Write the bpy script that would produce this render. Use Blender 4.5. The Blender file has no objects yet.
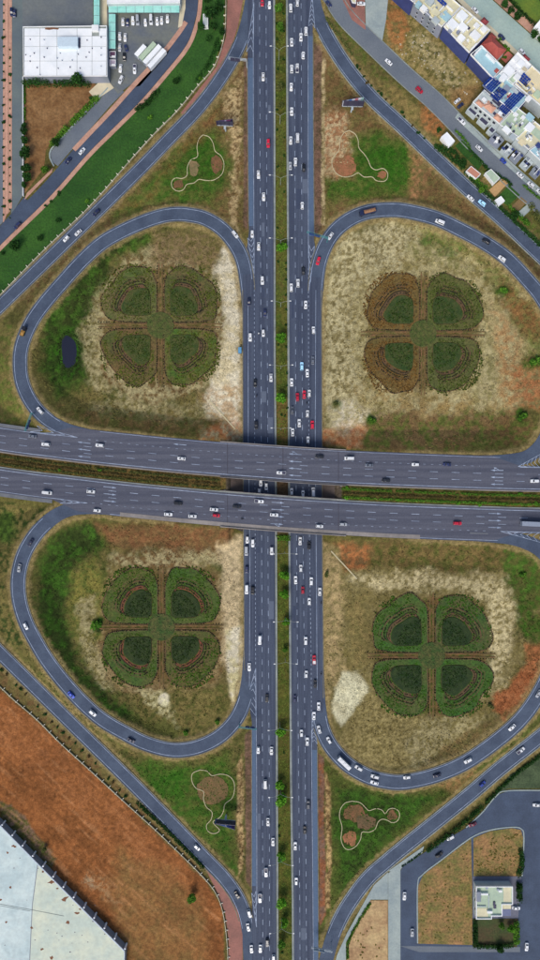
import bpy, bmesh, math, random
import numpy as np
from mathutils import Vector, Matrix
from mathutils.geometry import tessellate_polygon

sc = bpy.context.scene
# ------------------------------------------------------------------ camera, sky, sun, exposure
S = 0.56            # metres per survey unit on the ground
HC = 350.0          # drone height in metres
cam_d = bpy.data.cameras.new('camera')
cam = bpy.data.objects.new('camera', cam_d)
sc.collection.objects.link(cam)
cam.location = (0, 0, HC)
cam.rotation_euler = (0, 0, 0)
cam_d.sensor_fit = 'VERTICAL'
cam_d.sensor_height = 24
cam_d.lens = 24 * HC / (960 * S)
cam_d.clip_start = 1.0
cam_d.clip_end = 9000
sc.camera = cam

world = bpy.data.worlds.new('World')
sc.world = world
world.use_nodes = True
wn, wl = world.node_tree.nodes, world.node_tree.links
sky = wn.new('ShaderNodeTexSky')
sky.sky_type = 'NISHITA'
sky.sun_disc = False
SUN_EL, SUN_AZ = math.radians(48), math.radians(200)
sky.sun_elevation = SUN_EL
sky.sun_rotation = SUN_AZ
sky.dust_density = 3.0
wl.new(sky.outputs[0], wn['Background'].inputs[0])
wn['Background'].inputs[1].default_value = 0.1
sun_d = bpy.data.lights.new('sun', 'SUN')
sun = bpy.data.objects.new('sun', sun_d)
sc.collection.objects.link(sun)
sun_d.energy = 1.5
sun_d.angle = math.radians(28)
sun_d.color = (1.0, 0.93, 0.84)
sdir = Vector((math.sin(SUN_AZ) * math.cos(SUN_EL), math.cos(SUN_AZ) * math.cos(SUN_EL), math.sin(SUN_EL)))
sun.rotation_euler = sdir.to_track_quat('Z', 'Y').to_euler()
sun.location = (0, 0, 200)
vs = sc.view_settings
vs.view_transform = 'Standard'
vs.look = 'None'
vs.gamma = 1.0
vs.use_curve_mapping = False
vs.exposure = 0.42

# ------------------------------------------------------------------ helpers
rng = random.Random(7)
nrg = np.random.default_rng(11)
COL = sc.collection
ZH = 6.5            # level of the overpass


def P(px, py, z=0.0):
    k = (HC - z) / HC
    return ((px - 270) * S * k, (480 - py) * S * k, z)


def P2(px, py, z=0.0):
    return P(px, py, z)[:2]


ORD = ['', 'first', 'second', 'third', 'fourth', 'fifth', 'sixth', 'seventh', 'eighth', 'ninth', 'tenth', 'eleventh', 'twelfth',
       'thirteenth', 'fourteenth', 'fifteenth', 'sixteenth', 'seventeenth', 'eighteenth', 'nineteenth', 'twentieth']


def ordw(n):
    if n <= 20:
        return ORD[n]
    t, u = divmod(n, 10)
    tens = {2: 'twent', 3: 'thirt', 4: 'fort', 5: 'fift'}[t]
    return tens + 'ieth' if u == 0 else tens + 'y-' + ORD[u]


# ---- materials
MATS = {}


def mat(name, col, var=0.12, scale=0.6, rough=0.85, bump=0.0, metal=0.0, col2=None, scale2=0.07, mix2=0.5, stretch=None):
    if name in MATS:
        return MATS[name]
    m = bpy.data.materials.new(name)
    m.use_nodes = True
    n, l = m.node_tree.nodes, m.node_tree.links
    b = n['Principled BSDF']
    b.inputs['Roughness'].default_value = rough
    b.inputs['Metallic'].default_value = metal
    geo = n.new('ShaderNodeNewGeometry')
    base = n.new('ShaderNodeRGB')
    base.outputs[0].default_value = (*col, 1)
    out = base.outputs[0]
    if col2 is not None:
        nz = n.new('ShaderNodeTexNoise')
        nz.inputs['Scale'].default_value = scale2
        nz.inputs['Detail'].default_value = 6
        nz.inputs['Roughness'].default_value = 0.65
        if stretch is None:
            l.new(geo.outputs['Position'], nz.inputs['Vector'])
        else:
            mp = n.new('ShaderNodeMapping')
            mp.inputs['Scale'].default_value = (*stretch, 1)
            l.new(geo.outputs['Position'], mp.inputs['Vector'])
            l.new(mp.outputs[0], nz.inputs['Vector'])
        rp = n.new('ShaderNodeMapRange')
        rp.inputs[1].default_value = 0.5 - 0.12 - (mix2 - 0.5) * 0.3
        rp.inputs[2].default_value = 0.5 + 0.12 - (mix2 - 0.5) * 0.3
        l.new(nz.outputs['Fac'], rp.inputs[0])
        mx = n.new('ShaderNodeMixRGB')
        l.new(rp.outputs[0], mx.inputs[0])
        l.new(out, mx.inputs[1])
        mx.inputs[2].default_value = (*col2, 1)
        out = mx.outputs[0]
    if var > 0:
        nz = n.new('ShaderNodeTexNoise')
        nz.inputs['Scale'].default_value = scale
        nz.inputs['Detail'].default_value = 8
        nz.inputs['Roughness'].default_value = 0.7
        l.new(geo.outputs['Position'], nz.inputs['Vector'])
        rp = n.new('ShaderNodeMapRange')
        rp.inputs[1].default_value = 0.33
        rp.inputs[2].default_value = 0.67
        rp.inputs[3].default_value = 1 - var
        rp.inputs[4].default_value = 1 + var
        l.new(nz.outputs['Fac'], rp.inputs[0])
        mx = n.new('ShaderNodeVectorMath')
        mx.operation = 'SCALE'
        l.new(out, mx.inputs[0])
        l.new(rp.outputs[0], mx.inputs['Scale'])
        out = mx.outputs[0]
        if bump > 0:
            bp = n.new('ShaderNodeBump')
            bp.inputs['Strength'].default_value = bump
            bp.inputs['Distance'].default_value = 0.3
            l.new(nz.outputs['Fac'], bp.inputs['Height'])
            l.new(bp.outputs[0], b.inputs['Normal'])
    l.new(out, b.inputs['Base Color'])
    MATS[name] = m
    return m


def attr_mat(name, var=0.35, rough=0.95, scales=(1.6, 0.35), bump=0.5, objvar=0.0, transl=0.0):
    """colour from the mesh attribute 'Col' with procedural mottling on top"""
    m = bpy.data.materials.new(name)
    m.use_nodes = True
    n, l = m.node_tree.nodes, m.node_tree.links
    b = n['Principled BSDF']
    b.inputs['Roughness'].default_value = rough
    b.inputs['Specular IOR Level'].default_value = 0.15
    at = n.new('ShaderNodeAttribute')
    at.attribute_name = 'Col'
    geo = n.new('ShaderNodeNewGeometry')
    out = at.outputs['Color']
    first = None
    for i, s in enumerate(scales):
        nz = n.new('ShaderNodeTexNoise')
        nz.inputs['Scale'].default_value = s
        nz.inputs['Detail'].default_value = 6
        nz.inputs['Roughness'].default_value = 0.75
        l.new(geo.outputs['Position'], nz.inputs['Vector'])
        first = first or nz
        rp = n.new('ShaderNodeMapRange')
        rp.inputs[1].default_value = 0.35
        rp.inputs[2].default_value = 0.65
        rp.inputs[3].default_value = 1 - var
        rp.inputs[4].default_value = 1 + var
        l.new(nz.outputs['Fac'], rp.inputs[0])
        mx = n.new('ShaderNodeVectorMath')
        mx.operation = 'SCALE'
        l.new(out, mx.inputs[0])
        l.new(rp.outputs[0], mx.inputs['Scale'])
        out = mx.outputs[0]
    if objvar > 0:
        oi = n.new('ShaderNodeObjectInfo')
        rp = n.new('ShaderNodeMapRange')
        rp.inputs[3].default_value = 1 - objvar
        rp.inputs[4].default_value = 1 + objvar
        l.new(oi.outputs['Random'], rp.inputs[0])
        mx = n.new('ShaderNodeVectorMath')
        mx.operation = 'SCALE'
        l.new(out, mx.inputs[0])
        l.new(rp.outputs[0], mx.inputs['Scale'])
        out = mx.outputs[0]
    l.new(out, b.inputs['Base Color'])
    if bump > 0:
        bp = n.new('ShaderNodeBump')
        bp.inputs['Strength'].default_value = bump
        bp.inputs['Distance'].default_value = 0.4
        l.new(first.outputs['Fac'], bp.inputs['Height'])
        l.new(bp.outputs[0], b.inputs['Normal'])
    MATS[name] = m
    return m


# ---- objects
def tag(o, label=None, cat=None, group=None, kind=None):
    if label:
        o['label'] = label
    if cat:
        o['category'] = cat
    if group:
        o['group'] = group
    if kind:
        o['kind'] = kind
    return o


def empty(name, loc, label=None, cat=None, group=None, rz=0.0):
    o = bpy.data.objects.new(name, None)
    COL.objects.link(o)
    o.location = loc
    o.rotation_euler = (0, 0, rz)
    o.empty_display_size = 0.5
    return tag(o, label, cat, group)


def link(name, me, parent=None, loc=(0, 0, 0), rz=0.0, scale=None):
    o = bpy.data.objects.new(name, me)
    COL.objects.link(o)
    if parent is not None:
        o.parent = parent
    o.location = loc
    o.rotation_euler = (0, 0, rz)
    if scale is not None:
        o.scale = scale
    return o


class MB:
    def __init__(s):
        s.v, s.f, s.m = [], [], []

    def add(s, vs, fs, mi=0):
        b = len(s.v)
        s.v += [tuple(p) for p in vs]
        s.f += [tuple(b + i for i in f) for f in fs]
        s.m += [mi] * len(fs)
        return s

    def box(s, c, d, rz=0.0, mi=0):
        cx, cy, cz = c
        hx, hy, hz = d[0] / 2, d[1] / 2, d[2] / 2
        ca, sa = math.cos(rz), math.sin(rz)
        vs = []
        for z in (-hz, hz):
            for x, y in ((-hx, -hy), (hx, -hy), (hx, hy), (-hx, hy)):
                vs.append((cx + x * ca - y * sa, cy + x * sa + y * ca, cz + z))
        return s.add(vs, [(3, 2, 1, 0), (4, 5, 6, 7), (0, 1, 5, 4), (1, 2, 6, 5), (2, 3, 7, 6), (3, 0, 4, 7)], mi)

    def prism(s, poly, z0, z1, mi=0, bottom=False):
        """poly: 2-D outline in metres"""
        a = sum(poly[i][0] * poly[(i + 1) % len(poly)][1] - poly[(i + 1) % len(poly)][0] * poly[i][1] for i in range(len(poly)))
        if a < 0:
            poly = poly[::-1]
        n = len(poly)
        vs = [(x, y, z0) for x, y in poly] + [(x, y, z1) for x, y in poly]
        fs = [(i, (i + 1) % n, n + (i + 1) % n, n + i) for i in range(n)]
        if n <= 4:
            fs.append(tuple(range(n, 2 * n)))
        else:
            for t in tessellate_polygon([[Vector((x, y, 0)) for x, y in poly]]):
                p = [Vector((*poly[i], 0)) for i in t]
                if (p[1] - p[0]).cross(p[2] - p[0]).z < 0:
                    t = t[::-1]
                fs.append(tuple(n + i for i in t))
        if bottom:
            fs.append(tuple(range(n))[::-1])
        return s.add(vs, fs, mi)

    def tube(s, p0, p1, r0, r1=None, n=6, mi=0):
        r1 = r0 if r1 is None else r1
        p0, p1 = Vector(p0), Vector(p1)
        d = (p1 - p0).normalized()
        a = d.orthogonal().normalized()
        b = d.cross(a)
        vs = []
        for p, r in ((p0, r0), (p1, r1)):
            for i in range(n):
                t = 2 * math.pi * i / n
                vs.append(p + a * r * math.cos(t) + b * r * math.sin(t))
        fs = [(i, (i + 1) % n, n + (i + 1) % n, n + i) for i in range(n)] + [tuple(range(n))[::-1], tuple(range(n, 2 * n))]
        return s.add(vs, fs, mi)

    def mesh(s, name, mats, smooth=False, origin=(0, 0, 0)):
        me = bpy.data.meshes.new(name)
        ox, oy, oz = origin
        me.from_pydata([(x - ox, y - oy, z - oz) for x, y, z in s.v], [], s.f)
        for m in (mats if isinstance(mats, (list, tuple)) else [mats]):
            me.materials.append(m)
        if any(s.m):
            me.polygons.foreach_set('material_index', s.m)
        if smooth:
            me.polygons.foreach_set('use_smooth', [True] * len(me.polygons))
        me.update()
        return me

    def build(s, name, mats, parent=None, smooth=False):
        """vertices are given in world space; the object hangs under its parent's location"""
        org = tuple(parent_world(parent))
        return link(name, s.mesh(name, mats, smooth, org), parent)


def parent_world(p):
    v = Vector((0, 0, 0))
    while p is not None:
        v += p.location
        p = p.parent
    return v


def struct(name, mb, m, parent=None):
    o = mb.build(name, m, parent)
    if parent is None:
        o['kind'] = 'structure'
    return o


def np_mesh(name, verts, faces, m, cols=None, smooth=False):
    """verts (N,3), faces (M,k) numpy"""
    me = bpy.data.meshes.new(name)
    k = faces.shape[1]
    me.vertices.add(len(verts))
    me.vertices.foreach_set('co', verts.astype(np.float32).ravel())
    me.loops.add(faces.size)
    me.loops.foreach_set('vertex_index', faces.astype(np.int32).ravel())
    me.polygons.add(len(faces))
    me.polygons.foreach_set('loop_start', np.arange(0, faces.size, k, dtype=np.int32))
    if smooth:
        me.polygons.foreach_set('use_smooth', np.ones(len(faces), dtype=bool))
    me.materials.append(m)
    if cols is not None:
        a = me.attributes.new('Col', 'FLOAT_COLOR', 'POINT')
        c = np.ones((len(verts), 4), np.float32)
        c[:, :3] = cols
        a.data.foreach_set('color', c.ravel())
    me.update(calc_edges=True)
    me.validate()
    return me


# ---- numpy noise
_G = nrg.random((6, 256, 256))


def vnoise(x, y, sz, seed=0):
    g = _G[seed % 6]
    x = x / sz + 37.7 * seed
    y = y / sz + 91.3 * seed
    xi, yi = np.floor(x).astype(int), np.floor(y).astype(int)
    fx, fy = x - xi, y - yi
    fx = fx * fx * (3 - 2 * fx)
    fy = fy * fy * (3 - 2 * fy)
    a, b = g[xi % 256, yi % 256], g[(xi + 1) % 256, yi % 256]
    c, d = g[xi % 256, (yi + 1) % 256], g[(xi + 1) % 256, (yi + 1) % 256]
    return (a * (1 - fx) + b * fx) * (1 - fy) + (c * (1 - fx) + d * fx) * fy


def fbm(x, y, sz, seed=0, octv=4, gain=0.55):
    t, w, tot = 0, 1.0, 0
    for i in range(octv):
        t = t + w * vnoise(x, y, sz / 2 ** i, seed + i)
        tot += w
        w *= gain
    return t / tot


def spline(pts, step=4.0):
    """Catmull-Rom through the points, about one sample per step units; returns samples and the control index of each sample"""
    pts = [np.array(p, float) for p in pts]
    ext = [2 * pts[0] - pts[1]] + pts + [2 * pts[-1] - pts[-2]]
    out, idx = [], []
    for i in range(len(pts) - 1):
        p0, p1, p2, p3 = ext[i:i + 4]
        n = max(1, int(np.linalg.norm(p2 - p1) / step))
        for j in range(n):
            t = j / n
            out.append(0.5 * ((2 * p1) + (-p0 + p2) * t + (2 * p0 - 5 * p1 + 4 * p2 - p3) * t * t + (-p0 + 3 * p1 - 3 * p2 + p3) * t ** 3))
            idx.append(i + t)
    out.append(pts[-1])
    idx.append(len(pts) - 1)
    return np.array(out), np.array(idx)


def interp(tab, v):
    return np.interp(v, [t[0] for t in tab], [t[1] for t in tab])


def sstep(t):
    t = np.clip(t, 0, 1)
    return t * t * (3 - 2 * t)


# ------------------------------------------------------------------ survey data: roads
TD1 = [(-140, 421), (0, 442.3), (45, 448.3), (100, 455), (187, 463.7), (252, 468.9), (318, 473.5), (385, 476.8), (477, 480.2), (540, 481.7), (680, 484)]
TE1 = [(-140, 457), (16, 479.5), (62, 485.1), (124, 492.3), (189, 498.7), (232, 502.5), (297.5, 507.5), (385, 512.8), (493, 517), (540, 518.3), (680, 521)]
_sx = np.arange(-140, 681, 4.0)


def _smooth(tab):
    pts, _ = spline(tab, 4)
    return pts[:, 0], pts[:, 1]


_dx, _dy = _smooth(TD1)
_ex, _ey = _smooth(TE1)


def D1(x):
    return np.interp(x, _dx, _dy)


def E1(x):
    return np.interp(x, _ex, _ey)


AUXU = [(-140, 15.5), (48, 15.5), (72, 24.5), (492, 24.8), (520, 15.5), (680, 15.5)]
AUXL = [(-140, 15.5), (52, 15.5), (78, 24.5), (490, 24.8), (516, 15.5), (680, 15.5)]
HU_top = lambda x: D1(x) - interp(AUXU, x)
HU_bot = lambda x: D1(x) + 9.0
HL_top = lambda x: E1(x) - 9.5
HL_bot = lambda x: E1(x) + interp(AUXL, x)

VLl = [(-60, 247), (0, 247.5), (120, 248), (232, 249), (275, 243), (440, 243.3), (560, 244), (660, 244.6), (690, 246), (722, 252), (780, 252), (900, 252), (1020, 252.5)]
VLr = [(-60, 272.8), (120, 273.4), (360, 273.6), (440, 274.5), (560, 275), (660, 275.4), (780, 275.8), (900, 276.3), (1020, 276.7)]
VRl = [(-60, 287.7), (120, 288.3), (240, 289), (440, 289.8), (560, 290.5), (660, 291.3), (780, 292), (900, 293.7), (1020, 294.4)]
VRr = [(-60, 312.4), (120, 313), (240, 314), (278, 321), (440, 321.7), (560, 322), (660, 323), (712, 323), (740, 317), (780, 317.2), (900, 318), (1020, 318.6)]
ZV = 0.12

# loops run from the lower highway (rise starts at control i0) up to the overpass (reached at control i1)
LOOPS = [
    ('slip_road_loop', [(249.5, 425), (249.2, 380), (249, 330), (248, 295), (244, 265), (236, 246), (222, 229), (205, 218.5), (190, 215), (177, 214), (160, 216.5), (135, 225.5), (105, 241),
      (83, 260), (62, 283), (44, 304), (31, 323), (22, 345), (20, 365), (23, 385), (32.5, 404), (46, 418.5), (62, 428), (85, 434.5), (110, 438), (135, 441), (170, 445)], 3, 22, 7.2),
    ('slip_road_loop', [(315.5, 425), (315.3, 380), (315.2, 330), (315.4, 300), (317, 275), (320.5, 258), (327.5, 241.5), (338, 228), (353, 217.5), (370, 211.5), (388, 209.8), (405, 210.8), (435, 218),
      (460, 229.5), (485, 243), (507, 258.5), (527, 279.5), (542, 298), (553, 320), (558.5, 345), (559.5, 372), (557, 400), (551, 424), (543, 443), (529, 456), (512, 460), (490, 461.2), (450, 460.6), (410, 458.5)], 3, 24, 7.4),
    ('slip_road_loop', [(250.5, 560), (250.5, 620), (250, 660), (248, 685), (243, 705), (234, 722), (218, 737.5), (196, 747.5), (172, 750), (146, 743.5), (124, 732.5), (102, 719.5), (82, 702), (63, 681),
      (47, 660), (35, 640), (25, 620), (19, 598), (18.5, 576), (24, 554), (36, 534), (50, 520), (63, 512), (78, 508.5), (100, 508.5), (135, 512), (170, 515.5)], 2, 22, 7.4),
    ('slip_road_loop', [(316.5, 560), (317, 640), (317.5, 690), (319, 712), (323, 731), (332, 748), (347, 764), (366, 775.5), (385, 781), (405, 782), (436, 775), (466, 762), (495, 742), (519, 721), (537, 697),
      (550, 670), (557, 640), (559.5, 610), (557.5, 582), (551, 562), (539, 548.5), (522, 541), (505, 537.6), (480, 535.8), (450, 534.5), (415, 532.5)], 2, 21, 7.6),
]
RAMPS = [
    ('slip_road', [(257, -60), (254, -20), (251, 5), (246, 27), (239, 46), (229, 65), (214, 88), (195, 112), (170, 138), (135, 174), (67, 241), (0, 306), (-60, 364), (-130, 432)], 6.6),
    ('slip_road', [(305, -60), (310, -20), (314, 3), (320, 22), (332, 45), (350, 72), (373, 99), (405, 129), (437, 160), (470, 191), (502, 219), (540, 255), (590, 302), (650, 360)], 6.8),
    ('slip_road', [(-140, 520), (-60, 594), (0, 653), (67, 719), (135, 786), (177, 829), (203, 856), (225, 879), (239, 900), (247, 924), (250, 955), (251, 1020)], 6.8),
    ('slip_road', [(318, 1020), (321, 985), (327, 957), (335, 931), (347, 907), (367, 879.5), (387, 861.5), (405, 846.5), (466, 797.5), (500, 768.5), (540, 737), (590, 696), (660, 640)], 7.0),
]
_road_paths = []        # (xy world samples, z samples, half width m)
for nm, pts, i0, i1, hw in LOOPS:
    s, idx = spline(pts, 4)
    seg = np.r_[0, np.cumsum(np.linalg.norm(np.diff(s, axis=0), axis=1))]
    a, b = np.interp(i0, idx, seg), np.interp(i1, idx, seg)
    z = ZV - 0.03 + (ZH - ZV) * sstep((seg - a) / (b - a))
    hws = np.interp(seg, [0, a * 0.6, a + 20, b - 20, b + 10, seg[-1]], [5.6, 6, hw, hw, 6.4, 4.6])
    _road_paths.append([nm, s, z, hws])
for nm, pts, hw in RAMPS:
    s, idx = spline(pts, 4)
    _road_paths.append([nm, s, np.full(len(s), 0.085), np.full(len(s), hw)])

# ------------------------------------------------------------------ terrain heights
RX, RY = np.arange(-300, 301, 1.0), np.arange(-420, 421, 1.0)
GX, GY = np.meshgrid(RX, RY)
T = -0.14 + 0.12 * fbm(GX, GY, 14, 1)


def hcontrib():
    k = (HC - ZH) / HC
    px, py = 270 + GX / (S * k), 480 - GY / (S * k)
    dyo = np.maximum(np.maximum(HU_top(px) - 1.5 - py, py - HL_bot(px) - 1.5), 0) * S
    dxi = np.maximum(np.minimum(px - 228, 338 - px), 0) * S
    return px, py, ZH - 0.05 - 0.55 * dyo - 0.74 * dxi - np.where(dxi > .6, 1.3, 0)


hpx, hpy, hz_ = hcontrib()
T = np.maximum(T, hz_)
CLAMP = np.full_like(T, 1e3)
RDIST = np.full_like(T, 99.0)
for nm, s, z, hws in _road_paths:
    kk = (HC - z) / HC
    wx, wy = (s[:, 0] - 270) * S * kk, (480 - s[:, 1]) * S * kk
    for i in range(len(s) - 1):
        hw = hws[i] * S
        reach = hw + 1.5 + z[i] / 0.5 + 3
        x0, x1 = min(wx[i], wx[i + 1]) - reach, max(wx[i], wx[i + 1]) + reach
        y0, y1 = min(wy[i], wy[i + 1]) - reach, max(wy[i], wy[i + 1]) + reach
        ia, ib = np.searchsorted(RX, x0), np.searchsorted(RX, x1)
        ja, jb = np.searchsorted(RY, y0), np.searchsorted(RY, y1)
        if ia >= ib or ja >= jb:
            continue
        X, Y = GX[ja:jb, ia:ib], GY[ja:jb, ia:ib]
        ex, ey = wx[i + 1] - wx[i], wy[i + 1] - wy[i]
        L2 = ex * ex + ey * ey + 1e-9
        t = np.clip(((X - wx[i]) * ex + (Y - wy[i]) * ey) / L2, 0, 1)
        d = np.hypot(X - wx[i] - t * ex, Y - wy[i] - t * ey)
        zz = z[i] + (z[i + 1] - z[i]) * t
        rd = RDIST[ja:jb, ia:ib]
        np.minimum(rd, d - hw, out=rd)
        sub = T[ja:jb, ia:ib]
        if z[i] > 0.15:
            np.maximum(sub, zz - 0.05 - 0.5 * np.maximum(d - hw - 1.2, 0), out=sub)
        c = CLAMP[ja:jb, ia:ib]
        np.minimum(c, np.where(d < hw + 1.1, zz - 0.14, 1e3), out=c)
gpx, gpy = 270 + GX / S, 480 - GY / S
inV = (gpx > interp(VLl, gpy) - 3) & (gpx < interp(VRr, gpy) + 3)
CLAMP = np.where(inV, -0.02, CLAMP)
onH = ((hpy > HU_top(hpx) - 2) & (hpy < HU_bot(hpx) + 2)) | ((hpy > HL_top(hpx) - 2) & (hpy < HL_bot(hpx) + 2))
CLAMP = np.where(onH, np.minimum(CLAMP, ZH - 0.2), CLAMP)
T = np.minimum(T, CLAMP)


def zt(x, y, T=T):
    x, y = np.asarray(x, float), np.asarray(y, float)
    fx, fy = np.clip(x - RX[0], 0, len(RX) - 1.001), np.clip(y - RY[0], 0, len(RY) - 1.001)
    i, j = fx.astype(int), fy.astype(int)
    fx, fy = fx - i, fy - j
    z = (T[j, i] * (1 - fx) + T[j, i + 1] * fx) * (1 - fy) + (T[j + 1, i] * (1 - fx) + T[j + 1, i + 1] * fx) * fy
    return np.where((np.abs(x) > 299) | (np.abs(y) > 419), -0.1, z)


def ground_at(px, py):
    z = 0.0
    for _ in range(5):
        x, y = P2(px, py, z)
        z = float(zt(x, y))
    return x, y, z

# ------------------------------------------------------------------ ground colour (albedo by kind of soil and plants)
def lin(r, g, b, k=1.0):
    f = lambda c: (c / 12.92 if c <= 0.04045 else ((c + 0.055) / 1.055) ** 2.4)
    return (f(r / 255) * k, f(g / 255) * k, f(b / 255) * k)


OLIVE, OLIVE2 = lin(108, 98, 62), lin(78, 80, 42)
SAND, SAND2 = lin(206, 196, 182), lin(162, 146, 120)
PALE, PALE2 = lin(170, 158, 126), lin(126, 114, 80)
GREEN, GREEN2 = lin(58, 92, 32), lin(88, 98, 48)
DGREEN, DGREEN2 = lin(44, 60, 26), lin(76, 80, 42)
BROWN, BROWN2 = lin(110, 86, 60), lin(90, 76, 46)
RED, RED2 = lin(164, 106, 74), lin(126, 88, 58)
FIELD, FIELD2 = lin(144, 92, 58), lin(122, 78, 48)
PINKB, PINKB2 = lin(118, 92, 82), lin(96, 80, 66)
LAWN, LAWN2 = lin(34, 76, 20), lin(48, 94, 24)


TINT = np.array((.96, .98, .85))


def rect(x0, y0, x1, y1):
    return [(x0, y0), (x1, y0), (x1, y1), (x0, y1)]


def ell(cx, cy, rx, ry, n=16, rot=0):
    return [(cx + rx * math.cos(t) * math.cos(rot) - ry * math.sin(t) * math.sin(rot), cy + rx * math.cos(t) * math.sin(rot) + ry * math.sin(t) * math.cos(rot))
            for t in [2 * math.pi * i / n for i in range(n)]]


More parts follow.
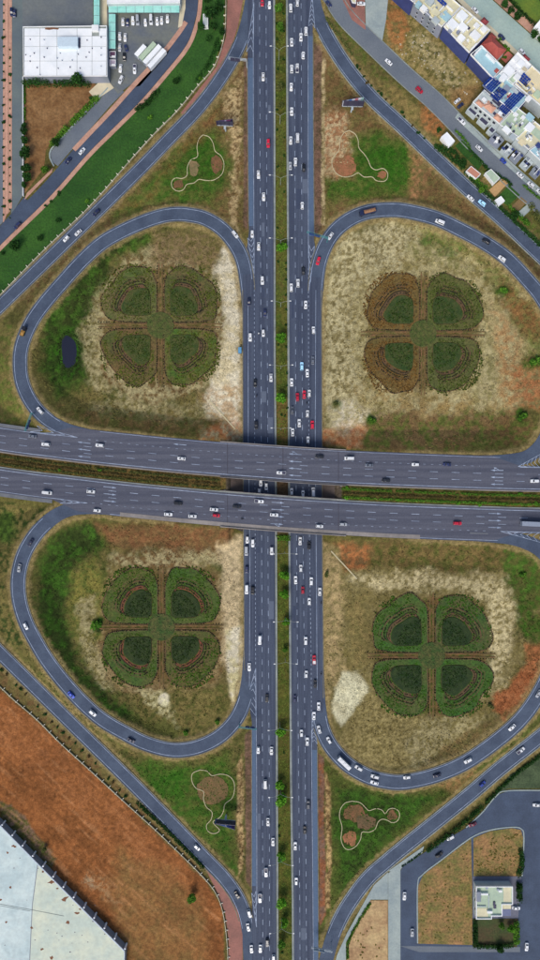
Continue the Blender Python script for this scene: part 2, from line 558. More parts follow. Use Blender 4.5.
# (outline, colour, fleck colour, feather, edge wander, opacity, fleck size)
PAINT = [
    # upper left infield
    (ell(150, 325, 118, 105), OLIVE, DGREEN2, 10, 10, 1, 7),
    (ell(158, 326, 72, 76), PALE, BROWN, 7, 9, .85, 4),
    ([(45, 300), (60, 275), (100, 245), (140, 232), (150, 240), (110, 262), (98, 300), (95, 340), (88, 380), (60, 400), (40, 370)], DGREEN, GREEN, 8, 8, .9, 6),
    ([(80, 330), (98, 300), (102, 330), (100, 365), (112, 392), (150, 400), (140, 408), (95, 390), (82, 365)], PALE, OLIVE, 5, 8, .8, 3),
    (ell(68, 355, 14, 26), DGREEN, LAWN2, 5, 4, .9, 5),
    ([(155, 232), (200, 230), (222, 250), (215, 268), (185, 262), (150, 265)], lin(140, 118, 92), OLIVE, 6, 6, .8, 3),
    ([(222, 246), (240, 262), (242, 435), (222, 420), (205, 395), (214, 370), (224, 340), (224, 300), (216, 272)], SAND, lin(196, 182, 156), 4, 6, 1, 9),
    ([(200, 392), (242, 380), (242, 440), (228, 436), (205, 410)], lin(172, 142, 112), SAND, 6, 6, .8, 5),
    ([(90, 402), (140, 400), (200, 408), (200, 424), (140, 422), (88, 416)], PALE, OLIVE, 5, 6, .6, 3),
    ([(55, 405), (225, 420), (225, 440), (80, 428)], OLIVE2, BROWN, 6, 6, .7, 5),
    ([(200, 428), (242, 420), (243, 440), (200, 440)], RED, SAND2, 6, 5, .8, 4),
    # upper right infield
    (ell(430, 335, 125, 112), lin(166, 154, 120), lin(126, 114, 76), 8, 6, 1, 5),
    ([(330, 260), (360, 235), (420, 230), (400, 260), (362, 300), (352, 360), (362, 400), (330, 400)], lin(188, 178, 150), lin(142, 128, 94), 14, 14, .75, 3),
    ([(350, 385), (420, 400), (480, 390), (520, 340), (535, 380), (500, 420), (420, 425)], lin(150, 124, 84), PALE, 14, 14, .75, 6),
    ([(390, 236), (440, 245), (470, 270), (455, 275), (420, 258)], lin(116, 114, 72), PALE, 8, 10, .8, 4),
    ([(345, 300), (362, 290), (366, 340), (350, 350)], lin(124, 112, 74), PALE, 8, 10, .7, 4),
    ([(480, 330), (500, 340), (500, 400), (470, 410)], lin(128, 122, 84), PALE, 10, 10, .7, 4),
    ([(488, 300), (520, 330), (530, 400), (505, 420), (498, 360)], lin(158, 116, 80), PALE, 10, 12, .75, 5),
    ([(325, 255), (345, 232), (385, 222), (420, 225), (400, 250), (360, 270), (345, 320), (350, 380), (340, 430), (324, 430)], lin(190, 178, 146), PALE2, 8, 8, .9, 3),
    ([(420, 225), (455, 235), (500, 265), (540, 310), (560, 350), (535, 360), (505, 300), (470, 258), (425, 240)], OLIVE, GREEN2, 6, 8, .8, 4),
    ([(500, 280), (535, 305), (555, 340), (530, 335), (505, 305)], RED2, OLIVE, 6, 6, .8, 4),
    ([(515, 365), (555, 350), (550, 410), (520, 408)], RED, PALE2, 5, 6, .8, 4),
    ([(345, 425), (400, 410), (450, 415), (520, 410), (540, 430), (520, 445), (450, 452), (360, 448)], BROWN, GREEN2, 6, 8, .9, 5),
    ([(322, 432), (330, 425), (358, 418), (368, 430), (358, 448), (322, 445)], RED, lin(178, 140, 108), 3, 5, .95, 4),
    ([(330, 405), (352, 398), (372, 415), (345, 432), (330, 428)], PALE, SAND, 5, 5, .8, 3),
    (ell(503, 292, 6, 6), GREEN, DGREEN, 3, 4, .9, 3), (ell(372, 420, 4, 5), GREEN, DGREEN, 2, 3, .9, 3),
    (ell(534, 362, 12, 8), GREEN, OLIVE, 3, 5, .9, 3), (ell(521, 417, 7, 6), GREEN, DGREEN, 2, 4, .9, 3), (ell(336, 405, 5, 4), OLIVE2, GREEN, 3, 3, .9, 3),
    (ell(484, 440, 9, 6), GREEN, OLIVE, 4, 4, .7, 3), (ell(430, 240, 12, 6), GREEN, OLIVE, 4, 5, .6, 3), (ell(452, 252, 14, 7), GREEN, OLIVE, 4, 5, .6, 3),
    # lower left infield
    (ell(140, 630, 116, 110), OLIVE, DGREEN2, 8, 8, 1, 6),
    (ell(162, 630, 76, 74), lin(146, 126, 96), BROWN, 7, 8, .85, 4),
    ([(36, 560), (60, 528), (100, 520), (110, 540), (72, 570), (66, 610), (80, 660), (115, 700), (150, 715), (140, 735), (95, 700), (60, 670), (38, 620)], DGREEN, GREEN, 8, 8, .95, 6),
    ([(68, 575), (95, 560), (104, 580), (100, 640), (86, 650), (70, 620)], lin(128, 120, 66), GREEN2, 6, 8, .9, 4),
    ([(76, 605), (95, 595), (92, 640), (112, 690), (100, 690), (84, 655)], PALE, OLIVE, 5, 6, .8, 3),
    ([(90, 522), (235, 528), (232, 552), (180, 556), (110, 545)], BROWN, lin(116, 80, 58), 5, 6, .9, 5),
    ([(110, 552), (190, 552), (232, 545), (236, 560), (190, 570), (110, 566)], PALE, BROWN, 5, 7, .8, 4),
    ([(216, 545), (242, 535), (243, 690), (234, 708), (226, 680), (222, 640), (222, 590)], lin(196, 176, 148), SAND2, 4, 5, 1, 5),
    ([(225, 630), (242, 625), (242, 680), (234, 706), (227, 680)], SAND, lin(198, 186, 150), 2, 2, 1, 8),
    ([(130, 695), (180, 690), (225, 690), (226, 715), (195, 738), (165, 740), (135, 722)], lin(116, 104, 66), OLIVE2, 5, 7, .9, 4),
    ([(135, 690), (160, 690), (168, 700), (175, 728), (150, 705)], lin(196, 186, 150), OLIVE, 4, 6, .8, 3),
    (ell(164, 700, 5, 6), lin(214, 206, 176), SAND, 1.5, 2, 1, 4),
    ([(130, 715), (180, 728), (180, 742), (150, 738), (130, 726)], DGREEN2, OLIVE2, 4, 6, .8, 4),
    (ell(97, 625, 6, 10), DGREEN, LAWN, 3, 4, 1, 4),
    # lower right infield
    (ell(430, 655, 122, 122), PALE2, OLIVE, 8, 6, 1, 4),
    ([(323, 540), (560, 545), (558, 568), (470, 572), (330, 565)], lin(104, 88, 58), OLIVE2, 4, 6, 1, 5),
    ([(335, 542), (372, 545), (368, 570), (345, 570)], lin(150, 98, 66), BROWN, 4, 5, .95, 4),
    ([(505, 548), (540, 560), (545, 600), (525, 640), (508, 600)], DGREEN2, GREEN, 6, 8, .9, 4),
    ([(350, 578), (405, 572), (475, 575), (510, 580), (515, 620), (500, 690), (480, 700), (488, 610), (470, 590), (430, 590), (380, 592)], lin(192, 178, 146), PALE2, 6, 9, 1, 3),
    ([(322, 542), (338, 548), (345, 600), (340, 650), (350, 672), (330, 690), (324, 715)], lin(168, 146, 112), PALE2, 4, 5, .95, 4),
    ([(350, 600), (368, 590), (375, 660), (350, 665)], OLIVE, lin(140, 122, 84), 6, 6, .8, 4),
    ([(338, 740), (370, 692), (420, 715), (445, 730), (480, 728), (470, 750), (410, 772), (365, 768)], lin(146, 132, 94), lin(108, 96, 62), 5, 6, .95, 2.2),
    ([(405, 745), (430, 715), (485, 715), (470, 735), (440, 765), (410, 772)], PALE, OLIVE, 5, 6, .7, 3),
    ([(343, 672), (357, 671), (370, 690), (340, 728), (332, 712), (334, 690)], lin(200, 194, 172), lin(188, 180, 156), 2.5, 3, 1, 10),
    ([(492, 702), (515, 675), (548, 650), (550, 668), (530, 690), (505, 722)], RED, lin(150, 92, 62), 3, 5, 1, 4),
    ([(525, 645), (545, 640), (548, 672), (530, 672)], RED, RED2, 3, 4, 1, 4),
    ([(480, 725), (500, 715), (512, 706), (485, 735), (455, 755), (430, 762), (440, 748)], lin(128, 106, 72), OLIVE, 4, 5, .9, 4),
    (ell(532, 630, 16, 12), DGREEN2, GREEN, 5, 6, .9, 4),
    # trodden soil and sparse grass under the clover gardens
    (ell(160.5, 325.5, 55, 57), lin(112, 90, 60), lin(84, 82, 42), 6, 5, .9, 4), (ell(423, 333.5, 55, 57), lin(116, 92, 62), lin(88, 84, 44), 6, 5, .9, 4),
    (ell(161.5, 627, 55, 57), lin(106, 84, 56), lin(74, 78, 38), 6, 5, .95, 4), (ell(431.5, 655.5, 57, 59), lin(104, 82, 54), lin(66, 78, 34), 6, 5, .95, 4),
    # upper left triangle
    ([(243, 55), (246, 235), (225, 225), (195, 207), (150, 210), (105, 232), (60, 270), (20, 310), (15, 300), (140, 180), (200, 118), (236, 70)], OLIVE, BROWN, 4, 4, 1, 5),
    ([(175, 145), (205, 135), (228, 150), (232, 180), (215, 205), (150, 204), (110, 222), (150, 175)], GREEN, GREEN2, 8, 8, .95, 5),
    ([(186, 150), (200, 130), (222, 132), (225, 165), (200, 185)], LAWN2, GREEN, 8, 8, .6, 5),
    ([(228, 85), (240, 75), (241, 150), (236, 230), (230, 215), (234, 150), (226, 110)], lin(196, 172, 136), BROWN, 3, 7, .85, 3),
    ([(150, 190), (180, 145), (215, 110), (225, 105), (205, 135), (170, 170), (150, 200), (120, 210)], RED2, OLIVE, 5, 7, .6, 4),
    ([(243.5, 58), (248, 52), (248, 232), (243.5, 226)], PINKB, PINKB2, 1, 1, 1, 6),
    # upper right triangle
    ([(316, 30), (345, 80), (405, 140), (470, 200), (545, 268), (540, 290), (470, 225), (405, 200), (345, 215), (318, 245)], BROWN, OLIVE, 4, 4, 1, 5),
    ([(345, 135), (375, 130), (412, 145), (418, 180), (405, 195), (330, 205), (326, 180), (352, 175)], GREEN, GREEN2, 7, 8, .95, 5),
    ([(370, 145), (402, 150), (412, 178), (395, 185), (365, 165)], LAWN2, GREEN, 8, 7, .8, 5),
    ([(318, 110), (345, 110), (350, 165), (330, 178), (318, 170)], lin(160, 116, 88), lin(196, 176, 146), 6, 8, .85, 3),
    ([(408, 140), (435, 165), (425, 195), (415, 200)], lin(168, 122, 92), OLIVE, 5, 7, .8, 4),
    ([(420, 160), (500, 230), (530, 262), (500, 245), (430, 200)], BROWN, OLIVE, 5, 6, .9, 4),
    ([(313.5, 40), (322, 48), (323, 225), (313.5, 240)], PINKB, PINKB2, 1, 1, 1, 6),
    ([(321.5, 55), (325, 60), (325, 225), (321.5, 225)], lin(190, 170, 138), PALE2, 1, 1.5, .9, 4),
    # lower left triangle
    ([(20, 640), (60, 690), (120, 745), (175, 762), (240, 738), (250, 745), (250, 895), (200, 845), (140, 790), (60, 705)], OLIVE, DGREEN2, 4, 4, 1, 5),
    ([(120, 758), (180, 768), (230, 752), (238, 800), (232, 850), (243, 882), (205, 842), (150, 790)], GREEN, GREEN2, 7, 8, .95, 5),
    ([(145, 765), (190, 772), (188, 800), (160, 795)], LAWN2, GREEN, 7, 7, .7, 5),
    ([(239.5, 760), (243.5, 750), (243, 870), (239, 880), (237, 800)], lin(186, 158, 120), BROWN, 1.5, 3, .95, 3),
    ([(245, 735), (252, 728), (252, 890), (246, 880)], PINKB, PINKB2, 1, 1, 1, 6),
    # lower right triangle
    ([(318, 750), (345, 775), (400, 800), (450, 790), (540, 715), (548, 725), (460, 790), (380, 855), (330, 930), (319, 935)], OLIVE2, GREEN2, 4, 4, 1, 5),
    ([(338, 785), (380, 796), (440, 795), (400, 830), (365, 865), (340, 890), (333, 830)], GREEN, DGREEN, 7, 7, .95, 5),
    ([(318, 752), (324, 758), (326, 915), (319, 925)], PINKB, lin(140, 90, 66), 1, 1.5, 1, 6),
    ([(325, 770), (331, 790), (331, 908), (326.5, 908)], lin(190, 158, 118), BROWN, 1.5, 2.5, .95, 3),
    ([(440, 785), (470, 765), (480, 775), (455, 795)], lin(150, 112, 80), OLIVE, 4, 5, .7, 3),
    # strips outside the loops
    ([(-30, 320), (10, 318), (18, 335), (10, 365), (16, 395), (34, 424), (-30, 420)], OLIVE, GREEN2, 3, 4, 1, 4),
    ([(-30, 500), (50, 508), (20, 545), (8, 580), (10, 615), (25, 650), (-30, 640)], OLIVE, DGREEN, 3, 4, 1, 4),
    (ell(6, 528, 10, 16), GREEN, DGREEN, 4, 4, .8, 4),
    # strip between the upper right slip road and the lane beside it
    ([(326, 10), (350, 35), (400, 88), (440, 128), (545, 232), (545, 252), (440, 152), (380, 95), (340, 48)], OLIVE, GREEN2, 3, 3, 1, 4),
    ([(350, 55), (375, 80), (410, 100), (440, 128), (436, 140), (400, 112), (365, 80)], lin(150, 126, 86), OLIVE, 4, 5, .7, 3),
    ([(422, 100), (445, 122), (440, 140), (420, 122)], lin(170, 110, 72), BROWN, 4, 5, .8, 3),
    # red field, lower left
    ([(-40, 690), (0, 687), (122, 800), (200, 874), (222, 908), (228, 1020), (-60, 1020)], FIELD, FIELD2, 1.5, 2, 1, 14),
    ([(0, 700), (60, 750), (150, 840), (200, 900), (190, 905), (100, 830), (0, 740)], lin(158, 104, 70), FIELD, 8, 10, .7, 5),
    ([(120, 850), (165, 870), (205, 920), (200, 1000), (130, 1000), (110, 900)], lin(136, 100, 66), lin(122, 98, 64), 12, 12, .8, 6),
    ([(88, 874), (105, 882), (120, 905), (108, 902)], lin(160, 128, 98), FIELD, 5, 6, .8, 3),
    (ell(90, 884, 7, 5, rot=.6), lin(168, 148, 124), FIELD, 3, 4, .8, 3),
    ([(0, 802), (12, 806), (40, 838), (56, 860), (52, 872), (0, 826)], DGREEN2, lin(118, 96, 84), 2, 4, .95, 3),
    ([(0, 690), (120, 802), (198, 876), (214, 898), (202, 886), (110, 806), (0, 702)], lin(150, 96, 62), FIELD2, 3, 4, .5, 4),
    # verge between that field and the slip road
    ([(-30, 640), (0, 668), (135, 800), (200, 868), (222, 900), (216, 892), (122, 800), (0, 688), (-30, 660)], OLIVE, BROWN, 1.5, 2, 1, 4),
    # central reservation
    ([(274, -60), (288, -60), (291, 560), (295, 1020), (277, 1020), (275.5, 560)], lin(90, 88, 44), lin(68, 82, 34), 1, 0, 1, 6),
    ([(275, 120), (288, 120), (289, 300), (275, 300)], lin(84, 92, 46), lin(100, 90, 52), 4, 3, .8, 5),
    ([(275, 400), (289, 400), (289, 445), (275, 445)], lin(120, 96, 60), lin(96, 86, 46), 4, 3, .9, 4),
    ([(277, 700), (291, 700), (292, 800), (278, 800)], lin(92, 84, 46), lin(76, 84, 38), 4, 3, .8, 5),
    # reservation of the overpass
    ([(-140, 430), (0, 452), (100, 464), (229, 476), (229, 492), (100, 482), (0, 470), (-140, 450)], lin(86, 76, 44), lin(112, 90, 56), 1, 1, 1, 4),
    ([(337, 486), (450, 490), (680, 494), (680, 510), (450, 508), (337, 502)], lin(74, 78, 38), lin(104, 88, 54), 1, 1, 1, 4),
    ([(226, 472), (250, 472), (250, 496), (226, 496)], lin(86, 76, 68), lin(74, 66, 60), 1, 0, 1, 6),
    (rect(320, 470, 342, 500), lin(86, 76, 68), lin(74, 66, 60), 1, 0, 1, 6), (rect(274, 446, 291, 534), lin(96, 78, 62), lin(80, 66, 52), 2, 0, 1, 4),
    # waste ground behind the terraces, upper right
    ([(386, -30), (405, 0), (412, 14), (488, 84), (470, 100), (460, 112), (405, 66), (384, 46), (384, 0)], lin(150, 132, 92), lin(98, 92, 52), 3, 3, 1, 3.5),
    ([(384, -10), (404, 10), (412, 30), (402, 50), (386, 44)], lin(164, 112, 74), OLIVE, 5, 6, .9, 4),
    ([(410, 40), (428, 32), (450, 60), (470, 85), (455, 92), (420, 62)], lin(178, 162, 126), OLIVE2, 5, 7, .8, 3),
    ([(452, 88), (480, 86), (474, 100), (460, 110), (450, 104)], lin(150, 118, 84), BROWN, 4, 4, .8, 3),
]


def poly_sd(px, py, poly):
    """signed distance (positive inside)"""
    inside = np.zeros(px.shape, bool)
    d2 = np.full(px.shape, 1e12)
    n = len(poly)
    for i in range(n):
        ax, ay = poly[i]
        bx, by = poly[(i + 1) % n]
        ex, ey = bx - ax, by - ay
        t = np.clip(((px - ax) * ex + (py - ay) * ey) / (ex * ex + ey * ey + 1e-9), 0, 1)
        d2 = np.minimum(d2, (px - ax - t * ex) ** 2 + (py - ay - t * ey) ** 2)
        if ay != by:
            cond = ((ay > py) != (by > py)) & (px < (bx - ax) * (py - ay) / (by - ay) + ax)
            inside ^= cond
    d = np.sqrt(d2)
    return np.where(inside, d, -d)


def ground_colour(px, py):
    px, py = px.ravel(), py.ravel()
    n = fbm(px, py, 9, 2, 4)[:, None]
    c = np.array(OLIVE) * (1 - n) + np.array(OLIVE2) * n
    wxn = (fbm(px, py, 16, 3, 4) - .5) * 2
    wyn = (fbm(px, py, 16, 5, 4) - .5) * 2
    fine = fbm(px, py, 4, 4, 3) - .5
    for poly, ca, cb, feather, wander, op, fs in PAINT:
        xs, ys = [p[0] for p in poly], [p[1] for p in poly]
        pad = feather + wander + 2
        sel = np.where((px > min(xs) - pad) & (px < max(xs) + pad) & (py > min(ys) - pad) & (py < max(ys) + pad))[0]
        if len(sel) == 0:
            continue
        x, y = px[sel] + wander * wxn[sel], py[sel] + wander * wyn[sel]
        sd = poly_sd(x, y, poly) + fine[sel] * wander * 1.2
        w = sstep(sd / feather * 0.5 + 0.5) * op
        m = sstep((fbm(px[sel], py[sel], fs, 1, 4, .7) - .5) * 3.2 + .42)[:, None]
        cc = np.array(ca) * (1 - m) + np.array(cb) * m
        c[sel] = c[sel] * (1 - w[:, None]) + cc * w[:, None]
    # worn dry streaks and tufts of varying tone
    c = c.mean(1)[:, None] + (c - c.mean(1)[:, None]) * 1.04
    amp = np.clip(1.1 - c.mean(1) * 2.0, .25, 1) * .8
    v = 1 + amp * (fbm(px, py, 3.2, 0, 3, .9) - .5) + 0.4 * (fbm(px, py, 30, 2, 3) - .5)
    # dry verge beside the slip roads
    zz = np.zeros(len(px))
    for _ in range(3):
        kk = (HC - zz) / HC
        wx, wy = (px - 270) * S * kk, (480 - py) * S * kk
        zz = zt(wx, wy)
    rd = zt(wx, wy, RDIST) + (fine * 3)
    w = (sstep((rd + .6) / .8) * (1 - sstep((rd - 1.6) / 1.6)) * .62)[:, None]
    c = c * (1 - w) + np.array(lin(150, 130, 94)) * w
    # raked streaks of the red field, running with its fence
    u, q = (px * .74 + py * .67), (py * .74 - px * .67)
    fld = sstep(poly_sd(px, py, [(-40, 690), (0, 688), (122, 801), (200, 876), (221, 908), (227, 1020), (-60, 1020)]) / 3)
    s1 = fbm(u / 9, q, 2.6, 3, 3, .7) - .5
    c = c * (1 + (fld * s1 * .55)[:, None])
    lt = (fld * sstep((s1 - .12) * 7) * .38)[:, None]
    c = c * (1 - lt) + np.array(lin(178, 130, 96)) * lt
    return c * v[:, None] * TINT


def axis(half, step, far):
    a = np.arange(-half, half + step / 2, step)
    o = half + np.array([2, 6, 14, 30, 60, 110, 200, 400, 900, far - half])
    return np.r_[-o[::-1], a, o]


ax_, ay_ = axis(166, 0.62, 4000), axis(290, 0.62, 4000)
MX, MY = np.meshgrid(ax_, ay_)
MZ = zt(MX, MY)
pxg = 270 + MX / (S * (HC - MZ) / HC)
pyg = 480 - MY / (S * (HC - MZ) / HC)
gc = ground_colour(pxg, pyg)
far = ((np.abs(MX) > 200) | (np.abs(MY) > 325)).ravel()
gc[far] = (np.array(OLIVE) + np.array(OLIVE2)) / 2 * TINT
nx, ny = len(ax_), len(ay_)
ii = (np.arange(ny - 1)[:, None] * nx + np.arange(nx - 1)[None, :]).ravel()
faces = np.stack([ii, ii + 1, ii + nx + 1, ii + nx], 1)
M_ground = attr_mat('ground_soil_and_grass', var=0.34, scales=(1.7, 0.45), bump=0.6)
ground = link('ground', np_mesh('ground', np.stack([MX.ravel(), MY.ravel(), MZ.ravel()], 1), faces, M_ground, gc, smooth=True))
ground['kind'] = 'structure'

# weeds and dry tufts, far too many to count: low irregular fans of blades
def tufts(name, n, boxpx, keep, size, label, dark=0.75, zmin=-9, tone=None):
    px = nrg.uniform(boxpx[0], boxpx[2], n)
    py = nrg.uniform(boxpx[1], boxpx[3], n)
    k = keep(px, py)
    px, py = px[k], py[k]
    z = np.zeros(len(px))
    for _ in range(4):
        kk = (HC - z) / HC
        x, y = (px - 270) * S * kk, (480 - py) * S * kk
        z = zt(x, y)
    z = np.maximum(z, zmin)
    col = (ground_colour(px, py) if tone is None else np.array(tone)[None, :] * np.ones((len(px), 1))) * nrg.uniform(dark * .7, 1.25, len(px))[:, None]
    m = len(px)
    K = 5
    r = size * nrg.uniform(.35, 1, (m, K)) * nrg.uniform(.5, 1.3, m)[:, None]
    a = nrg.uniform(0, 6.28, m)[:, None] + np.arange(K)[None, :] * 2 * np.pi / K
    vx = np.concatenate([x[:, None], x[:, None] + r * np.cos(a)], 1)
    vy = np.concatenate([y[:, None], y[:, None] + r * np.sin(a)], 1)
    vz = np.concatenate([(z + size * nrg.uniform(.3, .9, m))[:, None], np.repeat(z[:, None] - .03, K, 1)], 1)
    verts = np.stack([vx, vy, vz], 2).reshape(-1, 3)
    b = (np.arange(m) * (K + 1))[:, None]
    tri = np.stack([np.stack([np.zeros(K, int), 1 + np.arange(K), 1 + (np.arange(K) + 1) % K], 1)] * m, 0) + b[:, :, None]
    cols = np.repeat(col, K + 1, 0)
    o = link(name, np_mesh(name, verts, tri.reshape(-1, 3), M_tuft, cols))
    tag(o, label, 'grass', kind='stuff')
    return o


M_tuft = attr_mat('tuft_leaves', var=0.15, scales=(1.5,), bump=0)


def near_road(px, py):
    """True where a carriageway, a garden or a paved place lies"""
    bad = (px > interp(VLl, py) - 2) & (px < interp(VRr, py) + 2)
    bad |= (py > HU_top(px) - 1.5) & (py < HL_bot(px) + 1.5)
    for nm, s, z, hws in _road_paths:
        for i in range(0, len(s)):
            sel = (np.abs(px - s[i, 0]) < hws[i] + 1.6) & (np.abs(py - s[i, 1]) < hws[i] + 1.6)
            bad |= sel & (np.hypot(px - s[i, 0], py - s[i, 1]) < hws[i] + 1.6)
    return bad


GARDENS = [(160.5, 325.5), (423, 333.5), (161.5, 627), (431.5, 655.5)]
INFIELD = [ell(140, 327, 118, 106), ell(437, 335, 118, 116), ell(138, 632, 116, 112), ell(437, 655, 118, 118),
           [(243, 60), (246, 230), (200, 205), (150, 208), (20, 305), (140, 182), (210, 105)],
           [(317, 40), (345, 80), (530, 260), (460, 222), (400, 198), (345, 210), (318, 240)],
           [(30, 660), (120, 748), (175, 764), (240, 745), (245, 885), (140, 785)],
           [(322, 760), (400, 798), (535, 722), (460, 788), (380, 850), (330, 915)]]


def infield_keep(px, py):
    k = np.zeros(px.shape, bool)
    for p in INFIELD:
        k |= poly_sd(px, py, p) > 0
    k &= ~near_road(px, py)
    for cx, cy in GARDENS:
        k &= np.maximum(np.abs(px - cx), np.abs(py - cy)) > 50
        k &= np.hypot(px - cx, py - cy) > 62
    k &= poly_sd(px, py, ell(68, 350, 8, 17)) < 0
    return k & (fbm(px, py, 12, 3) > .44)


def petal_keep(px, py, gs=(0, 1, 2, 3), sx=0):
    k = np.zeros(px.shape, bool)
    for cx, cy in [GARDENS[g] for g in gs]:
        a, b = np.abs(px - cx), np.abs(py - cy)
        k |= (a > 6) & (b > 6) & (np.hypot(a - 26, b - 28) < 34) & (np.hypot(a, b) > 15)
        if sx:
            k &= (px - cx) * sx > 0
    return k & (fbm(px, py, 9, 1) > .44)


for g, sx, tone, lb in ((0, 0, lin(82, 94, 32), 'short olive grass on the upper left clover garden'), (1, -1, lin(112, 84, 42), 'rusty dry grass on the left petals of upper right clover garden'), (1, 1, lin(74, 88, 34), 'olive green grass on the right petals of upper right clover garden'),
                        (2, 0, lin(64, 94, 26), 'green grass on the lower left clover garden'), (3, 0, lin(56, 94, 24), 'deep green grass on the lower right clover garden')):
    gx_, gy_ = GARDENS[g]
    if sx >= 0:
        tufts('grass', 4200, (gx_ - 40, gy_ - 42, gx_ + 40, gy_ + 42), lambda a, b, gx_=gx_, gy_=gy_: (np.abs(a - gx_) > 11) & (np.abs(b - gy_) > 11) & (np.hypot(np.abs(a - gx_) - 10, np.abs(b - gy_) - 10) < 26), .5, 'dense low planting in the inner beds of the %s clover garden' % ('upper left', 'upper right', 'lower left', 'lower right')[g], .4, .5, (lin(58, 76, 26), lin(50, 72, 24), lin(34, 54, 16), lin(30, 54, 16))[g])
    tufts('grass', 5200 if sx else 9500, (gx_ - 64 if sx <= 0 else gx_, gy_ - 66, gx_ + 64 if sx >= 0 else gx_, gy_ + 66), lambda a, b, g=g, sx=sx: petal_keep(a, b, (g,), sx), .6, lb, .45, .14, tone)
tufts('grass', 15000, (274, 0, 294, 960), lambda a, b: (a > interp(VLr, b) + 3) & (a < interp(VRl, b) - 3) & ~((b > HU_top(a) - 3) & (b < HL_bot(a) + 3)) & (fbm(a, b, 8, 4) > .4), .5, 'rough green grass and weeds along the central reservation', .6, -9, lin(98, 110, 46))
tufts('grass', 900, (54, 326, 86, 376), lambda a, b: (poly_sd(a, b, ell(69, 351, 8.4, 17)) < 0) & (poly_sd(a, b, ell(69, 351, 12, 21)) > 0), .8, 'reeds and weeds round the small dark pond', .5, -9, lin(46, 66, 26))
tufts('rubble', 420, (388, 20, 480, 108), lambda a, b: (poly_sd(a, b, [(392, 40), (412, 24), (430, 36), (484, 86), (468, 98), (404, 60)]) > 1) & (fbm(a, b, 9, 3) > .5), .7, 'pale rubble and stones scattered over the waste ground', .8, -9, lin(176, 168, 146))
tufts('grass', 80000, (10, 50, 540, 920), infield_keep, 0.7, 'tufts of dry grass and weeds across the interchange infields')

# ------------------------------------------------------------------ roads
M_asph_v = mat('asphalt_highway', lin(74, 84, 103), .14, 1.2, .9, .15, col2=lin(57, 66, 86), scale2=.55, stretch=(1, .03))
M_asph_h = mat('asphalt_overpass', lin(90, 93, 106), .14, 1.2, .9, .15, col2=lin(73, 77, 92), scale2=.5, stretch=(.03, 1))
M_asph_l = mat('asphalt_slip', lin(76, 89, 109), .14, 1.2, .9, .15, col2=lin(63, 75, 95), scale2=.12)
M_asph_s = mat('asphalt_lane', lin(112, 120, 128), .12, 1.2, .9, .15, col2=lin(98, 107, 118), scale2=.04)
M_asph_d = mat('asphalt_junction', lin(70, 84, 106), .14, 1.2, .9, .15, col2=lin(60, 72, 92), scale2=.1)
M_paint = mat('road_paint', lin(168, 182, 204), .2, .6, .7, col2=lin(128, 144, 168), scale2=.25)
M_kerb = mat('kerb_concrete', lin(146, 154, 150), .15, 1.0, .85, col2=lin(118, 126, 124), scale2=.15)
M_kerbd = mat('kerb_weathered', lin(134, 130, 112), .2, 1.0, .85, col2=lin(104, 100, 84), scale2=.2)
M_conc = mat('bridge_concrete', lin(146, 140, 136), .12, .8, .85, .1, col2=lin(122, 118, 116), scale2=.08)
M_wear = mat('tyre_worn_asphalt', lin(82, 102, 128), .14, 1.0, .9)


def ribbon(left, right, mb=None):
    """two lists of 3-D points"""
    mb = mb or MB()
    n = len(left)
    vs = [tuple(p) for p in left] + [tuple(p) for p in right]
    mb.add(vs, [(i, i + 1, n + i + 1, n + i) if _ccw(left[i], left[i + 1], right[i]) else (n + i, n + i + 1, i + 1, i) for i in range(n - 1)])
    return mb


def _ccw(a, b, c):
    return (b[0] - a[0]) * (c[1] - a[1]) - (b[1] - a[1]) * (c[0] - a[0]) > 0


def offset_path(s, off):
    """offset samples (px) sideways; positive is to the right of travel on the map"""
    d = np.gradient(s, axis=0)
    d /= np.linalg.norm(d, axis=1)[:, None] + 1e-9
    nrm = np.stack([-d[:, 1], d[:, 0]], 1)
    return s + nrm * np.asarray(off).reshape(-1, 1)


def lift(s, z):
    z = np.broadcast_to(z, (len(s),))
    return [P(a, b, c) for (a, b), c in zip(s, z)]


def kerb_along(pts3, w, h, mb):
    """a raised strip of width w metres following 3-D points, top h above them"""
    p = np.array(pts3)
    d = np.gradient(p[:, :2], axis=0)
    d /= np.linalg.norm(d, axis=1)[:, None] + 1e-9
    nr = np.stack([-d[:, 1], d[:, 0]], 1) * w / 2
    n = len(p)
    a, b = p[:, :2] + nr, p[:, :2] - nr
    vs = [(a[i][0], a[i][1], p[i][2] - .25) for i in range(n)] + [(a[i][0], a[i][1], p[i][2] + h) for i in range(n)] \
        + [(b[i][0], b[i][1], p[i][2] + h) for i in range(n)] + [(b[i][0], b[i][1], p[i][2] - .25) for i in range(n)]
    fs = []
    for i in range(n - 1):
        for r in range(3):
            fs.append((r * n + i, (r + 1) * n + i, (r + 1) * n + i + 1, r * n + i + 1))
    fs += [(0, 3 * n, 2 * n, n), (n - 1, 2 * n - 1, 3 * n - 1, 4 * n - 1)]
    mb.add(vs, fs)


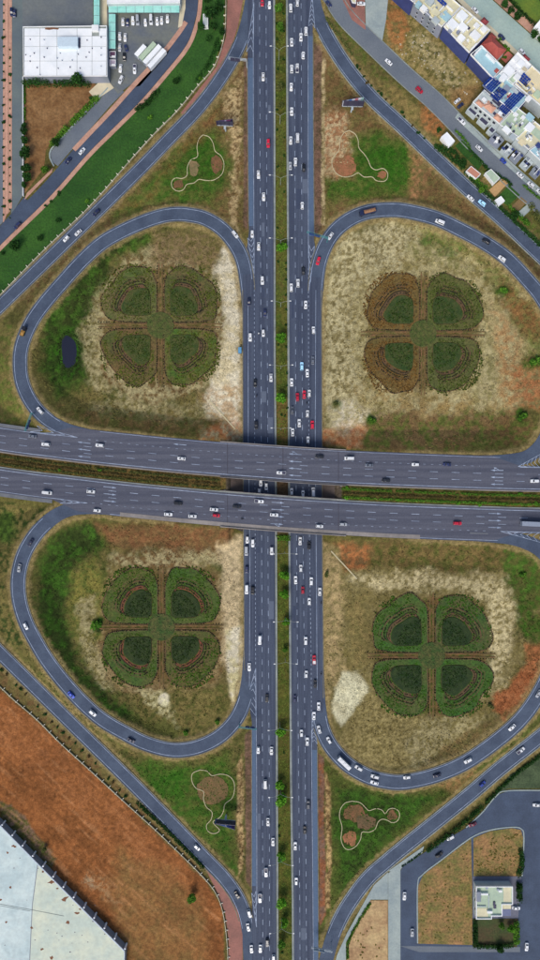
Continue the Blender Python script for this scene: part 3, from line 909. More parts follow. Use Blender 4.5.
def stripe(mb, s, z, w=0.24, dash=None, phase=0.0):
    """painted line along px samples s; dash = (length, period) in px"""
    s = np.asarray(s, float)
    z = np.broadcast_to(z, (len(s),)).astype(float)
    L = np.r_[0, np.cumsum(np.linalg.norm(np.diff(s, axis=0), axis=1))]

    def at(t):
        return np.array([np.interp(t, L, s[:, 0]), np.interp(t, L, s[:, 1])]), np.interp(t, L, z)
    runs = []
    if dash is None:
        runs = [(0, L[-1])]
    else:
        t = phase
        while t < L[-1]:
            runs.append((t, min(t + dash[0], L[-1])))
            t += dash[1]
    for a, b in runs:
        k = max(2, int((b - a) / 5) + 1)
        ts = np.linspace(a, b, k)
        pp = [P(*at(t)[0], float(at(t)[1])) for t in ts]
        p = np.array(pp)
        d = np.gradient(p[:, :2], axis=0)
        d /= np.linalg.norm(d, axis=1)[:, None] + 1e-9
        nr = np.stack([-d[:, 1], d[:, 0]], 1) * w / 2
        left = [(p[i][0] + nr[i][0], p[i][1] + nr[i][1], p[i][2]) for i in range(k)]
        right = [(p[i][0] - nr[i][0], p[i][1] - nr[i][1], p[i][2]) for i in range(k)]
        ribbon(left, right, mb)


def vpath(tab, y0, y1):
    ys = np.arange(y0, y1 + 1, 4.0)
    return np.stack([interp(tab, ys), ys], 1)


# -- the dual carriageway running up the picture
ZM = 0.018
for side, (lt, rt) in (('left', (VLl, VLr)), ('right', (VRl, VRr))):
    ys = np.arange(-60, 1021, 4.0)
    mb = ribbon(lift(np.stack([interp(lt, ys), ys], 1), ZV), lift(np.stack([interp(rt, ys), ys], 1), ZV))
    road = struct('highway_' + side, mb, M_asph_v)
    mk = MB()
    dash = (5.4, 12.4)
    z = ZV + ZM
    if side == 'left':
        a = [(-60, 259.4), (60, 259.7), (300, 260.8), (440, 261.3), (560, 261.7), (660, 262.2), (780, 262.5), (1020, 262.9)]
        b = [(-60, 265.8), (60, 266.2), (300, 267.2), (440, 267.7), (560, 268), (660, 268.5), (780, 269.3), (1020, 269.7)]
        stripe(mk, vpath([(-60, 253), (120, 253.4), (245, 254)], -60, 244), z)
        stripe(mk, vpath([(245, 254), (300, 254.3), (440, 254.7), (560, 255.3), (668, 255.6)], 262, 668), z, dash=(2.2, 4.6))
        stripe(mk, vpath([(245, 248), (440, 248.3), (560, 250), (660, 249.4)], 300, 690), z, w=.22)
        stripe(mk, vpath([(668, 255.8), (780, 256.7), (1020, 257)], 668, 905), z)
        inner = [(y, x - 1.0) for y, x in VLr]
    else:
        a = [(-60, 294), (60, 294.5), (300, 295.5), (440, 295.8), (560, 296.7), (660, 297.5), (780, 298.7), (900, 299.7), (1020, 300.4)]
        b = [(-60, 300.8), (60, 301.3), (300, 302), (440, 302.5), (560, 303.3), (660, 304.2), (780, 305.3), (900, 306.2), (1020, 306.9)]
        stripe(mk, vpath([(-60, 307.4), (60, 308), (260, 308.4)], 30, 260), z)
        stripe(mk, vpath([(260, 308.4), (440, 308.8), (560, 309.7), (660, 311.2), (712, 311.4)], 268, 712), z, dash=(2.2, 4.6))
        stripe(mk, vpath([(260, 316), (440, 315.2), (560, 316.3), (660, 317), (700, 317.4)], 290, 690), z, w=.22)
        stripe(mk, vpath([(712, 311.4), (780, 311.8), (900, 313), (1020, 313.7)], 730, 1020), z)
        inner = [(y, x + 1.0) for y, x in VRl]
    stripe(mk, vpath(a, -60, 1020), z, dash=dash)
    stripe(mk, vpath(b, -60, 1020), z, dash=dash, phase=1.2)
    mk.build('lane_markings', M_paint, road)
    for y0, y1 in ((58, 226), (730, 886)) if side == 'left' else ((36, 236), (750, 1020)):
        lo, hi = (VLl, [(0, 252.6), (120, 253), (226, 253.2), (730, 255.8), (1020, 256.2)]) if side == 'left' else ([(0, 308.5), (240, 308.9), (750, 312.3), (900, 313.5), (1020, 314.2)], VRr)
        ribbon(lift(vpath(lo, y0, y1), ZV + .006), lift(vpath(hi, y0, y1), ZV + .006)).build('hard_shoulder', M_wear, road)
    kb = MB()
    kt = [(y, x + (1.1 if side == 'left' else -1.0)) for y, x in (VLr if side == 'left' else VRl)]
    kerb_along(lift(vpath(kt, -60, 1020), ZV), 1.05, .16, kb)
    kb.build('median_kerb', M_kerb, road)
    kb = MB()
    ot = lt if side == 'left' else rt
    sg = -1 if side == 'left' else 1
    if side == 'left':
        kerb_along(lift(vpath([(y, x - .4) for y, x in ot], 60, 226), ZV), .4, .15, kb)
        kerb_along(lift(vpath([(y, x - .4) for y, x in ot], 290, 672), ZV), .4, .15, kb)
        kerb_along(lift(vpath([(y, x - .4) for y, x in ot], 726, 890), ZV), .4, .15, kb)
    else:
        kerb_along(lift(vpath([(y, x + .4) for y, x in ot], 34, 236), ZV), .4, .15, kb)
        kerb_along(lift(vpath([(y, x + .4) for y, x in ot], 290, 700), ZV), .4, .15, kb)
        kerb_along(lift(vpath([(y, x + .4) for y, x in ot], 746, 925), ZV), .4, .15, kb)
    kb.build('verge_kerb', M_kerbd, road)
    if side == 'left':
        highway_left = road
    else:
        highway_right = road

# -- the overpass carriageways
xs = np.arange(-140, 681, 4.0)
overs = {}
for side, (ft, fb) in (('upper', (HU_top, HU_bot)), ('lower', (HL_top, HL_bot))):
    mb = ribbon(lift(np.stack([xs, ft(xs)], 1), ZH), lift(np.stack([xs, fb(xs)], 1), ZH))
    road = struct('overpass_road_' + side, mb, M_asph_h)
    overs[side] = road
    mk = MB()
    z = ZH + ZM
    if side == 'upper':
        c = lambda o, x0=-140, x1=680: np.stack([np.arange(x0, x1 + 1, 4.0), D1(np.arange(x0, x1 + 1, 4.0)) + o], 1)
        stripe(mk, c(0), z, .24, (8, 21.7), 9)
        stripe(mk, c(-7), z, .2, (8, 21.7), 9)
        stripe(mk, c(7.4), z, .3)
        stripe(mk, c(-14.2, -140, 56), z)
        stripe(mk, c(-14.2, 88, 480), z, .16, (2.5, 8))
        stripe(mk, c(-14.2, 520, 680), z)
        stripe(mk, c(-23.4, 100, 500), z, .2)
    else:
        c = lambda o, x0=-140, x1=680: np.stack([np.arange(x0, x1 + 1, 4.0), E1(np.arange(x0, x1 + 1, 4.0)) + o], 1)
        stripe(mk, c(0), z, .24, (8, 21.7), 12)
        stripe(mk, c(7), z, .2, (8, 21.7), 12)
        stripe(mk, c(-7.4), z, .3)
        stripe(mk, c(14.2, -140, 64), z)
        stripe(mk, c(14.2, 92, 490), z, .16, (2.5, 8))
        stripe(mk, c(14.2, 512, 680), z)
        stripe(mk, c(23.4, 110, 500), z, .24)
    mk.build('lane_markings', M_paint, road)


def arrow(road, px, py, sgn, slope, z, split=False):
    """a straight-ahead arrow, 12 px long, pointing along +x (sgn=1) or -x"""
    mb = MB()
    u = np.array([1, slope]) / math.hypot(1, slope) * sgn
    v = np.array([-u[1], u[0]])

    def q(a, b):
        r = np.array([px, py]) + u * a + v * b
        return P(r[0], r[1], z)
    mb.add([q(-6.5, -.28), q(2.2, -.28), q(2.2, .28), q(-6.5, .28)], [(0, 1, 2, 3)])
    mb.add([q(2.2, -.95), q(6.5, 0), q(2.2, .95)], [(0, 1, 2)])
    if split:
        mb.add([q(-2.5, .3), q(-1.7, .3), q(1.5, 2.0), q(.9, 2.2)], [(0, 1, 2, 3)])
        mb.add([q(.2, 2.6), q(3.4, 2.8), q(2.2, 1.2)], [(0, 1, 2)])
    for i, f in enumerate(mb.f):
        a, b, c = [mb.v[k] for k in f[:3]]
        if not _ccw(a, b, c):
            mb.f[i] = f[::-1]
    mb.build('direction_arrow', M_paint, road)


zA = ZH + 0.022
for o in (3.5, -3.5, -10.5):
    arrow(overs['upper'], 84, D1(84) + o, -1, .12, zA)
    arrow(overs['upper'], 295, D1(295) + o, -1, .07, zA)
    arrow(overs['upper'], 497, D1(497) + o, -1, .02, zA, split=(o == -10.5))
arrow(overs['upper'], 180, D1(180) - 18.5, -1, .09, zA)
arrow(overs['upper'], 295, D1(295) - 17.8, -1, .07, zA, True)
for o in (-3.5, 3.5, 10.5):
    arrow(overs['lower'], 110, E1(110) + o, 1, .11, zA)
    arrow(overs['lower'], 278, E1(278) + o, 1, .07, zA)
    arrow(overs['lower'], 495, E1(495) + o, 1, .03, zA)
arrow(overs['lower'], 277, E1(277) + 18.0, 1, .07, zA, True)

# repaired patches in the surfaces, each a thin skin of newer or older asphalt
M_patch = mat('asphalt_repair', lin(58, 68, 90), .12, 1.2, .9)
M_patch2 = mat('asphalt_faded', lin(92, 102, 120), .12, 1.2, .9)
rp_ = random.Random(8)
for k in range(16):
    py = rp_.choice([rp_.uniform(10, 430), rp_.uniform(545, 950)])
    left = rp_.random() < .5
    cx = float(interp(VLr, py)) - rp_.choice([4, 10.3, 16.7]) if left else float(interp(VRl, py)) + rp_.choice([3.5, 10, 16.5])
    ln, w = rp_.uniform(6, 26), rp_.choice([1.3, 2.6])
    mb = MB().prism([P2(x, y, ZV) for x, y in rect(cx - w, py, cx + w, py + ln)], ZV + .004, ZV + .008 + .0005 * k)
    mb.build('asphalt_patch', M_patch if rp_.random() < .6 else M_patch2, highway_left if left else highway_right)

# -- loops and outer slip roads
loop_names = ['upper left', 'upper right', 'lower left', 'lower right']
loop_objs = []
for k, (nm, s, z, hws) in enumerate(_road_paths):
    zz = z - (0.012 if k < 4 else 0)
    L, R = offset_path(s, -hws), offset_path(s, hws)
    road = struct(nm, ribbon(lift(L, zz), lift(R, zz)), M_asph_l)
    loop_objs.append(road)
    mk = MB()
    n = len(s)
    zmk = zz + ZM
    if k < 4:
        # solid lines near both edges, between the merges
        i0, i1 = {0: (30, n - 26), 1: (30, n - 34), 2: (34, n - 28), 3: (38, n - 32)}[k]
        for sg, o in ((-1, 1.6), (1, 1.6)):
            stripe(mk, offset_path(s, sg * (hws - o))[i0:i1], zmk[i0:i1], .24)
        kb = MB()
        for sg in (-1, 1):
            kerb_along(lift(offset_path(s, sg * (hws + .35)), zz)[i0 + 2:i1 - 2], .4, .15, kb)
        kb.build('kerb', M_kerbd, road)
    else:
        i0, i1 = {4: (24, n), 5: (20, n), 6: (0, n - 22), 7: (20, n)}[k]
        stripe(mk, offset_path(s, -(hws - 1.5))[i0:i1], zmk[i0:i1], .22)
        stripe(mk, offset_path(s, (hws - 1.5))[i0:i1], zmk[i0:i1], .22)
        kb = MB()
        for sg in (-1, 1):
            kerb_along(lift(offset_path(s, sg * (hws + .4)), zz)[i0 + 2:i1 - 2], .5, .16, kb)
        kb.build('kerb', M_kerb if k in (5, 7) else M_kerbd, road)
    mk.build('lane_markings', M_paint, road)


def gore(road, tip, a, b, n, z, w=.22, chev=True, outline=True):
    """hatched nose between two diverging edges"""
    mb = MB()
    tip, a, b = np.array(tip, float), np.array(a, float), np.array(b, float)
    if outline:
        stripe(mb, np.array([tip, (tip + a) / 2, a]), z, .22)
        stripe(mb, np.array([tip, (tip + b) / 2, b]), z, .22)
    for i in range(1, n + 1):
        t = i / n
        t2 = min(1, t + .5 / n)
        m0 = tip + ((a + b) / 2 - tip) * max(0, t - .8 / n)
        stripe(mb, np.array([tip + (a - tip) * t, m0]), z + .004, w)
        stripe(mb, np.array([m0, tip + (b - tip) * t]), z + .008, w)
    return mb.build('gore_hatching', M_paint, road)


zv = ZV + .03
gore(highway_left, (254, 2), (246.5, 52), (253.2, 52), 6, zv)
gore(highway_right, (312, -6), (308.6, 26), (315, 28), 7, zv)
gore(highway_left, (254.2, 275), (247.5, 238), (254, 236), 7, zv)
gore(highway_right, (308.8, 292), (309, 245), (314.5, 246), 7, zv)
gore(highway_left, (255.7, 668), (244, 712), (255.8, 716), 7, zv)
gore(highway_right, (311.8, 712), (312.3, 742), (317.2, 744), 8, zv)
gore(highway_left, (256.6, 928), (251.5, 893), (256, 891), 6, zv)
zg = ZH + .03
gore(overs['upper'], (78, 437.6), (37, 426), (30, 431.6), 4, zg)
gore(overs['lower'], (88, 503), (60, 503.4), (60, 499.2), 4, zg)
gore(overs['upper'], (518, 466.6), (548, 450), (552, 467.8), 8, zg)
gore(overs['lower'], (500, 531.2), (550, 545), (552, 533), 8, zg)

# ------------------------------------------------------------------ the bridge over the highway
bridge = empty('road_bridge', P(283, 490, 0), 'concrete road bridge carrying the overpass across the highway', 'bridge')


def hstrip(f0, f1, x0, x1, z0, z1, step=6.0):
    """solid strip between two curves of x, in world metres"""
    x = np.arange(x0, x1 + .1, step)
    a = [P2(i, f0(i), z1) for i in x]
    b = [P2(i, f1(i), z1) for i in x]
    mb = MB()
    n = len(x)
    vs = [(p[0], p[1], z0) for p in a] + [(p[0], p[1], z1) for p in a] + [(p[0], p[1], z1) for p in b] + [(p[0], p[1], z0) for p in b]
    fs = []
    for i in range(n - 1):
        for r in range(4):
            r2 = (r + 1) % 4
            fs.append((r * n + i, r * n + i + 1, r2 * n + i + 1, r2 * n + i))
    fs += [(0, n, 2 * n, 3 * n), (n - 1, 4 * n - 1, 3 * n - 1, 2 * n - 1)]
    return mb.add(vs, fs)


BX0, BX1 = 226, 340
M_darkj = mat('joint_rubber', lin(62, 62, 74), .1, 1, .8)
hstrip(lambda x: HU_top(x) - .8, lambda x: HU_bot(x) + 1.7, BX0, BX1, ZH - 2.3, ZH - .06).build('deck', M_conc, bridge)
hstrip(lambda x: HL_top(x) - 1.5, lambda x: HL_bot(x) + .9, BX0, BX1, ZH - 2.3, ZH - .06).build('deck', M_conc, bridge)
for f0, f1 in ((lambda x: HU_top(x) - .9, lambda x: HU_top(x) - .1), (lambda x: HL_bot(x) + .1, lambda x: HL_bot(x) + 1.0),
               (lambda x: HU_bot(x) + 1.4, lambda x: HU_bot(x) + 1.95), (lambda x: HL_top(x) - 1.75, lambda x: HL_top(x) - 1.2)):
    hstrip(f0, f1, BX0 - 6, BX1 + 6, ZH - 1.0, ZH + .85).build('parapet', M_conc, bridge)
M_pave = mat('slope_paving', lin(92, 80, 74), .15, .9, .9, .2, col2=lin(78, 70, 66), scale2=.2)
for x0, x1 in ((226.5, 243), (339.5, 322.5)):
    # paved slope under each end of the decks
    a, b = [P(x0, HU_top(x0) + 2, ZH - .9), P(x0, HL_bot(x0) - 2, ZH - .9)], [P(x1, 446, .1), P(x1, 532, .1)]
    sgn = 1 if x0 < x1 else -1
    mb = MB()
    mb.add([a[0], b[0], b[1], a[1]], [(3, 2, 1, 0) if sgn > 0 else (0, 1, 2, 3)])
    mb.build('abutment_slope', M_pave, bridge)
    mb = MB()
    for yy0, yy1 in ((HU_top(x0) - .5, HL_bot(x0) + .5),):
        c0, c1 = P(x0, yy0, ZH - .2), P(x0, yy1, ZH - .2)
        mb.box(((c0[0] + c1[0]) / 2 - sgn * .9, (c0[1] + c1[1]) / 2, ZH - 1.6), (1.2, abs(c0[1] - c1[1]), 3.0))
    mb.build('abutment_wall', M_conc, bridge)
for yy in (450, 463, 475, 505, 517, 528):
    mb = MB()
    c = P(282.6, yy, 2.5)
    mb.tube((c[0], c[1], -.2), (c[0], c[1], ZH - 1.5), .6, .6, 10)
    mb.build('pier', M_conc, bridge)
mb = MB()
for y0, y1 in ((449, 482), (497, 532)):
    a, b = P(282.6, y0, ZH - 1.5), P(282.6, y1, ZH - 1.5)
    mb.box((a[0], (a[1] + b[1]) / 2, ZH - 2.6), (1.5, abs(a[1] - b[1]), .9))
mb.build('pier_cap', M_conc, bridge)

for x in (227.5, 283, 338.5):
    for f0, f1 in ((HU_top, HU_bot), (HL_top, HL_bot)):
        hstrip(lambda a: f0(a) + .3, lambda a: f1(a) - .3, x - .35, x + .35, ZH, ZH + .012, .7).build('expansion_joint', M_darkj, bridge)
# concrete strips along the overpass, on the embankments
walkU = struct('overpass_verge_upper', hstrip(lambda x: HU_bot(x) + .1, lambda x: HU_bot(x) + 1.3, -140, 680, ZH - .3, ZH + .16), M_conc)
walkL = struct('overpass_verge_lower', hstrip(lambda x: HL_bot(x) - 4.2, lambda x: HL_bot(x) - .2, 120, 420, ZH - .3, ZH + .12), M_conc)
struct('overpass_kerb', hstrip(lambda x: HL_top(x) - 1.1, lambda x: HL_top(x) - .1, -140, 680, ZH - .3, ZH + .16), M_kerb)
M_shoulder = mat('paved_shoulder', lin(112, 116, 122), .14, 1.0, .9, col2=lin(98, 102, 108), scale2=.1)
struct('road_shoulder', hstrip(lambda x: E1(x) + 15.6, lambda x: E1(x) + 19.2, -140, 56, ZH - .3, ZH + .02), M_shoulder)
struct('road_shoulder', hstrip(lambda x: D1(x) - 19.0, lambda x: D1(x) - 15.6, -140, 40, ZH - .3, ZH + .02), M_shoulder)
struct('road_shoulder', hstrip(lambda x: E1(x) + 16.4, lambda x: E1(x) + 17.4, 470, 490, ZH - .3, ZH + .021), M_shoulder)

# ------------------------------------------------------------------ paved and planted places: sheets lying on the ground
def sheet(name, poly, z, m, label=None, parent=None, thick=.25, smooth=0):
    if smooth:
        pts, _ = spline(list(poly) + [poly[0]], smooth)
        poly = [tuple(p) for p in pts[:-1]]
    mb = MB().prism([P2(x, y, 0) for x, y in poly], z - thick, z)
    return struct(name, mb, m, parent)


def path_sheet(name, pts, hw, z, m, thick=.25):
    s, _ = spline(pts, 4)
    L, R = offset_path(s, -np.broadcast_to(hw, (len(s),)).astype(float)), offset_path(s, np.broadcast_to(hw, (len(s),)).astype(float))
    mb = MB()
    n = len(s)
    l3, r3 = lift(L, 0), lift(R, 0)
    l3, r3 = [(a, b, z) for a, b, _ in l3], [(a, b, z) for a, b, _ in r3]
    ribbon(l3, r3, mb)
    ribbon([(a, b, z - thick) for a, b, _ in l3], l3, mb)
    ribbon([(a, b, z - thick) for a, b, _ in r3], r3, mb)
    return struct(name, mb, m)


M_lawn = mat('mown_lawn', lin(32, 74, 18), .4, .9, .95, .5, col2=lin(50, 92, 26), scale2=.05)
M_lawn2 = mat('park_lawn', lin(104, 124, 40), .25, 1.0, .95, .4, col2=lin(80, 112, 40), scale2=.08)
M_pink = mat('pink_paving', lin(196, 154, 132), .15, 1.5, .9, .1, col2=lin(176, 134, 116), scale2=.2)
M_pink2 = mat('red_block_paving', lin(158, 108, 96), .18, 1.5, .9, .1, col2=lin(136, 96, 86), scale2=.12)
M_pale = mat('pale_concrete', lin(160, 172, 168), .12, .8, .9, .05, col2=lin(140, 154, 156), scale2=.08)
M_cream = mat('cream_paving', lin(216, 206, 176), .1, .8, .9, col2=lin(196, 186, 158), scale2=.1)
M_dirt = mat('brown_dirt', lin(112, 78, 42), .4, .7, .95, .5, col2=lin(142, 108, 68), scale2=.12)
M_sandlot = mat('sandy_soil', lin(190, 164, 118), .3, .6, .95, .4, col2=lin(160, 128, 92), scale2=.1)
M_lot = mat('dry_lot', lin(152, 116, 74), .5, .8, .95, .5, col2=lin(108, 104, 52), scale2=.12)
M_yard = mat('yard_asphalt', lin(110, 116, 116), .12, .6, .9, .1, col2=lin(96, 104, 112), scale2=.05)
M_carpark = mat('car_park_asphalt', lin(96, 104, 114), .12, .6, .9, .1, col2=lin(116, 120, 112), scale2=.06)
M_street = mat('pale_street', lin(168, 188, 178), .1, .8, .9, .05, col2=lin(150, 174, 170), scale2=.06)
M_hedgesoil = mat('planting_soil', lin(60, 62, 34), .4, 1.2, .95, .5, col2=lin(84, 70, 44), scale2=.2)

# ---- upper left corner
lawn_edge_fence = [(226, -40), (226, 0), (224.5, 36), (215, 66), (197, 88), (177, 112), (157, 132), (135, 156), (90, 207), (45, 250), (0, 296), (-60, 355)]
TLROAD = [(192, -50), (191.5, 0), (189, 18), (181, 41), (160, 68), (135, 97), (108, 124), (82, 150), (44, 193), (0, 236), (-60, 297)]
hwT = 6.6
path_sheet('lane_beside_lawn', TLROAD, hwT, .1, M_asph_d)
s_, _ = spline(TLROAD, 4)
right_edge = offset_path(s_, -(hwT + 0.2))          # lawn side
if right_edge[20, 0] < s_[20, 0]:
    right_edge = offset_path(s_, hwT + 0.2)
    lawn_side = 1
else:
    lawn_side = -1
path_sheet('pavement_along_lawn', [tuple(p) for p in offset_path(s_, lawn_side * (hwT + 2.4))[::3]], 2.0, .17, M_pink)
lawn_poly = [tuple(p) for p in offset_path(s_, lawn_side * (hwT + 4.5))[::2]] + [(x - 1.2, y) for x, y in lawn_edge_fence[::-1]]
lawn = sheet('lawn', lawn_poly, .06, M_lawn)
# pavement island and second lane on the car park side
path_sheet('pavement_island', [(186, 22), (178, 34), (160, 57), (135, 84), (110, 112), (90, 133), (74, 150)], 2.3, .18, M_pink)
sheet('service_lane', [(116, 84), (124, 92), (110, 106), (78, 143), (68, 154), (58, 166), (52, 162), (50, 153), (58, 143), (86, 114), (108, 90)], .07, M_asph_s)
struct('service_lane_kerb', hk := MB(), M_pale) if False else None
kb = MB()
kerb_along([P(x, y, .1)[:2] + (.1,) for x, y in spline([(108, 88), (86, 112), (60, 140), (51, 150), (50, 158), (54, 166)], 3)[0]], .7, .35, kb)
struct('service_lane_kerb', kb, M_pale)
sheet('side_lane', [(11.5, -40), (22.5, -40), (22.5, 196), (11, 216)], .07, mat('side_lane_asphalt', lin(104, 116, 116), .1, .8, .9, .1, col2=lin(92, 104, 112), scale2=.05))
sheet('side_lane_mouth', [(11, 214), (24, 197), (30, 203), (14, 222), (0, 232), (0, 226)], .075, M_asph_d)
sheet('pavement_strip', [(3.2, -40), (7.1, -40), (7.1, 214), (4, 222), (3, 222)], .16, M_pink)
sheet('pavement_strip', [(8.1, -40), (12, -40), (12, 208), (8.1, 214)], .165, M_pink)
sheet('pavement_divider', [(7.1, -40), (8.1, -40), (8.1, 214), (7.1, 214)], .42, mat('salmon_wall', lin(206, 162, 140), .1, 1, .9))
sheet('outer_lane', [(-60, -40), (3.2, -40), (3.0, 222), (-60, 282)], .06, M_asph_s)
sheet('pavement_corner', [(24.5, 200), (52, 172), (53, 168), (27, 193)], .17, M_pink)
sheet('yard', [(22.5, -60), (93, -60), (93, 27), (22.5, 27)], .08, M_yard)
sheet('cream_strip', [(100, -60), (107, -60), (107, 30), (100, 30)], .09, M_cream)
sheet('dirt_lot', [(23.6, 80), (92, 80), (100, 90), (72, 118), (46, 150), (44, 168), (24.5, 194)], .05, M_dirt)
sheet('cream_terrace', [(89, 92), (105, 77), (114, 88), (96, 100)], .3, M_cream)
sheet('car_park', [(107, 10), (184, 8), (183, 26), (174, 40), (133, 83), (118, 94), (107, 80)], .075, M_carpark)
sheet('cream_verge', [(180, -40), (186, -40), (185.5, 8), (182, 26), (178, 28), (180, 10)], .19, M_cream)
sheet('verge_paving', [(182, 27), (186, 22), (166, 56), (140, 86), (132, 88), (158, 58)], .1, M_pink)

# ---- upper right corner
URLANE = [(290, -60), (312, -28), (331, -4), (346, 18), (372, 44), (405, 75.5), (432, 99), (453, 120), (474, 142.5), (500, 167.5), (524, 190), (545, 208), (620, 276)]
path_sheet('residential_lane', URLANE, [9.0], .09, M_asph_s)
s_u, _ = spline(URLANE, 4)
kb = MB()
for sg in (-1, 1):
    kerb_along([(*P2(a, b), .09) for a, b in offset_path(s_u, np.full(len(s_u), sg * 9.2))[18:]], .45, .14, kb)
struct('residential_kerb', kb, M_kerb)
sheet('forecourt', [(364, -40), (392, -40), (386, 20), (381, 48), (366, 32)], .06, M_pale)
sheet('parking_forecourt', [(333, -20), (364, -20), (365.5, 30), (352, 20)], .13, M_pink2)
TRST = [(420, -50), (462, -13), (476, 0), (509, 30), (541, 59), (620, 132)]
path_sheet('terrace_street', TRST, [11.0], .08, M_street)
path_sheet('pavement_by_park', [(455, -42), (492, -8), (516, 14), (548, 43), (600, 92)], [4.4], .16, M_pink)
path_sheet('pavement_by_houses', [(448, -12), (466, 6), (499, 37), (530, 66), (560, 94)], [2.2], .15, M_cream)
sheet('park_lawn', [(500, -40), (600, -40), (600, 70), (545, 28), (519, 9), (498, -12)], .07, M_lawn2)
sheet('house_pavement', [(458, 113), (474, 127), (498, 150), (522, 172), (560, 206), (556, 210), (519, 177), (495, 155), (470, 132), (455, 118)], .17, M_pale)

# ---- lower right corner
sheet('junction_asphalt', [(398.5, 1010), (398.5, 875), (403, 866), (430, 849), (466, 828), (482, 813), (497, 795), (508, 791), (640, 791), (640, 1010)], .06, M_asph_d, smooth=0)
sheet('footpath', [(388.2, 1010), (388.2, 873), (398, 866), (400.4, 866), (400.4, 1010)], .17, M_pale)
sheet('concrete_apron', [(388, 872), (374, 885), (367, 897), (367, 899.5), (388, 899.5)], .1, M_pale)
sheet('concrete_apron', [(330, 985), (337, 955), (347, 933), (367, 897), (371, 899), (346, 942), (346, 985)], .105, M_pale)
sheet('concrete_apron', [(388.2, 871), (408, 857), (424, 846), (422, 853), (403, 866), (398.5, 872)], .16, M_pale)
sheet('sandy_plot', [(346.6, 985), (346.6, 942), (369, 900.4), (387.8, 900.4), (387.8, 985)], .06, M_sandlot)
sheet('dry_plot', [(418, 943.5), (418, 886), (423, 875), (441, 861), (471, 838.5), (472, 876), (472.5, 945)], .13, M_lot)
sheet('dry_plot', [(473.4, 838), (490, 831), (512, 828), (521, 830), (523, 838), (521.5, 876), (473.4, 876)], .13, M_lot)
kb = MB()
kp = spline([(417.5, 943), (417.5, 886), (422.5, 874.5), (441, 860), (471, 837.5), (490, 830), (512, 827), (521.5, 829), (523.8, 838), (522, 876)], 3)[0]
kerb_along([P(x, y, 0)[:2] + (.1,) for x, y in kp], .6, .16, kb)
struct('plot_kerb', kb, M_pale)
kb = MB()
kerb_along([P(x, y, 0)[:2] + (.1,) for x, y in spline([(466, 827.5), (482, 812.5), (496, 796), (508, 790.6), (560, 790.4)], 3)[0]], .6, .16, kb)
struct('junction_kerb', kb, M_pale)
sheet('weedy_bank', [(485, 806), (496, 793.5), (508, 788.5), (600, 788), (600, 735), (548, 752), (510, 775)], .05, mat('weedy_bank', lin(76, 92, 62), .4, 1.0, .95, .6, col2=lin(56, 72, 46), scale2=.15))
sheet('plot_lane', [(400, 946), (520, 947), (520, 952), (419, 952)], .065, M_asph_s)
sheet('grey_yard', [(472.8, 876.3), (521.5, 876.3), (518, 918), (472.8, 918)], .14, mat('grey_yard', lin(106, 108, 122), .12, .8, .9))
sheet('house_garden', [(472.8, 918.5), (518, 918.5), (517, 947), (472.8, 947)], .12, mat('garden_grass', lin(58, 74, 34), .35, 1, .95, .4, col2=lin(76, 64, 40), scale2=.12))

# ---- lower left and upper slip roads: block paving between fence and slip road
sheet('block_paving', [(227.5, -40), (227.5, 0), (226, 37), (216.5, 67), (199, 89.5), (181, 113), (184, 115), (203, 91.5), (221, 67), (231, 48), (238, 26), (243, 0), (243, -40)], .1, M_pink2)
sheet('block_paving', [(206, 869.5), (214, 877), (228, 893.5), (238.5, 912), (242.5, 935), (243, 1010), (229, 1010), (228.5, 940), (225, 912), (217, 892)], .1, M_pink2)

# pond
pond_m = bpy.data.materials.new('pond_water')
pond_m.use_nodes = True
pb = pond_m.node_tree.nodes['Principled BSDF']
pb.inputs['Base Color'].default_value = (*lin(26, 30, 48), 1)
pb.inputs['Roughness'].default_value = .35
nz = pond_m.node_tree.nodes.new('ShaderNodeTexNoise')
nz.inputs['Scale'].default_value = .8
bp = pond_m.node_tree.nodes.new('ShaderNodeBump')
bp.inputs['Strength'].default_value = .15
pond_m.node_tree.links.new(nz.outputs['Fac'], bp.inputs['Height'])
pond_m.node_tree.links.new(bp.outputs[0], pb.inputs['Normal'])
pz = max(ground_at(a, b)[2] for a, b in ((66, 338), (68, 350), (72, 362), (62, 350), (75, 350))) + .06
pp = [(61.5, 346), (62.5, 338), (66, 335.5), (70, 337), (75, 342), (76.5, 350), (76, 360), (73, 366), (67, 368), (63, 364), (62.5, 356)]
pp = [tuple(p) for p in spline(pp + [pp[0]], 1.5)[0][:-1]]
pond = struct('pond', MB().prism([P2(x, y, pz) for x, y in pp], pz - .6, pz), pond_m)

# ------------------------------------------------------------------ boundary fences with posts
M_post = mat('fence_post', lin(222, 218, 198), .12, 1, .8)
M_wall = mat('boundary_wall', lin(190, 184, 160), .15, .8, .85, col2=lin(160, 154, 130), scale2=.2)


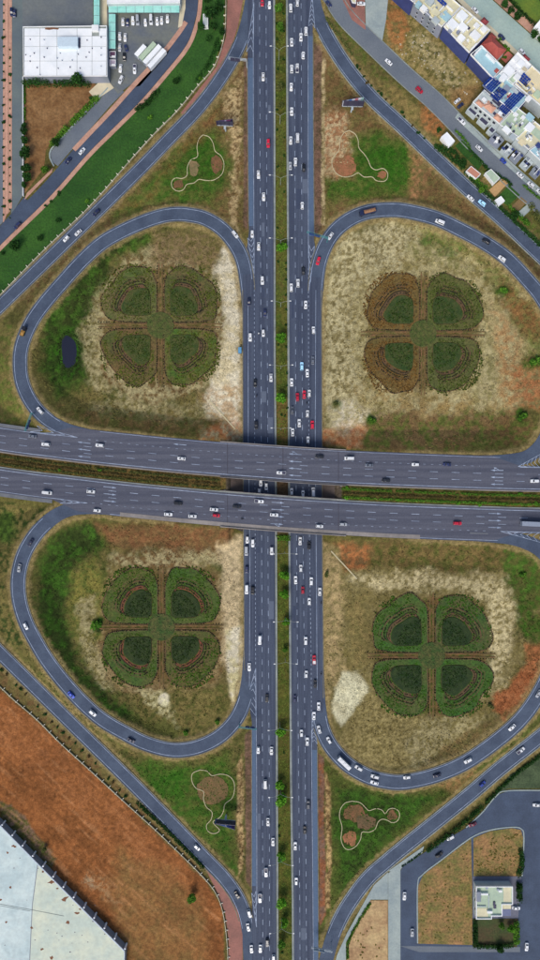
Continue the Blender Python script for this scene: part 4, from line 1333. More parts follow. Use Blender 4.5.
def boundary(pts, label, step, h, m_wall, side, m_post=None, reach=1.3):
    s, _ = spline(pts, 2.0)
    x0, y0 = P2(*s[0])
    root = empty('boundary_fence', (x0, y0, 0), label, 'fence')
    mb = MB()
    kerb_along([(*P2(a, b), h - .1) for a, b in s], .35, .1, mb)
    lo = MB()
    kerb_along([(*P2(a, b), h) for a, b in s], .28, 0.0, lo)
    # panel body down to the ground
    pts3 = [P2(a, b) for a, b in s]
    wb = MB()
    for i in range(len(pts3) - 1):
        (ax, ay), (bx, by) = pts3[i], pts3[i + 1]
        ang = math.atan2(by - ay, bx - ax)
        wb.box(((ax + bx) / 2, (ay + by) / 2, (h - .35) / 2 - .1), (math.hypot(bx - ax, by - ay) + .02, .2, h - .3), ang)
    wb.build('fence_wall', m_wall, root)
    mb.build('coping', m_wall, root)
    seg = np.r_[0, np.cumsum(np.linalg.norm(np.diff(s, axis=0), axis=1))]
    d = np.gradient(s, axis=0)
    t = step / 2
    pm = None
    while t < seg[-1]:
        px, py = np.interp(t, seg, s[:, 0]), np.interp(t, seg, s[:, 1])
        dx, dy = np.interp(t, seg, d[:, 0]), np.interp(t, seg, d[:, 1])
        if -20 < px < 560 and -20 < py < 980:
            x, y = P2(px, py)
            if pm is None:
                pm = MB().box((0, 0, (h + .3) / 2 - .1), (.42, .42, h + .3)).box((0, side * reach / 2, h * .3), (.3, reach, h * .75)).mesh('post', m_post or M_post)
            link('post', pm, root, (x - x0, y - y0, 0), math.atan2(-dy, dx))
        t += step
    return root


boundary(lawn_edge_fence, 'long pale fence with posts between dark green lawn and slip road', 8.6, 1.0, M_wall, -1)
boundary([(-60, 632), (0, 686), (15, 700), (37, 719), (62, 744), (95, 774), (122, 799), (152, 826), (177, 850), (201, 874), (215, 891), (222, 908), (226, 931), (228, 960), (228.5, 1010)],
         'long pale fence with posts edging the reddish brown field', 9.0, 0.9, M_wall, 1)

# ------------------------------------------------------------------ buildings
M_white = mat('white_render', lin(238, 240, 240), .05, .5, .8, col2=lin(222, 226, 228), scale2=.1)
M_whiter = mat('white_membrane', lin(244, 247, 248), .04, .4, .7, col2=lin(228, 234, 238), scale2=.06)
M_navy = mat('navy_cladding', lin(58, 72, 128), .1, .5, .6, col2=lin(50, 62, 112), scale2=.1)
M_greyw = mat('grey_render', lin(138, 144, 162), .1, .4, .8, col2=lin(120, 130, 140), scale2=.1)
M_palewall = mat('pale_render', lin(186, 196, 196), .08, .5, .8, col2=lin(166, 178, 184), scale2=.1)
M_cream2 = mat('cream_roof', lin(222, 216, 180), .08, .6, .85, col2=lin(202, 198, 168), scale2=.12)
M_mint = mat('pale_green_roof', lin(182, 200, 172), .08, .6, .85, col2=lin(164, 184, 164), scale2=.12)
M_sky = mat('pale_blue_roof', lin(168, 204, 212), .08, .6, .8, col2=lin(150, 188, 202), scale2=.12)
M_terra = mat('terracotta_tiles', lin(176, 88, 78), .15, 1.2, .85, .3, col2=lin(158, 74, 66), scale2=.2)
M_apric = mat('apricot_tiles', lin(208, 160, 136), .12, 1.2, .85, .2, col2=lin(190, 142, 118), scale2=.2)
M_beige = mat('beige_roof', lin(220, 208, 172), .07, .6, .85)
M_glass = mat('dark_window', lin(28, 34, 52), .05, 1, .15)
M_solar = mat('solar_glass', lin(36, 66, 150), .15, 1.5, .2, col2=lin(24, 48, 120), scale2=.4)
M_frame = mat('grey_metal', lin(150, 160, 176), .05, 1, .5, metal=.3)
M_teal = mat('teal_sheet', lin(142, 212, 200), .1, .6, .6, col2=lin(168, 226, 216), scale2=.1)
M_darkm = mat('dark_metal', lin(60, 60, 84), .1, 1, .5)
M_rust = mat('rusty_stain', lin(122, 82, 58), .3, 1, .9)


def centroid(poly):
    return sum(p[0] for p in poly) / len(poly), sum(p[1] for p in poly) / len(poly)


def block(name, poly, h, wall, roof, label, cat='building', parapet=.5, pm=None, roofname='roof'):
    cx, cy = centroid(poly)
    bx, by, _ = P(cx, cy, h)
    root = empty(name, (bx, by, 0), label, cat)
    w = [P2(x, y, h) for x, y in poly]
    MB().prism(w, -.2, h - .02).build('wall', wall, root)
    inset = [(bx + (x - bx) * .985, by + (y - by) * .985) for x, y in w]
    MB().prism(inset, h - .015, h + .06).build(roofname, roof, root)
    if parapet > 0:
        mb = MB()
        n = len(w)
        for i in range(n):
            (ax, ay), (ex, ey) = w[i], w[(i + 1) % n]
            L = math.hypot(ex - ax, ey - ay)
            mx, my = (ax + ex) / 2, (ay + ey) / 2
            dx, dy = bx - mx, by - my
            nx_, ny_ = -(ey - ay) / L, (ex - ax) / L
            if nx_ * dx + ny_ * dy < 0:
                nx_, ny_ = -nx_, -ny_
            mb.box((mx + nx_ * .14, my + ny_ * .14, h + parapet / 2 - .015 + i * .002), (L - .02 - .3 * (i % 2), .3, parapet + .03), math.atan2(ey - ay, ex - ax))
        mb.build('parapet', pm or M_white, root)
    root['_h'] = h
    return root


def on_roof(root, name, px, py, w, d, hh, m, rot=0.0, z0=None):
    """box of w x d px standing on the roof of root; rot in degrees, map sense (clockwise positive on the picture)"""
    h = root['_h'] + .06 if z0 is None else z0
    x, y, _ = P(px, py, h + hh)
    return MB().box((x, y, h + hh / 2), (w * S, d * S, hh), -math.radians(rot)).build(name, m, root)


def facade_windows(root, a, b, h, rows, cols, m=None, w=1.1, hh=1.3, frac=(0.08, .92)):
    """windows set proud on the wall whose roof edge runs from a to b (px)"""
    ax, ay = P2(*a, h)
    bx, by = P2(*b, h)
    ang = math.atan2(by - ay, bx - ax)
    ox, oy, _ = root.location
    nx_, ny_ = math.sin(ang), -math.cos(ang)
    if nx_ * ((ax + bx) / 2 - ox) + ny_ * ((ay + by) / 2 - oy) < 0:
        nx_, ny_ = -nx_, -ny_
    L = math.hypot(bx - ax, by - ay)
    me = MB().box((0, 0, 0), (w, .16, hh)).mesh('window', m or M_glass)
    ms = MB().box((0, 0, 0), (w + .3, .36, .1)).mesh('sill', M_white)
    for r in range(rows):
        z = h * (r + .55) / rows
        for c in range(cols):
            t = frac[0] + (frac[1] - frac[0]) * (c + .5) / cols
            wo = link('window', me, root, (ax + (bx - ax) * t + nx_ * .03 - ox, ay + (by - ay) * t + ny_ * .03 - oy, z), ang)
            link('sill', ms, wo, (0, 0, -hh / 2 - .05))


def solar_array(root, px, py, cols, rows, rot, z0=None):
    """tilted panels in a grid, each a part with a recessed gap"""
    h = root['_h'] + .9 if z0 is None else z0
    a = -math.radians(rot)
    me = MB().box((0, 0, 0), (1.75, 1.0, .06)).mesh('solar_panel', M_solar)
    cx, cy, _ = P(px, py, h)
    ox, oy, _ = root.location
    for r in range(rows):
        for c in range(cols):
            u, v = (c - (cols - 1) / 2) * 1.9, (r - (rows - 1) / 2) * 1.15
            o = link('solar_panel', me, root, (cx + u * math.cos(a) - v * math.sin(a) - ox, cy + u * math.sin(a) + v * math.cos(a) - oy, h + v * .22), a)
            o.rotation_euler = (math.radians(12), 0, a)
    fr = MB()
    for c in (-1, 1):
        u = c * (cols * 1.9 / 2 - .3)
        fr.box((cx + u * math.cos(a), cy + u * math.sin(a), h - .5), (.12, rows * 1.1, .9), a)
    fr.build('solar_frame', M_frame, root)


# ---- white warehouse, upper left
wh = block('warehouse', [(23, 27), (107, 26), (107.5, 76.5), (23.5, 76.5)], 6, M_greyw, M_kerb, 'large white flat-roofed warehouse above the brown dirt lot', 'warehouse', .45, M_white)
colx, rowy = [24.2, 40, 57, 77, 92, 106.4], [28.2, 36, 46.5, 61, 75.6]
for i in range(5):
    for j in range(4):
        if i >= 4 and j == 0:
            x0, x1, y0, y1 = 99, 106.4, 28.2, 36
        else:
            x0, x1, y0, y1 = colx[i], colx[i + 1], rowy[j], rowy[j + 1]
        MB().prism([P2(x, y, 6.1) for x, y in rect(x0 + .18, y0 + .18, x1 - .18, y1 - .18)], 6.05, 6.12 + .01 * ((i + j) % 2)).build('roof_panel', M_whiter, wh)
ru = on_roof(wh, 'roof_unit', 67.5, 41.5, 19.5, 9, 2.6, mat('unit_top', lin(196, 214, 226), .08, .8, .6), 0)
for i in range(6):
    x, y, _ = P(79.2, 38 + i * 1.7, 7)
    MB().box((x, y, 6.55), (.7, .55, .9)).build('condenser', M_darkm, wh)
on_roof(wh, 'roof_hatch', 95, 27.5, 6.5, 5.5, 1.6, M_white)
pr = random.Random(3)
for x, y in ((30, 39), (44, 39.5), (47, 48), (30, 56), (25.5, 54.5), (34, 53), (44, 57), (30, 61), (57, 58), (72, 60), (78, 54), (86, 57), (92, 48), (101, 37), (101, 48), (101, 55), (101, 66), (62, 60), (37, 67.5),
             (58, 68), (70, 67), (80, 68), (87, 40), (89, 52), (40, 74.5), (60, 53)):
    px, py, _ = P(x, y, 6.6)
    MB().tube((px, py, 6.1), (px, py, 6.6 + pr.random() * .4), .28, .22, 7).build('roof_vent', M_darkm if pr.random() < .6 else M_frame, wh)
x, y, _ = P(51, 28.2, 6.2)
mb = MB()
mb.prism([(x - 3.5, y - .6), (x - 1, y - .9), (x + 1.5, y - .5), (x + 3.8, y - .7), (x + 4.5, y + .1), (x + 1, y + .5), (x - 3, y + .4)], 6.12, 6.15)
mb.build('rust_stain', M_rust, wh)

# ---- teal canopies
def canopy(label, x0, y0, x1, y1, n, h, posts):
    horiz = (x1 - x0) > (y1 - y0)
    cx, cy, _ = P((x0 + x1) / 2, (y0 + y1) / 2, h)
    root = empty('parking_canopy', (cx, cy, 0), label, 'canopy')
    for i in range(n):
        if horiz:
            a, b, c, d = x0 + (x1 - x0) * i / n + .2, y0, x0 + (x1 - x0) * (i + 1) / n - .2, y1
        else:
            a, b, c, d = x0, y0 + (y1 - y0) * i / n + .2, x1, y0 + (y1 - y0) * (i + 1) / n - .2
        p = [P2(*q, h) for q in rect(a, b, c, d)]
        m = MB()
        # shallow vaulted sheet: raised centre line
        zz = h + .25
        (ax, ay), (bx, by), (ex, ey), (fx, fy) = p
        if horiz:
            mid = [((ax + fx) / 2, (ay + fy) / 2, zz), ((bx + ex) / 2, (by + ey) / 2, zz)]
            m.add([(ax, ay, h), (bx, by, h), mid[1], mid[0], (fx, fy, h), (ex, ey, h)], [(3, 2, 1, 0), (4, 5, 2, 3)])
        else:
            mid = [((ax + bx) / 2, (ay + by) / 2, zz), ((fx + ex) / 2, (fy + ey) / 2, zz)]
            m.add([(ax, ay, h), (fx, fy, h), mid[1], mid[0], (bx, by, h), (ex, ey, h)], [(0, 1, 2, 3), (3, 2, 5, 4)])
        m.build('roof_panel', M_teal, root)
    fr = MB()
    for i in range(n + 1):
        if horiz:
            px = x0 + (x1 - x0) * i / n
            a, b = P(px, y0, h), P(px, y1, h)
        else:
            py = y0 + (y1 - y0) * i / n
            a, b = P(x0, py, h), P(x1, py, h)
        fr.tube((a[0], a[1], h + .02), (b[0], b[1], h + .02), .09, .09, 4)
    fr.build('roof_frame', M_frame, root)
    for px, py in posts:
        a = P(px, py, h)
        MB().tube((a[0], a[1], 0), (a[0], a[1], h), .12, .12, 6).build('post', M_frame, root)
    return root


canopy('long horizontal teal panelled canopy over row of parked cars', 108.5, 4.8, 179.5, 12.6, 8, 3.2, [(x, 6) for x in (110, 127, 144, 161, 178)])
canopy('vertical teal panelled canopy between warehouse and car park', 108.7, 14, 115.5, 49, 4, 3.2, [(109.5, y) for y in (15, 26, 37, 48)])
canopy('teal panelled canopy at top edge beside the grey yard', 93.6, -14, 99.6, 25.5, 4, 3.2, [(94.5, y) for y in (-12, 6, 24)])
mb_root = block('office_building', [(107, -30), (182, -30), (180, 3.2), (107, 4)], 5, M_palewall, M_white, 'white roofed building above the long teal canopy at top edge', 'building', .4)
# small dark stalls at the end of the vertical canopy
for i, (yy, lb) in enumerate(((54.5, 'small maroon roofed kiosk just below the vertical teal canopy'), (63, 'small pale roofed kiosk beside the white warehouse corner'))):
    k = block('kiosk', rect(109.5, yy - 3.2, 115.8, yy + 3.0), 2.6, M_greyw, mat('kiosk_roof%d' % i, lin(92, 62, 88) if i == 0 else lin(170, 160, 176), .2, .8), lb, 'kiosk', .2)
    on_roof(k, 'roof_box', 113.5, yy + 1.8, 4, 1.6, .5, M_white)

# ---- huge pale warehouse, lower left
H2 = 4.4
roofpoly = [(-90, 735), (0, 825), (62, 888), (125, 951), (122, 1080), (-120, 1080), (-120, 760)]
bx, by, _ = P(30, 930, 0)
bw = empty('warehouse', (bx, by, 0), 'huge pale blue and cream roofed shed beside the red field', 'warehouse')
M_shed = mat('pale_blue_sheet', lin(200, 216, 214), .1, .4, .7, col2=lin(176, 196, 198), scale2=.08)
M_shed2 = mat('pale_cream_sheet', lin(206, 212, 190), .1, .4, .7, col2=lin(184, 198, 186), scale2=.08)
MB().prism([P2(x, y, H2) for x, y in roofpoly], -.2, H2 - .02).build('wall', mat('shed_wall', lin(128, 136, 148), .1, .6, .7), bw)
split0, split1 = (38, 864), (24, 1080)
MB().prism([P2(x, y, H2) for x, y in [(-120, 760), (-90, 735), (0, 825), (37.4, 863.2), (32, 905), (23.6, 1080), (-120, 1080)]], H2, H2 + .1).build('roof', M_shed, bw)
MB().prism([P2(x, y, H2) for x, y in [(38.2, 864), (62, 888), (125, 951), (122, 1080), (24.4, 1080), (32.8, 905)]], H2, H2 + .1).build('roof', M_shed2, bw)
mb = MB()
kerb_along([P(x, y, H2 + .1) for x, y in ((-90, 735.5), (0, 825.5), (62, 888.5), (124.6, 951.3))], .5, .22, mb)
kerb_along([P(x, y, H2 + .1) for x, y in ((124.5, 952), (123, 1010), (121.6, 1079))], .5, .21, mb)
mb.build('roof_edge', mat('shed_edge', lin(176, 190, 206), .06, .8, .6), bw)
pm = MB().box((0, 0, H2 / 2), (.8, .8, H2 - .1)).mesh('pilaster', mat('pilaster', lin(226, 232, 238), .08, 1, .8))
ang = math.atan2(-(951 - 825), 125)
for i in range(15):
    t = (i - .9) / 12.2
    px, py = 0 + 125 * t, 825 + 126 * t
    if px > 126:
        break
    x, y, _ = P(px, py, H2)
    link('pilaster', pm, bw, (x + .45 - bx, y + .45 - by, 0), ang)
# drain line and patches of dirt on the roof
mb = MB()
kerb_along([P(x, y, H2 + .1) for x, y in ((-20, 901), (0, 904), (30, 909.5), (64, 916))], .25, .05, mb)
kerb_along([P(x, y, H2 + .1) for x, y in ((-20, 902.6), (0, 905.6), (30, 911))], .2, .05, mb)
mb.build('roof_seam', mat('seam', lin(110, 120, 118), .1, 1), bw)
pr = random.Random(5)
for (x, y, r) in ((14, 846, 2.2), (7.5, 852.5, 1.6), (10, 887, 1.8), (43, 871, 1.8), (51, 882, 3.2), (57.5, 888.5, 1.5), (65, 898.5, 3.6), (77, 913, 2.2), (80, 909, 1.4), (68, 922.5, 2.2), (32, 927.5, 1.6), (6, 922, 1.8), (0.5, 900, 2),
                  (42, 949, 1.7), (52, 957.5, 2.2), (57, 933, .8), (62, 936, .8), (75, 932, .8), (82, 935, .7), (93, 921, 1), (105, 934, .9), (14, 868, .8), (5, 945, .8), (70, 952, .9), (48, 930, .7), (73, 905, .8), (59, 940, .6), (95, 905, .6),
                  (38, 868, .9), (20, 858, .7), (27, 900, .6), (88, 942, .7), (72, 943, .6), (35, 940, .7)):
    n = 9
    pts = []
    for k in range(n):
        rr = r * pr.uniform(.4, 1.35)
        t = 6.283 * k / n
        pts.append(P2(x + rr * math.cos(t) * pr.uniform(.7, 1.2), y + rr * math.sin(t) * .7, H2))
    MB().prism(pts, H2 + .1, H2 + .125).build('dirt_patch', M_rust if r > 1 else M_darkm, bw)

# ---- white house, lower right
hh = 4.6
hp = [(476, 886), (512, 886), (512, 903.5), (501.5, 903.5), (501.5, 915), (491, 915), (491, 918), (476, 918)]
house = block('house', hp, hh, M_palewall, M_mint, 'white flat-roofed house in walled garden beside the dry plots', 'house', 0)
mb = MB()
ring = [P(x, y, hh) for x, y in hp]
for i in range(len(ring)):
    a, b = ring[i], ring[(i + 1) % len(ring)]
    L = math.hypot(b[0] - a[0], b[1] - a[1])
    mb.box(((a[0] + b[0]) / 2, (a[1] + b[1]) / 2, hh + .4 + i * .003), (L + .38 - .4 * (i % 2), .42, .9), math.atan2(b[1] - a[1], b[0] - a[0]))
mb.build('parapet', M_white, house)
for (x, y, w, d, z, m) in ((479, 897, 4, 9.5, 1.6, M_greyw), (484.5, 894.5, 7.5, 1.6, 1.2, M_white), (488.8, 902, .8, 12, .8, M_palewall), (490, 912.5, 5, 2.2, 1.2, M_white), (500.5, 891.5, 3.4, 2.2, 1.1, M_white), (498, 890, 1.4, 1.8, 1.4, M_frame),
                           (494.3, 904, 2.2, 3.8, .5, M_darkm), (495, 907, 2.6, 3.2, .4, M_darkm), (487, 888.5, 2.4, 1.4, .7, M_frame), (481.5, 906.5, 9, .7, .5, M_palewall)):
    on_roof(house, 'roof_structure', x, y, w, d, z, m)
MB().prism([P2(x, y, 4.64) for x, y in rect(503.5, 887.5, 511, 902)], 4.68, 4.7).build('roof_patch', M_cream2, house)
MB().prism([P2(x, y, 4.64) for x, y in rect(477, 908, 488, 917)], 4.68, 4.7).build('roof_patch', M_cream2, house)
MB().prism([P2(x, y, 2.8) for x, y in rect(501.8, 904, 511, 909)], 2.6, 2.8).build('porch_roof', M_cream2, house)
MB().prism([P2(x, y, .4) for x, y in rect(501.8, 909.2, 511, 916)], .1, .4).build('terrace', mat('terrace_tile', lin(110, 118, 150), .1, 1), house)
facade_windows(house, (476, 886), (476, 918), hh, 1, 3)
facade_windows(house, (512, 886), (512, 903.5), hh, 1, 2)

# ---- terraces, upper right
hA = 8.5
b1 = block('terraced_house', [(413.5, 3), (441.5, 27.5), (461, 7), (432, -18)], hA, M_greyw, M_cream2, 'grey walled house with cream roof terraces, at top beside waste ground', 'house', .7)
for (x, y, w, d, z, m) in ((424, 8, 6, 5, 1.8, M_white), (419, 3.5, 5, 4, 2.2, M_sky), (435.5, 12, 8, 6, 1.2, M_cream2), (436, 20, 7, 5, 1.4, M_palewall), (446, 16, 9, 7, .8, M_sky), (430, 0, 8, 5, 2.2, M_palewall), (428, 14, 5, 3, .6, M_greyw),
                           (441, 9, 1, 9, 1, M_white), (450, 8, 8, 1, .9, M_white)):
    on_roof(b1, 'roof_structure', x, y, w, d, z, m, 43)
solar_array(b1, 442, 2, 3, 2, 43)
facade_windows(b1, (413.5, 3), (441.5, 27.5), hA, 3, 4, w=.9, hh=1.0)
b2 = block('terraced_house', [(443.5, 27), (469, 53.5), (490, 31), (461.5, 7)], hA, M_navy, M_cream2, 'bright white roofed house with navy blank wall facing waste ground', 'house', .8)
for (x, y, w, d, z, m) in ((462.5, 15, 9, 7.5, 2.4, M_whiter), (453, 23.5, 9, 7, 2.2, M_whiter), (463, 26.5, 8.5, 6.5, 1.8, M_whiter), (461.5, 37.5, 6.5, 5.5, 2.4, M_whiter), (475.5, 35, 9, 7.5, .9, M_white), (484, 29, 6, 5, 1.0, M_white),
                           (458.5, 31.5, 3, 3, 1.2, M_greyw), (470, 40, 4, 1, 1.4, M_cream2), (477, 25, 5, 4, 1.4, M_white), (466, 43.5, 4, 3, 1.0, M_cream), (450, 31, 4, 2.5, .8, M_greyw), (470, 20, 1, 9, 1.1, M_white), (474, 46, 1, 8, 1.1, M_white)):
    on_roof(b2, 'roof_structure', x, y, w, d, z, m, 44)
M_crim = mat('crimson_tiles', lin(140, 60, 66), .15, 1.2, .85)


def hip_roof(root, px, py, w, d, h0, hh_, m, rot, name='tiled_roof'):
    a = -math.radians(rot)
    cx, cy, _ = P(px, py, h0)
    ca, sa = math.cos(a), math.sin(a)
    q = lambda u, v, z: (cx + u * ca - v * sa, cy + u * sa + v * ca, z)
    W, D = w * S / 2, d * S / 2
    r = max(0, W - D)
    vs_ = [q(-W, -D, h0), q(W, -D, h0), q(W, D, h0), q(-W, D, h0), q(-r, 0, h0 + hh_), q(r, 0, h0 + hh_)]
    return MB().add(vs_, [(0, 1, 5, 4), (1, 2, 5), (2, 3, 4, 5), (3, 0, 4)]).build(name, m, root)


hip_roof(b2, 484.5, 21.5, 7, 6, hA - 1, 1.4, M_crim, 44, 'porch_roof')
# red roofed house with a terrace behind a navy wall
b3 = block('terraced_house', [(470, 55), (492.5, 79), (503, 68), (481, 46)], hA - .8, M_navy, M_sky, 'house with pale blue flat terrace and white walls beside red tiled roof', 'house', .9)
on_roof(b3, 'roof_structure', 478, 51, 1.5, 9, 1.6, M_white, 44)
on_roof(b3, 'roof_structure', 491, 57.5, 12, 1.5, 1.4, M_white, 44)
on_roof(b3, 'roof_structure', 497, 70.5, 4, 3.5, .6, M_terra, 44)
on_roof(b3, 'roof_structure', 474.5, 54, 3, 5, .5, M_darkm, 44)
rx, ry, _ = P(496, 49, 0)
b3b = empty('tiled_house', (rx, ry, 0), 'house with dark red tiled hip roof between white terraces', 'house')
a44 = -math.radians(44)
cx, cy, _ = P(493.5, 47.5, 6)
MB().box((cx, cy, 2.9), (20 * S, 13 * S, 5.8), a44).build('wall', M_white, b3b)
hip_roof(b3b, 493.5, 47.5, 22, 14.5, 5.8, 2.4, M_terra, 44, 'roof')
cx, cy, _ = P(507, 57, .3)
MB().box((cx, cy, .25), (7 * S, 10 * S, .3), a44).build('courtyard', mat('red_court', lin(196, 110, 94), .12, 1), b3b)
hip_roof(b3b, 492.5, 36.5, 7, 5, 3.0, 1.0, M_terra, 44, 'porch_roof')
b4 = block('terraced_house', [(517.5, 52.5), (531, 65.5), (513, 85), (499.5, 73)], hA, M_white, M_white, 'white roofed house with dark red porch, next to the red tiled roof', 'house', .7)
for (x, y, w, d, z, m) in ((509, 70.5, 9, 8, 1.4, M_whiter), (504, 77, 6, 5.5, 2.0, M_whiter), (517.5, 76.5, 5.5, 5, 1.7, M_white), (513, 79, 5, 8, .4, M_mint), (521, 63, 6, 6, .9, M_whiter), (516, 58, 4, 5, .8, M_white), (525, 69, 5, 3, .7, M_cream)):
    on_roof(b4, 'roof_structure', x, y, w, d, z, m, 44)
hip_roof(b4, 525.5, 58.5, 8, 6, hA - 1.2, 1.6, M_crim, 44, 'porch_roof')
b5 = block('terraced_house', [(531.5, 66), (560, 92), (545, 110), (514.5, 84.5)], hA - .4, M_palewall, M_beige, 'beige roofed house carrying one square blue solar array', 'house', .7)
solar_array(b5, 523.5, 80.5, 3, 5, 44)
for (x, y, w, d, z, m) in ((536, 78, 12, 9, .3, M_beige), (526, 87, 8, 6, .3, mat('olive_roof', lin(150, 140, 100), .1, 1)), (529, 98, 5, 4.5, 1.5, M_white), (522, 84, 14, .8, 1.1, M_cream2), (538, 94, 7, 6, 1.0, M_mint)):
    on_roof(b5, 'roof_structure', x, y, w, d, z, m, 44)
b6 = block('terraced_house', [(485, 86), (499, 73.5), (513, 85), (528, 98.5), (514, 114), (499, 101)], hA - .6, M_navy, M_sky, 'house with pale blue roof crowded by three blue solar arrays', 'house', .6)
solar_array(b6, 491.5, 84, 4, 6, 134)
solar_array(b6, 498.5, 94, 4, 5, 134)
solar_array(b6, 511.5, 102, 8, 5, 134)
for (x, y, w, d, z, m) in ((499, 82, 3, 3, 1.1, M_white), (502.5, 84, 2.5, 2.5, 1.4, M_cream2), (507, 88, 6, 5, .8, M_frame), (509.5, 95, 1.2, 5, .7, mat('red_hose', lin(170, 60, 80), .1, 1)), (496, 79, 2, 2, 1.0, M_frame), (515, 90, 8, 3, 1.0, M_palewall)):
    on_roof(b6, 'roof_structure', x, y, w, d, z, m, 44)
b7 = block('terraced_house', [(472.5, 102.5), (484, 90), (510, 112.5), (499.5, 124.5)], hA - .8, M_palewall, M_palewall, 'corner house with apricot tiled roofs facing the residential lane', 'house', .5)
hip_roof(b7, 490, 107, 11, 8, hA - .6, 1.4, M_apric, 42)
hip_roof(b7, 498, 118, 8, 6, hA - .6, 1.1, M_apric, 42)
hip_roof(b7, 480, 103.5, 8, 5, hA - .6, .9, M_apric, 42)
for (x, y, w, d, z, m) in ((484.5, 99, 4, 2.6, 1, M_white), (500.5, 113, 4, 3, 1.1, M_whiter), (488, 95, 12, 1, 1.2, M_palewall), (495, 100.5, 14, 3, .5, M_darkm), (504, 113.5, 4, 4, .5, M_darkm)):
    on_roof(b7, 'roof_structure', x, y, w, d, z, m, 42)
facade_windows(b7, (472.5, 102.5), (499.5, 124.5), hA - .8, 2, 5, w=1.6, hh=1.7)
# balconies on the lane side
for (x, y, w, zz) in ((473, 111, 11, 3.2), (484, 121, 11, 3.2), (492, 130, 7, 3.0)):
    cx, cy, _ = P(x, y, zz)
    MB().box((cx, cy, zz / 2), (w * S, 6 * S, zz), -math.radians(42)).build('balcony', M_palewall, b7)
    MB().box((cx, cy, zz + .02), (w * S - 1.4, 6 * S - 1.2, .1), -math.radians(42)).build('balcony_floor', M_darkm, b7)
b8 = block('terraced_house', [(510, 113.5), (516, 107), (534, 121), (518.5, 137.5), (499.5, 125)], hA - .9, M_palewall, M_mint, 'house with pale green roof and white roof boxes facing lane', 'house', .5)
for (x, y, w, d, z, m) in ((516, 114, 4.5, 3, 1.2, M_white), (523.5, 117, 4, 3, 1.2, M_white), (530, 117, 8, 6, .6, M_sky), (507, 129.5, 8, 5, 1.0, M_whiter), (513, 137, 6, 5, .6, M_palewall), (509, 124, 6, 1, 1, M_greyw), (511, 127, 1.5, 1.5, .8, M_darkm), (514, 131, 2, 1.5, .8, M_darkm)):
    on_roof(b8, 'roof_structure', x, y, w, d, z, m, 42)
b9 = block('terraced_house', [(515.5, 139), (534.5, 121.5), (552, 136), (528.5, 150)], hA - 1, M_palewall, M_cream2, 'house with pale yellow-green roof and one square white roof box', 'house', .5)
for (x, y, w, d, z, m) in ((530, 127, 8, 7.5, 1.4, M_whiter), (522, 142, 6, 5, .6, M_beige), (538, 134, 12, 7, .2, M_mint), (528, 146, 4, 1, .9, M_greyw)):
    on_roof(b9, 'roof_structure', x, y, w, d, z, m, 42)
b10 = block('terraced_house', [(529, 150.5), (552, 136.5), (580, 160), (553, 173)], hA - 1, M_palewall, M_sky, 'house with plain pale blue roof at the picture edge by lane', 'house', .5)
on_roof(b10, 'roof_structure', 539, 145, 5, 4, 1.2, M_navy, 42)
cr0 = random.Random(12)
# low front courts with dark openings along the lane
for i, (x, y, w, lb) in enumerate(((497, 139.5, 12, 'low grey front court with dark glazed roof below apricot house'), (508, 149, 10, 'low pale front court with dark opening beside parked blue car'),
                                   (517, 156, 9, 'low cream front court between the dark glazed courts'), (527, 163, 9, 'low front court with two dark skylights beside parked white cars'), (537, 171, 9, 'low front court with dark skylight nearest the picture edge'))):
    cx, cy, _ = P(x, y, 3)
    r = empty('front_court', (cx, cy, 0), lb, 'annex')
    a = -math.radians(42)
    MB().box((cx, cy, 1.5), (w * S, 9 * S, 3.0), a).build('wall', M_palewall if i % 2 else M_greyw, r)
    for k in ((-1, 1) if i in (0, 3) else (-1,)):
        u = k * w * S * .22
        MB().box((cx + u * math.cos(a), cy + u * math.sin(a), 3.03), (w * S * .34, (3 + i % 3 * 1.4) * S, .12), a).build('skylight', M_glass, r)
    for k in range(4):
        u, v = cr0.uniform(-.4, .4) * w * S, cr0.uniform(-.38, .38) * 9 * S
        MB().box((cx + u * math.cos(a) - v * math.sin(a), cy + u * math.sin(a) + v * math.cos(a), 3.3), (cr0.uniform(.5, 2.2), cr0.uniform(.4, 1.6), cr0.uniform(.5, 1.0)), a).build('roof_fixture', cr0.choice([M_white, M_greyw, M_cream2, M_navy]), r)
    MB().box((cx, cy, 3.0), (.3, 9 * S + .2, .5), a).build('dividing_wall', M_white, r)
# tanks, ducts and boxes crowding the flat roofs
cr = random.Random(31)
for root, lo, hi, n in ((b1, (420, 2), (452, 18), 16), (b2, (450, 14), (482, 46), 20), (b4, (506, 60), (526, 80), 10), (b5, (520, 76), (540, 98), 12), (b6, (488, 82), (516, 106), 14), (b7, (482, 96), (504, 118), 10), (b8, (508, 116), (528, 132), 14), (b9, (520, 128), (540, 146), 12), (b10, (532, 142), (552, 164), 12)):
    ox, oy, _ = root.location
    k = 0
    while k < n:
        t, q = cr.uniform(.1, .9), cr.uniform(.12, .88)
        # spread along the two street axes
        cxm, cym = (lo[0] + hi[0]) / 2, (lo[1] + hi[1]) / 2
        sp = (hi[0] - lo[0]) * .62
        u, v = (t - .5) * sp * 1.1, (q - .5) * sp
        px, py = cxm + u * .72 + v * .69, cym + u * .69 - v * .72
        w_, d_ = cr.choice([(1.4, 1.4), (2.2, 1.2), (3.4, .5), (.5, 3.6), (2.6, 2.2), (1.0, 1.0), (4.5, .45)])
        on_roof(root, 'roof_fixture', px, py, w_, d_, cr.uniform(.4, 1.3), cr.choice([M_white, M_whiter, M_palewall, M_greyw, M_darkm, M_cream2, M_frame]), 43)
        k += 1
# navy building whose corner shows at the top
b0 = block('apartment_block', [(388, -20), (413, 2.5), (432, -18), (410, -40)], 9.5, M_navy, M_greyw, 'dark navy walled block cut by the top edge beside waste ground', 'building', .6)
